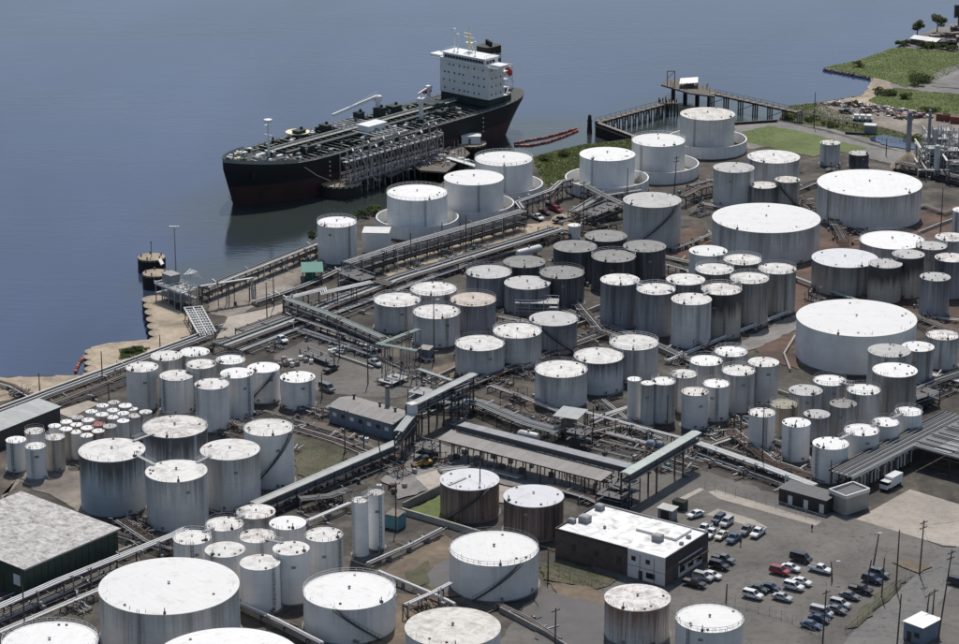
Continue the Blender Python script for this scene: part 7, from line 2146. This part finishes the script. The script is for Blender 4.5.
# ------------------------------------------------------------------ process plant at the right edge
p = at(945, 178)
t = thing('process_plant', 'grey process plant of towers, vessels and steel frames at the right edge', 'plant', (p.x, p.y, 0))
rn = random.Random(12)
for i in range(9):
    x, y = rn.uniform(-9, 9), rn.uniform(-8, 38)
    h = rn.uniform(6, 15)
    r = rn.uniform(.8, 2.2)
    MB().lathe([(r, 0), (r, h), (r * .7, h + r * .4), (.1, h + r * .55)], 18, x, y, top=True).build('column_vessel', M[rn.choice(('galv', 'steel_grey', 'pipe_silver', 'wall_dim'))], t, True)
for i in range(18):
    x, y = rn.uniform(-8, 7), rn.uniform(-6, 36)
    w, d_, h = rn.uniform(4, 8), rn.uniform(4, 7), rn.uniform(6, 13)
    for a in (0, .5, 1):
        for b in (0, 1): MB().beam((x + a * w, y + b * d_, 0), (x + a * w, y + b * d_, h), .25, .25).build('post', M['galv' if i % 2 else 'rail_white'], t)
    for z in range(3, int(h), 3):
        MB().box(x + w / 2, y + d_ / 2, z, w, d_, .15).build('platform', M['galv' if z % 2 else 'steel_grey'], t)
        MB().tube([(x, y - .05, z + 1), (x + w, y - .05, z + 1)], .06, 4).build('guard_rail', M['rail_white'], t)
    MB().beam((x, y, 0), (x + w, y, h), .15, .15).beam((x + w, y, 0), (x, y, h), .15, .15).build('brace', M['steel_grey'], t)
for i in range(34):
    x, y, z = rn.uniform(-10, 8), rn.uniform(-8, 36), rn.uniform(2, 9)
    dx, dy = rn.choice(((rn.uniform(4, 14), 0), (0, rn.uniform(4, 14))))
    MB().tube([(x, y, 0), (x, y, z), (x + dx, y + dy, z), (x + dx, y + dy, 0)], rn.uniform(.12, .3), 6).build('pipe', M[rn.choice(('pipe_silver', 'pipe_grey', 'pipe_white', 'pipe_brown'))], t, True)
MB().tube([(-3, 20, 0), (-3, 20, 20)], [.8, .5], 12).build('stack', M['steel_grey'], t, True)
p = at(908, 167)
mb = MB()
n = 26
rings = []
for k, (r, z) in enumerate(((6.4, 0), (5.2, 1.4), (3.4, 3.4), (1.6, 5), (.3, 5.6))):
    rings.append([((r + random.uniform(-.4, .4)) * math.cos(2 * math.pi * j / n), (r + random.uniform(-.4, .4)) * math.sin(2 * math.pi * j / n), z + random.uniform(-.15, .15)) for j in range(n)])
mb.quadgrid(rings)
tag(mb.build('earth_heap', M['heap'], loc=p, smooth=True), 'tan heap of earth beside the process plant', 'heap')
# ------------------------------------------------------------------ scrap yard, containers, far bank
rn = random.Random(21)
for k, (u, v) in enumerate(((838, 105.5), (850, 106.5), (862, 107), (873, 109), (884, 110.5), (894, 112), (903, 113.5), (912, 115.5), (920, 117.5), (868, 112), (889, 115), (905, 118))):
    c = at(u, v)
    t = thing('scrap_pile', 'scrap metal pile, ' + ['first', 'second', 'third', 'fourth', 'fifth', 'sixth', 'seventh', 'eighth', 'ninth', 'left one in front', 'middle one in front', 'right one in front'][k] + ' along the far yard from the left', 'scrap pile', c, 0, 'scrap piles')
    for m, q in (('scrap', 26), ('scrap_pale', 14), ('container_red', 5)):
        mb = MB()
        for i in range(q):
            d_ = abs(rn.gauss(0, 1.7))
            a = rn.uniform(0, 6.28)
            z = max(.2, 1.9 - d_ * .45) * rn.uniform(.2, 1)
            b = len(mb.v)
            s_ = rn.uniform(.5, 1.9)
            mb.box(d_ * math.cos(a) * 1.8, d_ * math.sin(a), z, s_, s_ * rn.uniform(.3, .9), rn.uniform(.3, 1.0), rn.uniform(0, 3))
            for w in range(b, len(mb.v)): mb.v[w] = tuple(q_ + rn.uniform(-.2, .2) for q_ in mb.v[w])
        tag(mb.build('scrap_metal', M[m], t), kind='stuff')
for k, (u, v, c) in enumerate(((943.5, 120.5, 'container_red'), (951, 121.5, 'container_red'), (959, 123.5, 'container_red'))):
    p = at(u, v)
    t = thing('freight_container', ['left', 'middle', 'right'][k] + ' one of three rusty red containers at the far yard', 'container', p, R(-20), 'rusty red containers')
    MB().box(0, 0, 1.35, 5.6 if k == 0 else 7, 2.4, 2.6).build('body', M[c], t)
    mb = MB()
    for i in range(12): mb.box(-2.6 + i * .47, -1.22, 1.35, .14, .06, 2.4)
    tag(mb.build('corrugation', M[c], t), kind='stuff')
    MB().box(0, 0, 2.68, 5.4 if k == 0 else 6.8, 2.3, .08).build('roof', M['steel_rust'], t)
p = at(862.5, 121)
t = thing('green_tanker_wagon', 'pale green low machine with white cabs on the scrap yard', 'vehicle', p, R(-10))
MB().box(0, 0, .9, 7.5, 2.4, .8).build('chassis', M['pale_green'], t)
for x in (-2.4, 0, 2.4): MB().box(x, 0, 1.9, 1.8, 2.2, 1.3).build('cab', M['white_paint'], t)
for x in (-3, -1, 1, 3):
    for y in (-1.1, 1.1): MB().tube([(x, y - .15, .45), (x, y + .15, .45)], .45, 10).build('wheel', M['rubber'], t)
p = at(870, 133)
t = thing('culvert_house', 'small grey sluice house at the left end of the pond', 'hut', p, R(-15))
MB().box(0, 0, 1.6, 4, 3, 3.2).build('wall', M['steel_grey'], t)
MB().box(0, 0, 3.3, 4.6, 3.6, .3).build('roof', M['rail_white'], t)
MB().box(-5, -3, .5, 8, 2.2, .6).build('apron', M['timber_black'], t)
rn = random.Random(33)
for k, u in enumerate(sorted(rn.uniform(922, 965) for _ in range(14))):
    v = rn.uniform(31, 47)
    p = at(u, v)
    t = thing('lumber_stack', 'plank stack on the far bank at the top right, ' + ORD[k] + ' from left', 'lumber', p, rn.uniform(-.7, .7), 'lumber stacks on the far bank')
    w = rn.uniform(4, 10)
    for i in range(3): MB().box(rn.uniform(-.5, .5), rn.uniform(-.4, .4), .5 + i * .8, w, 2.2, .7).build('layer', M[rn.choice(('wood', 'wood_pale', 'scrap', 'timber_black', 'steel_dark'))], t)

# ------------------------------------------------------------------ trees, shrubs, grass
def leaf_cloud(mb, cx, cy, cz, rx, rz, n, size, rn):
    for i in range(n):
        while True:
            a, b, c = rn.uniform(-1, 1), rn.uniform(-1, 1), rn.uniform(-1, 1)
            q = a * a + b * b + c * c
            if .25 < q < 1: break
        p_ = Vector((cx + a * rx, cy + b * rx, cz + c * rz))
        d1 = Vector((rn.gauss(0, 1), rn.gauss(0, 1), rn.gauss(0, .6))).normalized() * size * rn.uniform(.6, 1.3)
        d2 = d1.cross(Vector((rn.gauss(0, 1), rn.gauss(0, 1), rn.gauss(0, 1)))).normalized() * size * rn.uniform(.4, .9)
        b0 = len(mb.v)
        mb.v += [tuple(p_ - d1), tuple(p_ + d2), tuple(p_ + d1), tuple(p_ - d2)]
        mb.f.append((b0, b0 + 1, b0 + 2, b0 + 3))
def tree(u, v, h, w, label, group, mat='leaf', seed=1, name='broadleaf_tree'):
    rn = random.Random(seed)
    p_ = at(u, v)
    t_ = thing(name, label, 'tree', p_, 0, group)
    mb = MB().tube([(0, 0, 0), (.1, 0, h * .35), (.2, .1, h * .65)], [.3, .22, .1], 8)
    for i in range(5):
        a = i * 1.3
        mb.tube([(.1, 0, h * (.28 + .06 * i)), (w * .3 * math.cos(a), w * .3 * math.sin(a), h * (.55 + .06 * i))], [.12, .04], 6)
    mb.build('trunk', M['bark'], t_)
    mb = MB()
    for i in range(11):
        a, d_ = rn.uniform(0, 6.28), rn.uniform(.1, .36) * w
        leaf_cloud(mb, d_ * math.cos(a), d_ * math.sin(a), h * rn.uniform(.45, .85), w * rn.uniform(.14, .24), h * rn.uniform(.1, .17), 110, .42, rn)
    tag(mb.build('crown', M[mat], t_), kind=None)
    return t_
def shrub(u, v, h, w, label, group, mat='leaf', seed=1):
    rn = random.Random(seed)
    p_ = at(u, v)
    t_ = thing('shrub', label, 'shrub', p_, 0, group)
    mb = MB()
    for i in range(5):
        a = i * 1.25
        mb.tube([(0, 0, 0), (w * .25 * math.cos(a), w * .25 * math.sin(a), h * .6)], [.08, .03], 5)
    mb.build('stem', M['bark'], t_)
    mb = MB()
    for i in range(7):
        a, d_ = rn.uniform(0, 6.28), rn.uniform(0, .4) * w
        leaf_cloud(mb, d_ * math.cos(a), d_ * math.sin(a), h * rn.uniform(.3, .7), w * rn.uniform(.16, .28), h * rn.uniform(.18, .3), 80, .34, rn)
    mb.build('foliage', M[mat], t_)
tree(917, 36, 7.5, 7, 'small round tree on the far bank, left of two', 'trees on the far bank', 'leaf_pale', 3)
tree(937, 32, 8.5, 9, 'larger tree on the far bank, right of two', 'trees on the far bank', 'leaf_pale', 4)
for i, (u, v, h, w, lab) in enumerate(((900, 46, 3, 5, 'dark shrub at the left end of the far bank'), (906, 45, 3.4, 5, 'second dark shrub along the far bank'), (922, 47.5, 3, 5, 'shrub below the far shed'), (931, 48, 3.2, 6, 'shrub right of the far shed'), (942, 49, 3, 6, 'shrub near the lumber stacks'), (952, 50.5, 3, 6, 'shrub at the right edge of the far bank'),
                                   (915, 80, 3.6, 8, 'left shrub of the dark clump on the grassy point'), (923, 82, 4.0, 9, 'middle shrub of the dark clump on the grassy point'), (917, 85.5, 3.4, 8, 'lowest shrub of the dark clump on the grassy point'), (859, 67, 2.6, 5, 'lone shrub by the bare patch on the grassy point'),
                                   (880, 94, 3, 8, 'left shrub above the scrap yard'), (892, 95, 3, 8, 'second shrub above the scrap yard'), (905, 99, 2.6, 8, 'third shrub above the scrap yard'), (312, 240, 3.2, 4.6, 'round green bush at the quay wall'), (362, 218, 3.4, 6, 'left of two bushes beside the first bund'), (371, 214, 3.4, 6, 'right of two bushes beside the first bund'),
                                   (930, 112, 2.4, 8, 'shrub behind the scrap piles'), (852, 106, 2.2, 6, 'shrub at the beach'), (790, 118, 2, 6, 'left shrub on the verge by the walkway'), (808, 121, 2, 6, 'middle shrub on the verge by the walkway'), (830, 126, 2, 7, 'right shrub on the verge by the walkway'), (912, 140, 2.4, 7, 'shrub behind the pond'), (930, 145, 2.4, 6, 'shrub right of the pond'),
                                   (128, 353, 1.4, 4, 'low bush on the sandy corner'), (138, 351, 1.4, 4, 'second low bush on the sandy corner'), (545, 160, 2.2, 6, 'left bush in the marsh grass'), (566, 156, 2.2, 6, 'right bush in the marsh grass'))):
    shrub(u, v, h, w, lab, 'shrubs', 'leaf' if i % 3 else 'reed', 50 + i)
def grass(name, label, pts, n, h, mat, seed):
    rn = random.Random(seed)
    base = LOW if pts[0][0] > 775 else 0
    poly = pxpoly(pts, base)
    x0, x1, y0, y1 = min(p_[0] for p_ in poly), max(p_[0] for p_ in poly), min(p_[1] for p_ in poly), max(p_[1] for p_ in poly)
    mb = MB()
    k = 0
    while k < n:
        x, y = rn.uniform(x0, x1), rn.uniform(y0, y1)
        c = False
        for i in range(len(poly)):
            a, b = poly[i], poly[i - 1]
            if (a[1] > y) != (b[1] > y) and x < (b[0] - a[0]) * (y - a[1]) / (b[1] - a[1]) + a[0]: c = not c
        if not c: continue
        k += 1
        hh_ = h * rn.uniform(.4, 1.2)
        for j in range(2):
            a = rn.uniform(0, 3.14)
            w = rn.uniform(.1, .28)
            b0 = len(mb.v)
            mb.v += [(x - w * math.cos(a), y - w * math.sin(a), base), (x + w * math.cos(a), y + w * math.sin(a), base), (x + rn.uniform(-.3, .3), y + rn.uniform(-.3, .3), base + hh_)]
            mb.f.append((b0, b0 + 1, b0 + 2))
    tag(mb.build(name, M[mat]), label, 'grass', None, 'stuff')
grass('reeds', 'green reeds of the marsh between the third and fourth round tanks', [(533, 158), (556, 151), (581, 145.5), (630, 140), (645, 150), (600, 166), (566, 183), (548, 187), (538, 172)], 9000, .6, 'reed', 1)
grass('tall_grass', 'tall grass covering the grassy point', [(825, 67.8), (831, 66), (856, 61), (896, 47.5), (960, 52), (985, 56), (985, 68), (958, 71), (932, 82), (906, 87), (886, 81), (872, 77.5), (850, 72.5)], 16000, .4, 'fallen', 2)
grass('meadow_grass', 'rough meadow grass behind the scrap yard', [(868, 101), (895, 88), (930, 92), (985, 97), (985, 122), (955, 118), (915, 111), (880, 106)], 12000, .4, 'fallen', 3)
grass('verge_grass', 'weedy verge along the pipe to the far trestle', [(779, 118), (790, 106), (822, 102), (826, 107), (870, 124), (920, 137), (948, 148), (935, 151), (880, 141), (830, 128), (790, 122)], 8000, .45, 'reed', 4)
grass('field_grass', 'short grass on the green field behind the round tanks', [(742, 132), (768, 126), (774, 126), (774, 149), (770, 148), (748, 143)], 1500, .25, 'fallen', 9)
grass('bank_grass', 'green weeds on the sandy corner', [(119, 350), (140, 347), (150, 349), (135, 357), (121, 360)], 500, .7, 'reed', 5)
grass('yard_weeds', 'weeds on the rough ground left of the gallery', [(292, 446), (320, 436), (345, 448), (345, 470), (310, 482), (298, 474)], 350, .4, 'fallen', 6)
grass('fence_weeds', 'weeds along the office fence', [(538, 568), (560, 560), (620, 580), (600, 590), (545, 580)], 600, .5, 'fallen', 7)
# rocks along the beach of the inlet
rn = random.Random(8)
mb = MB()
for (A, B) in (((824, 67.6), (870, 76.5)), ((822, 101), (861, 95)), ((533, 156), (634, 139)), ((317, 243), (345, 229)), ((345, 229), (380, 211))):
    for i in range(120):
        q = rn.random()
        zz = LOW if A[0] > 775 else 0
        p = at(A[0] + (B[0] - A[0]) * q, A[1] + (B[1] - A[1]) * q + rn.uniform(-.2, .5) + (.7 if zz else 0), zz)
        s_ = rn.uniform(.3, .8)
        b = len(mb.v)
        mb.box(p.x, p.y, zz + (rn.uniform(-.7, .1) if zz else rn.uniform(-2.2, .2)), s_, s_ * .8, s_ * .8, rn.uniform(0, 3))
        for w in range(b, len(mb.v)): mb.v[w] = tuple(q_ + rn.uniform(-.2, .2) * s_ for q_ in mb.v[w])
tag(mb.build('shore_rocks', M['rock']), 'dark rocks along the waterline', 'rocks', None, 'stuff')
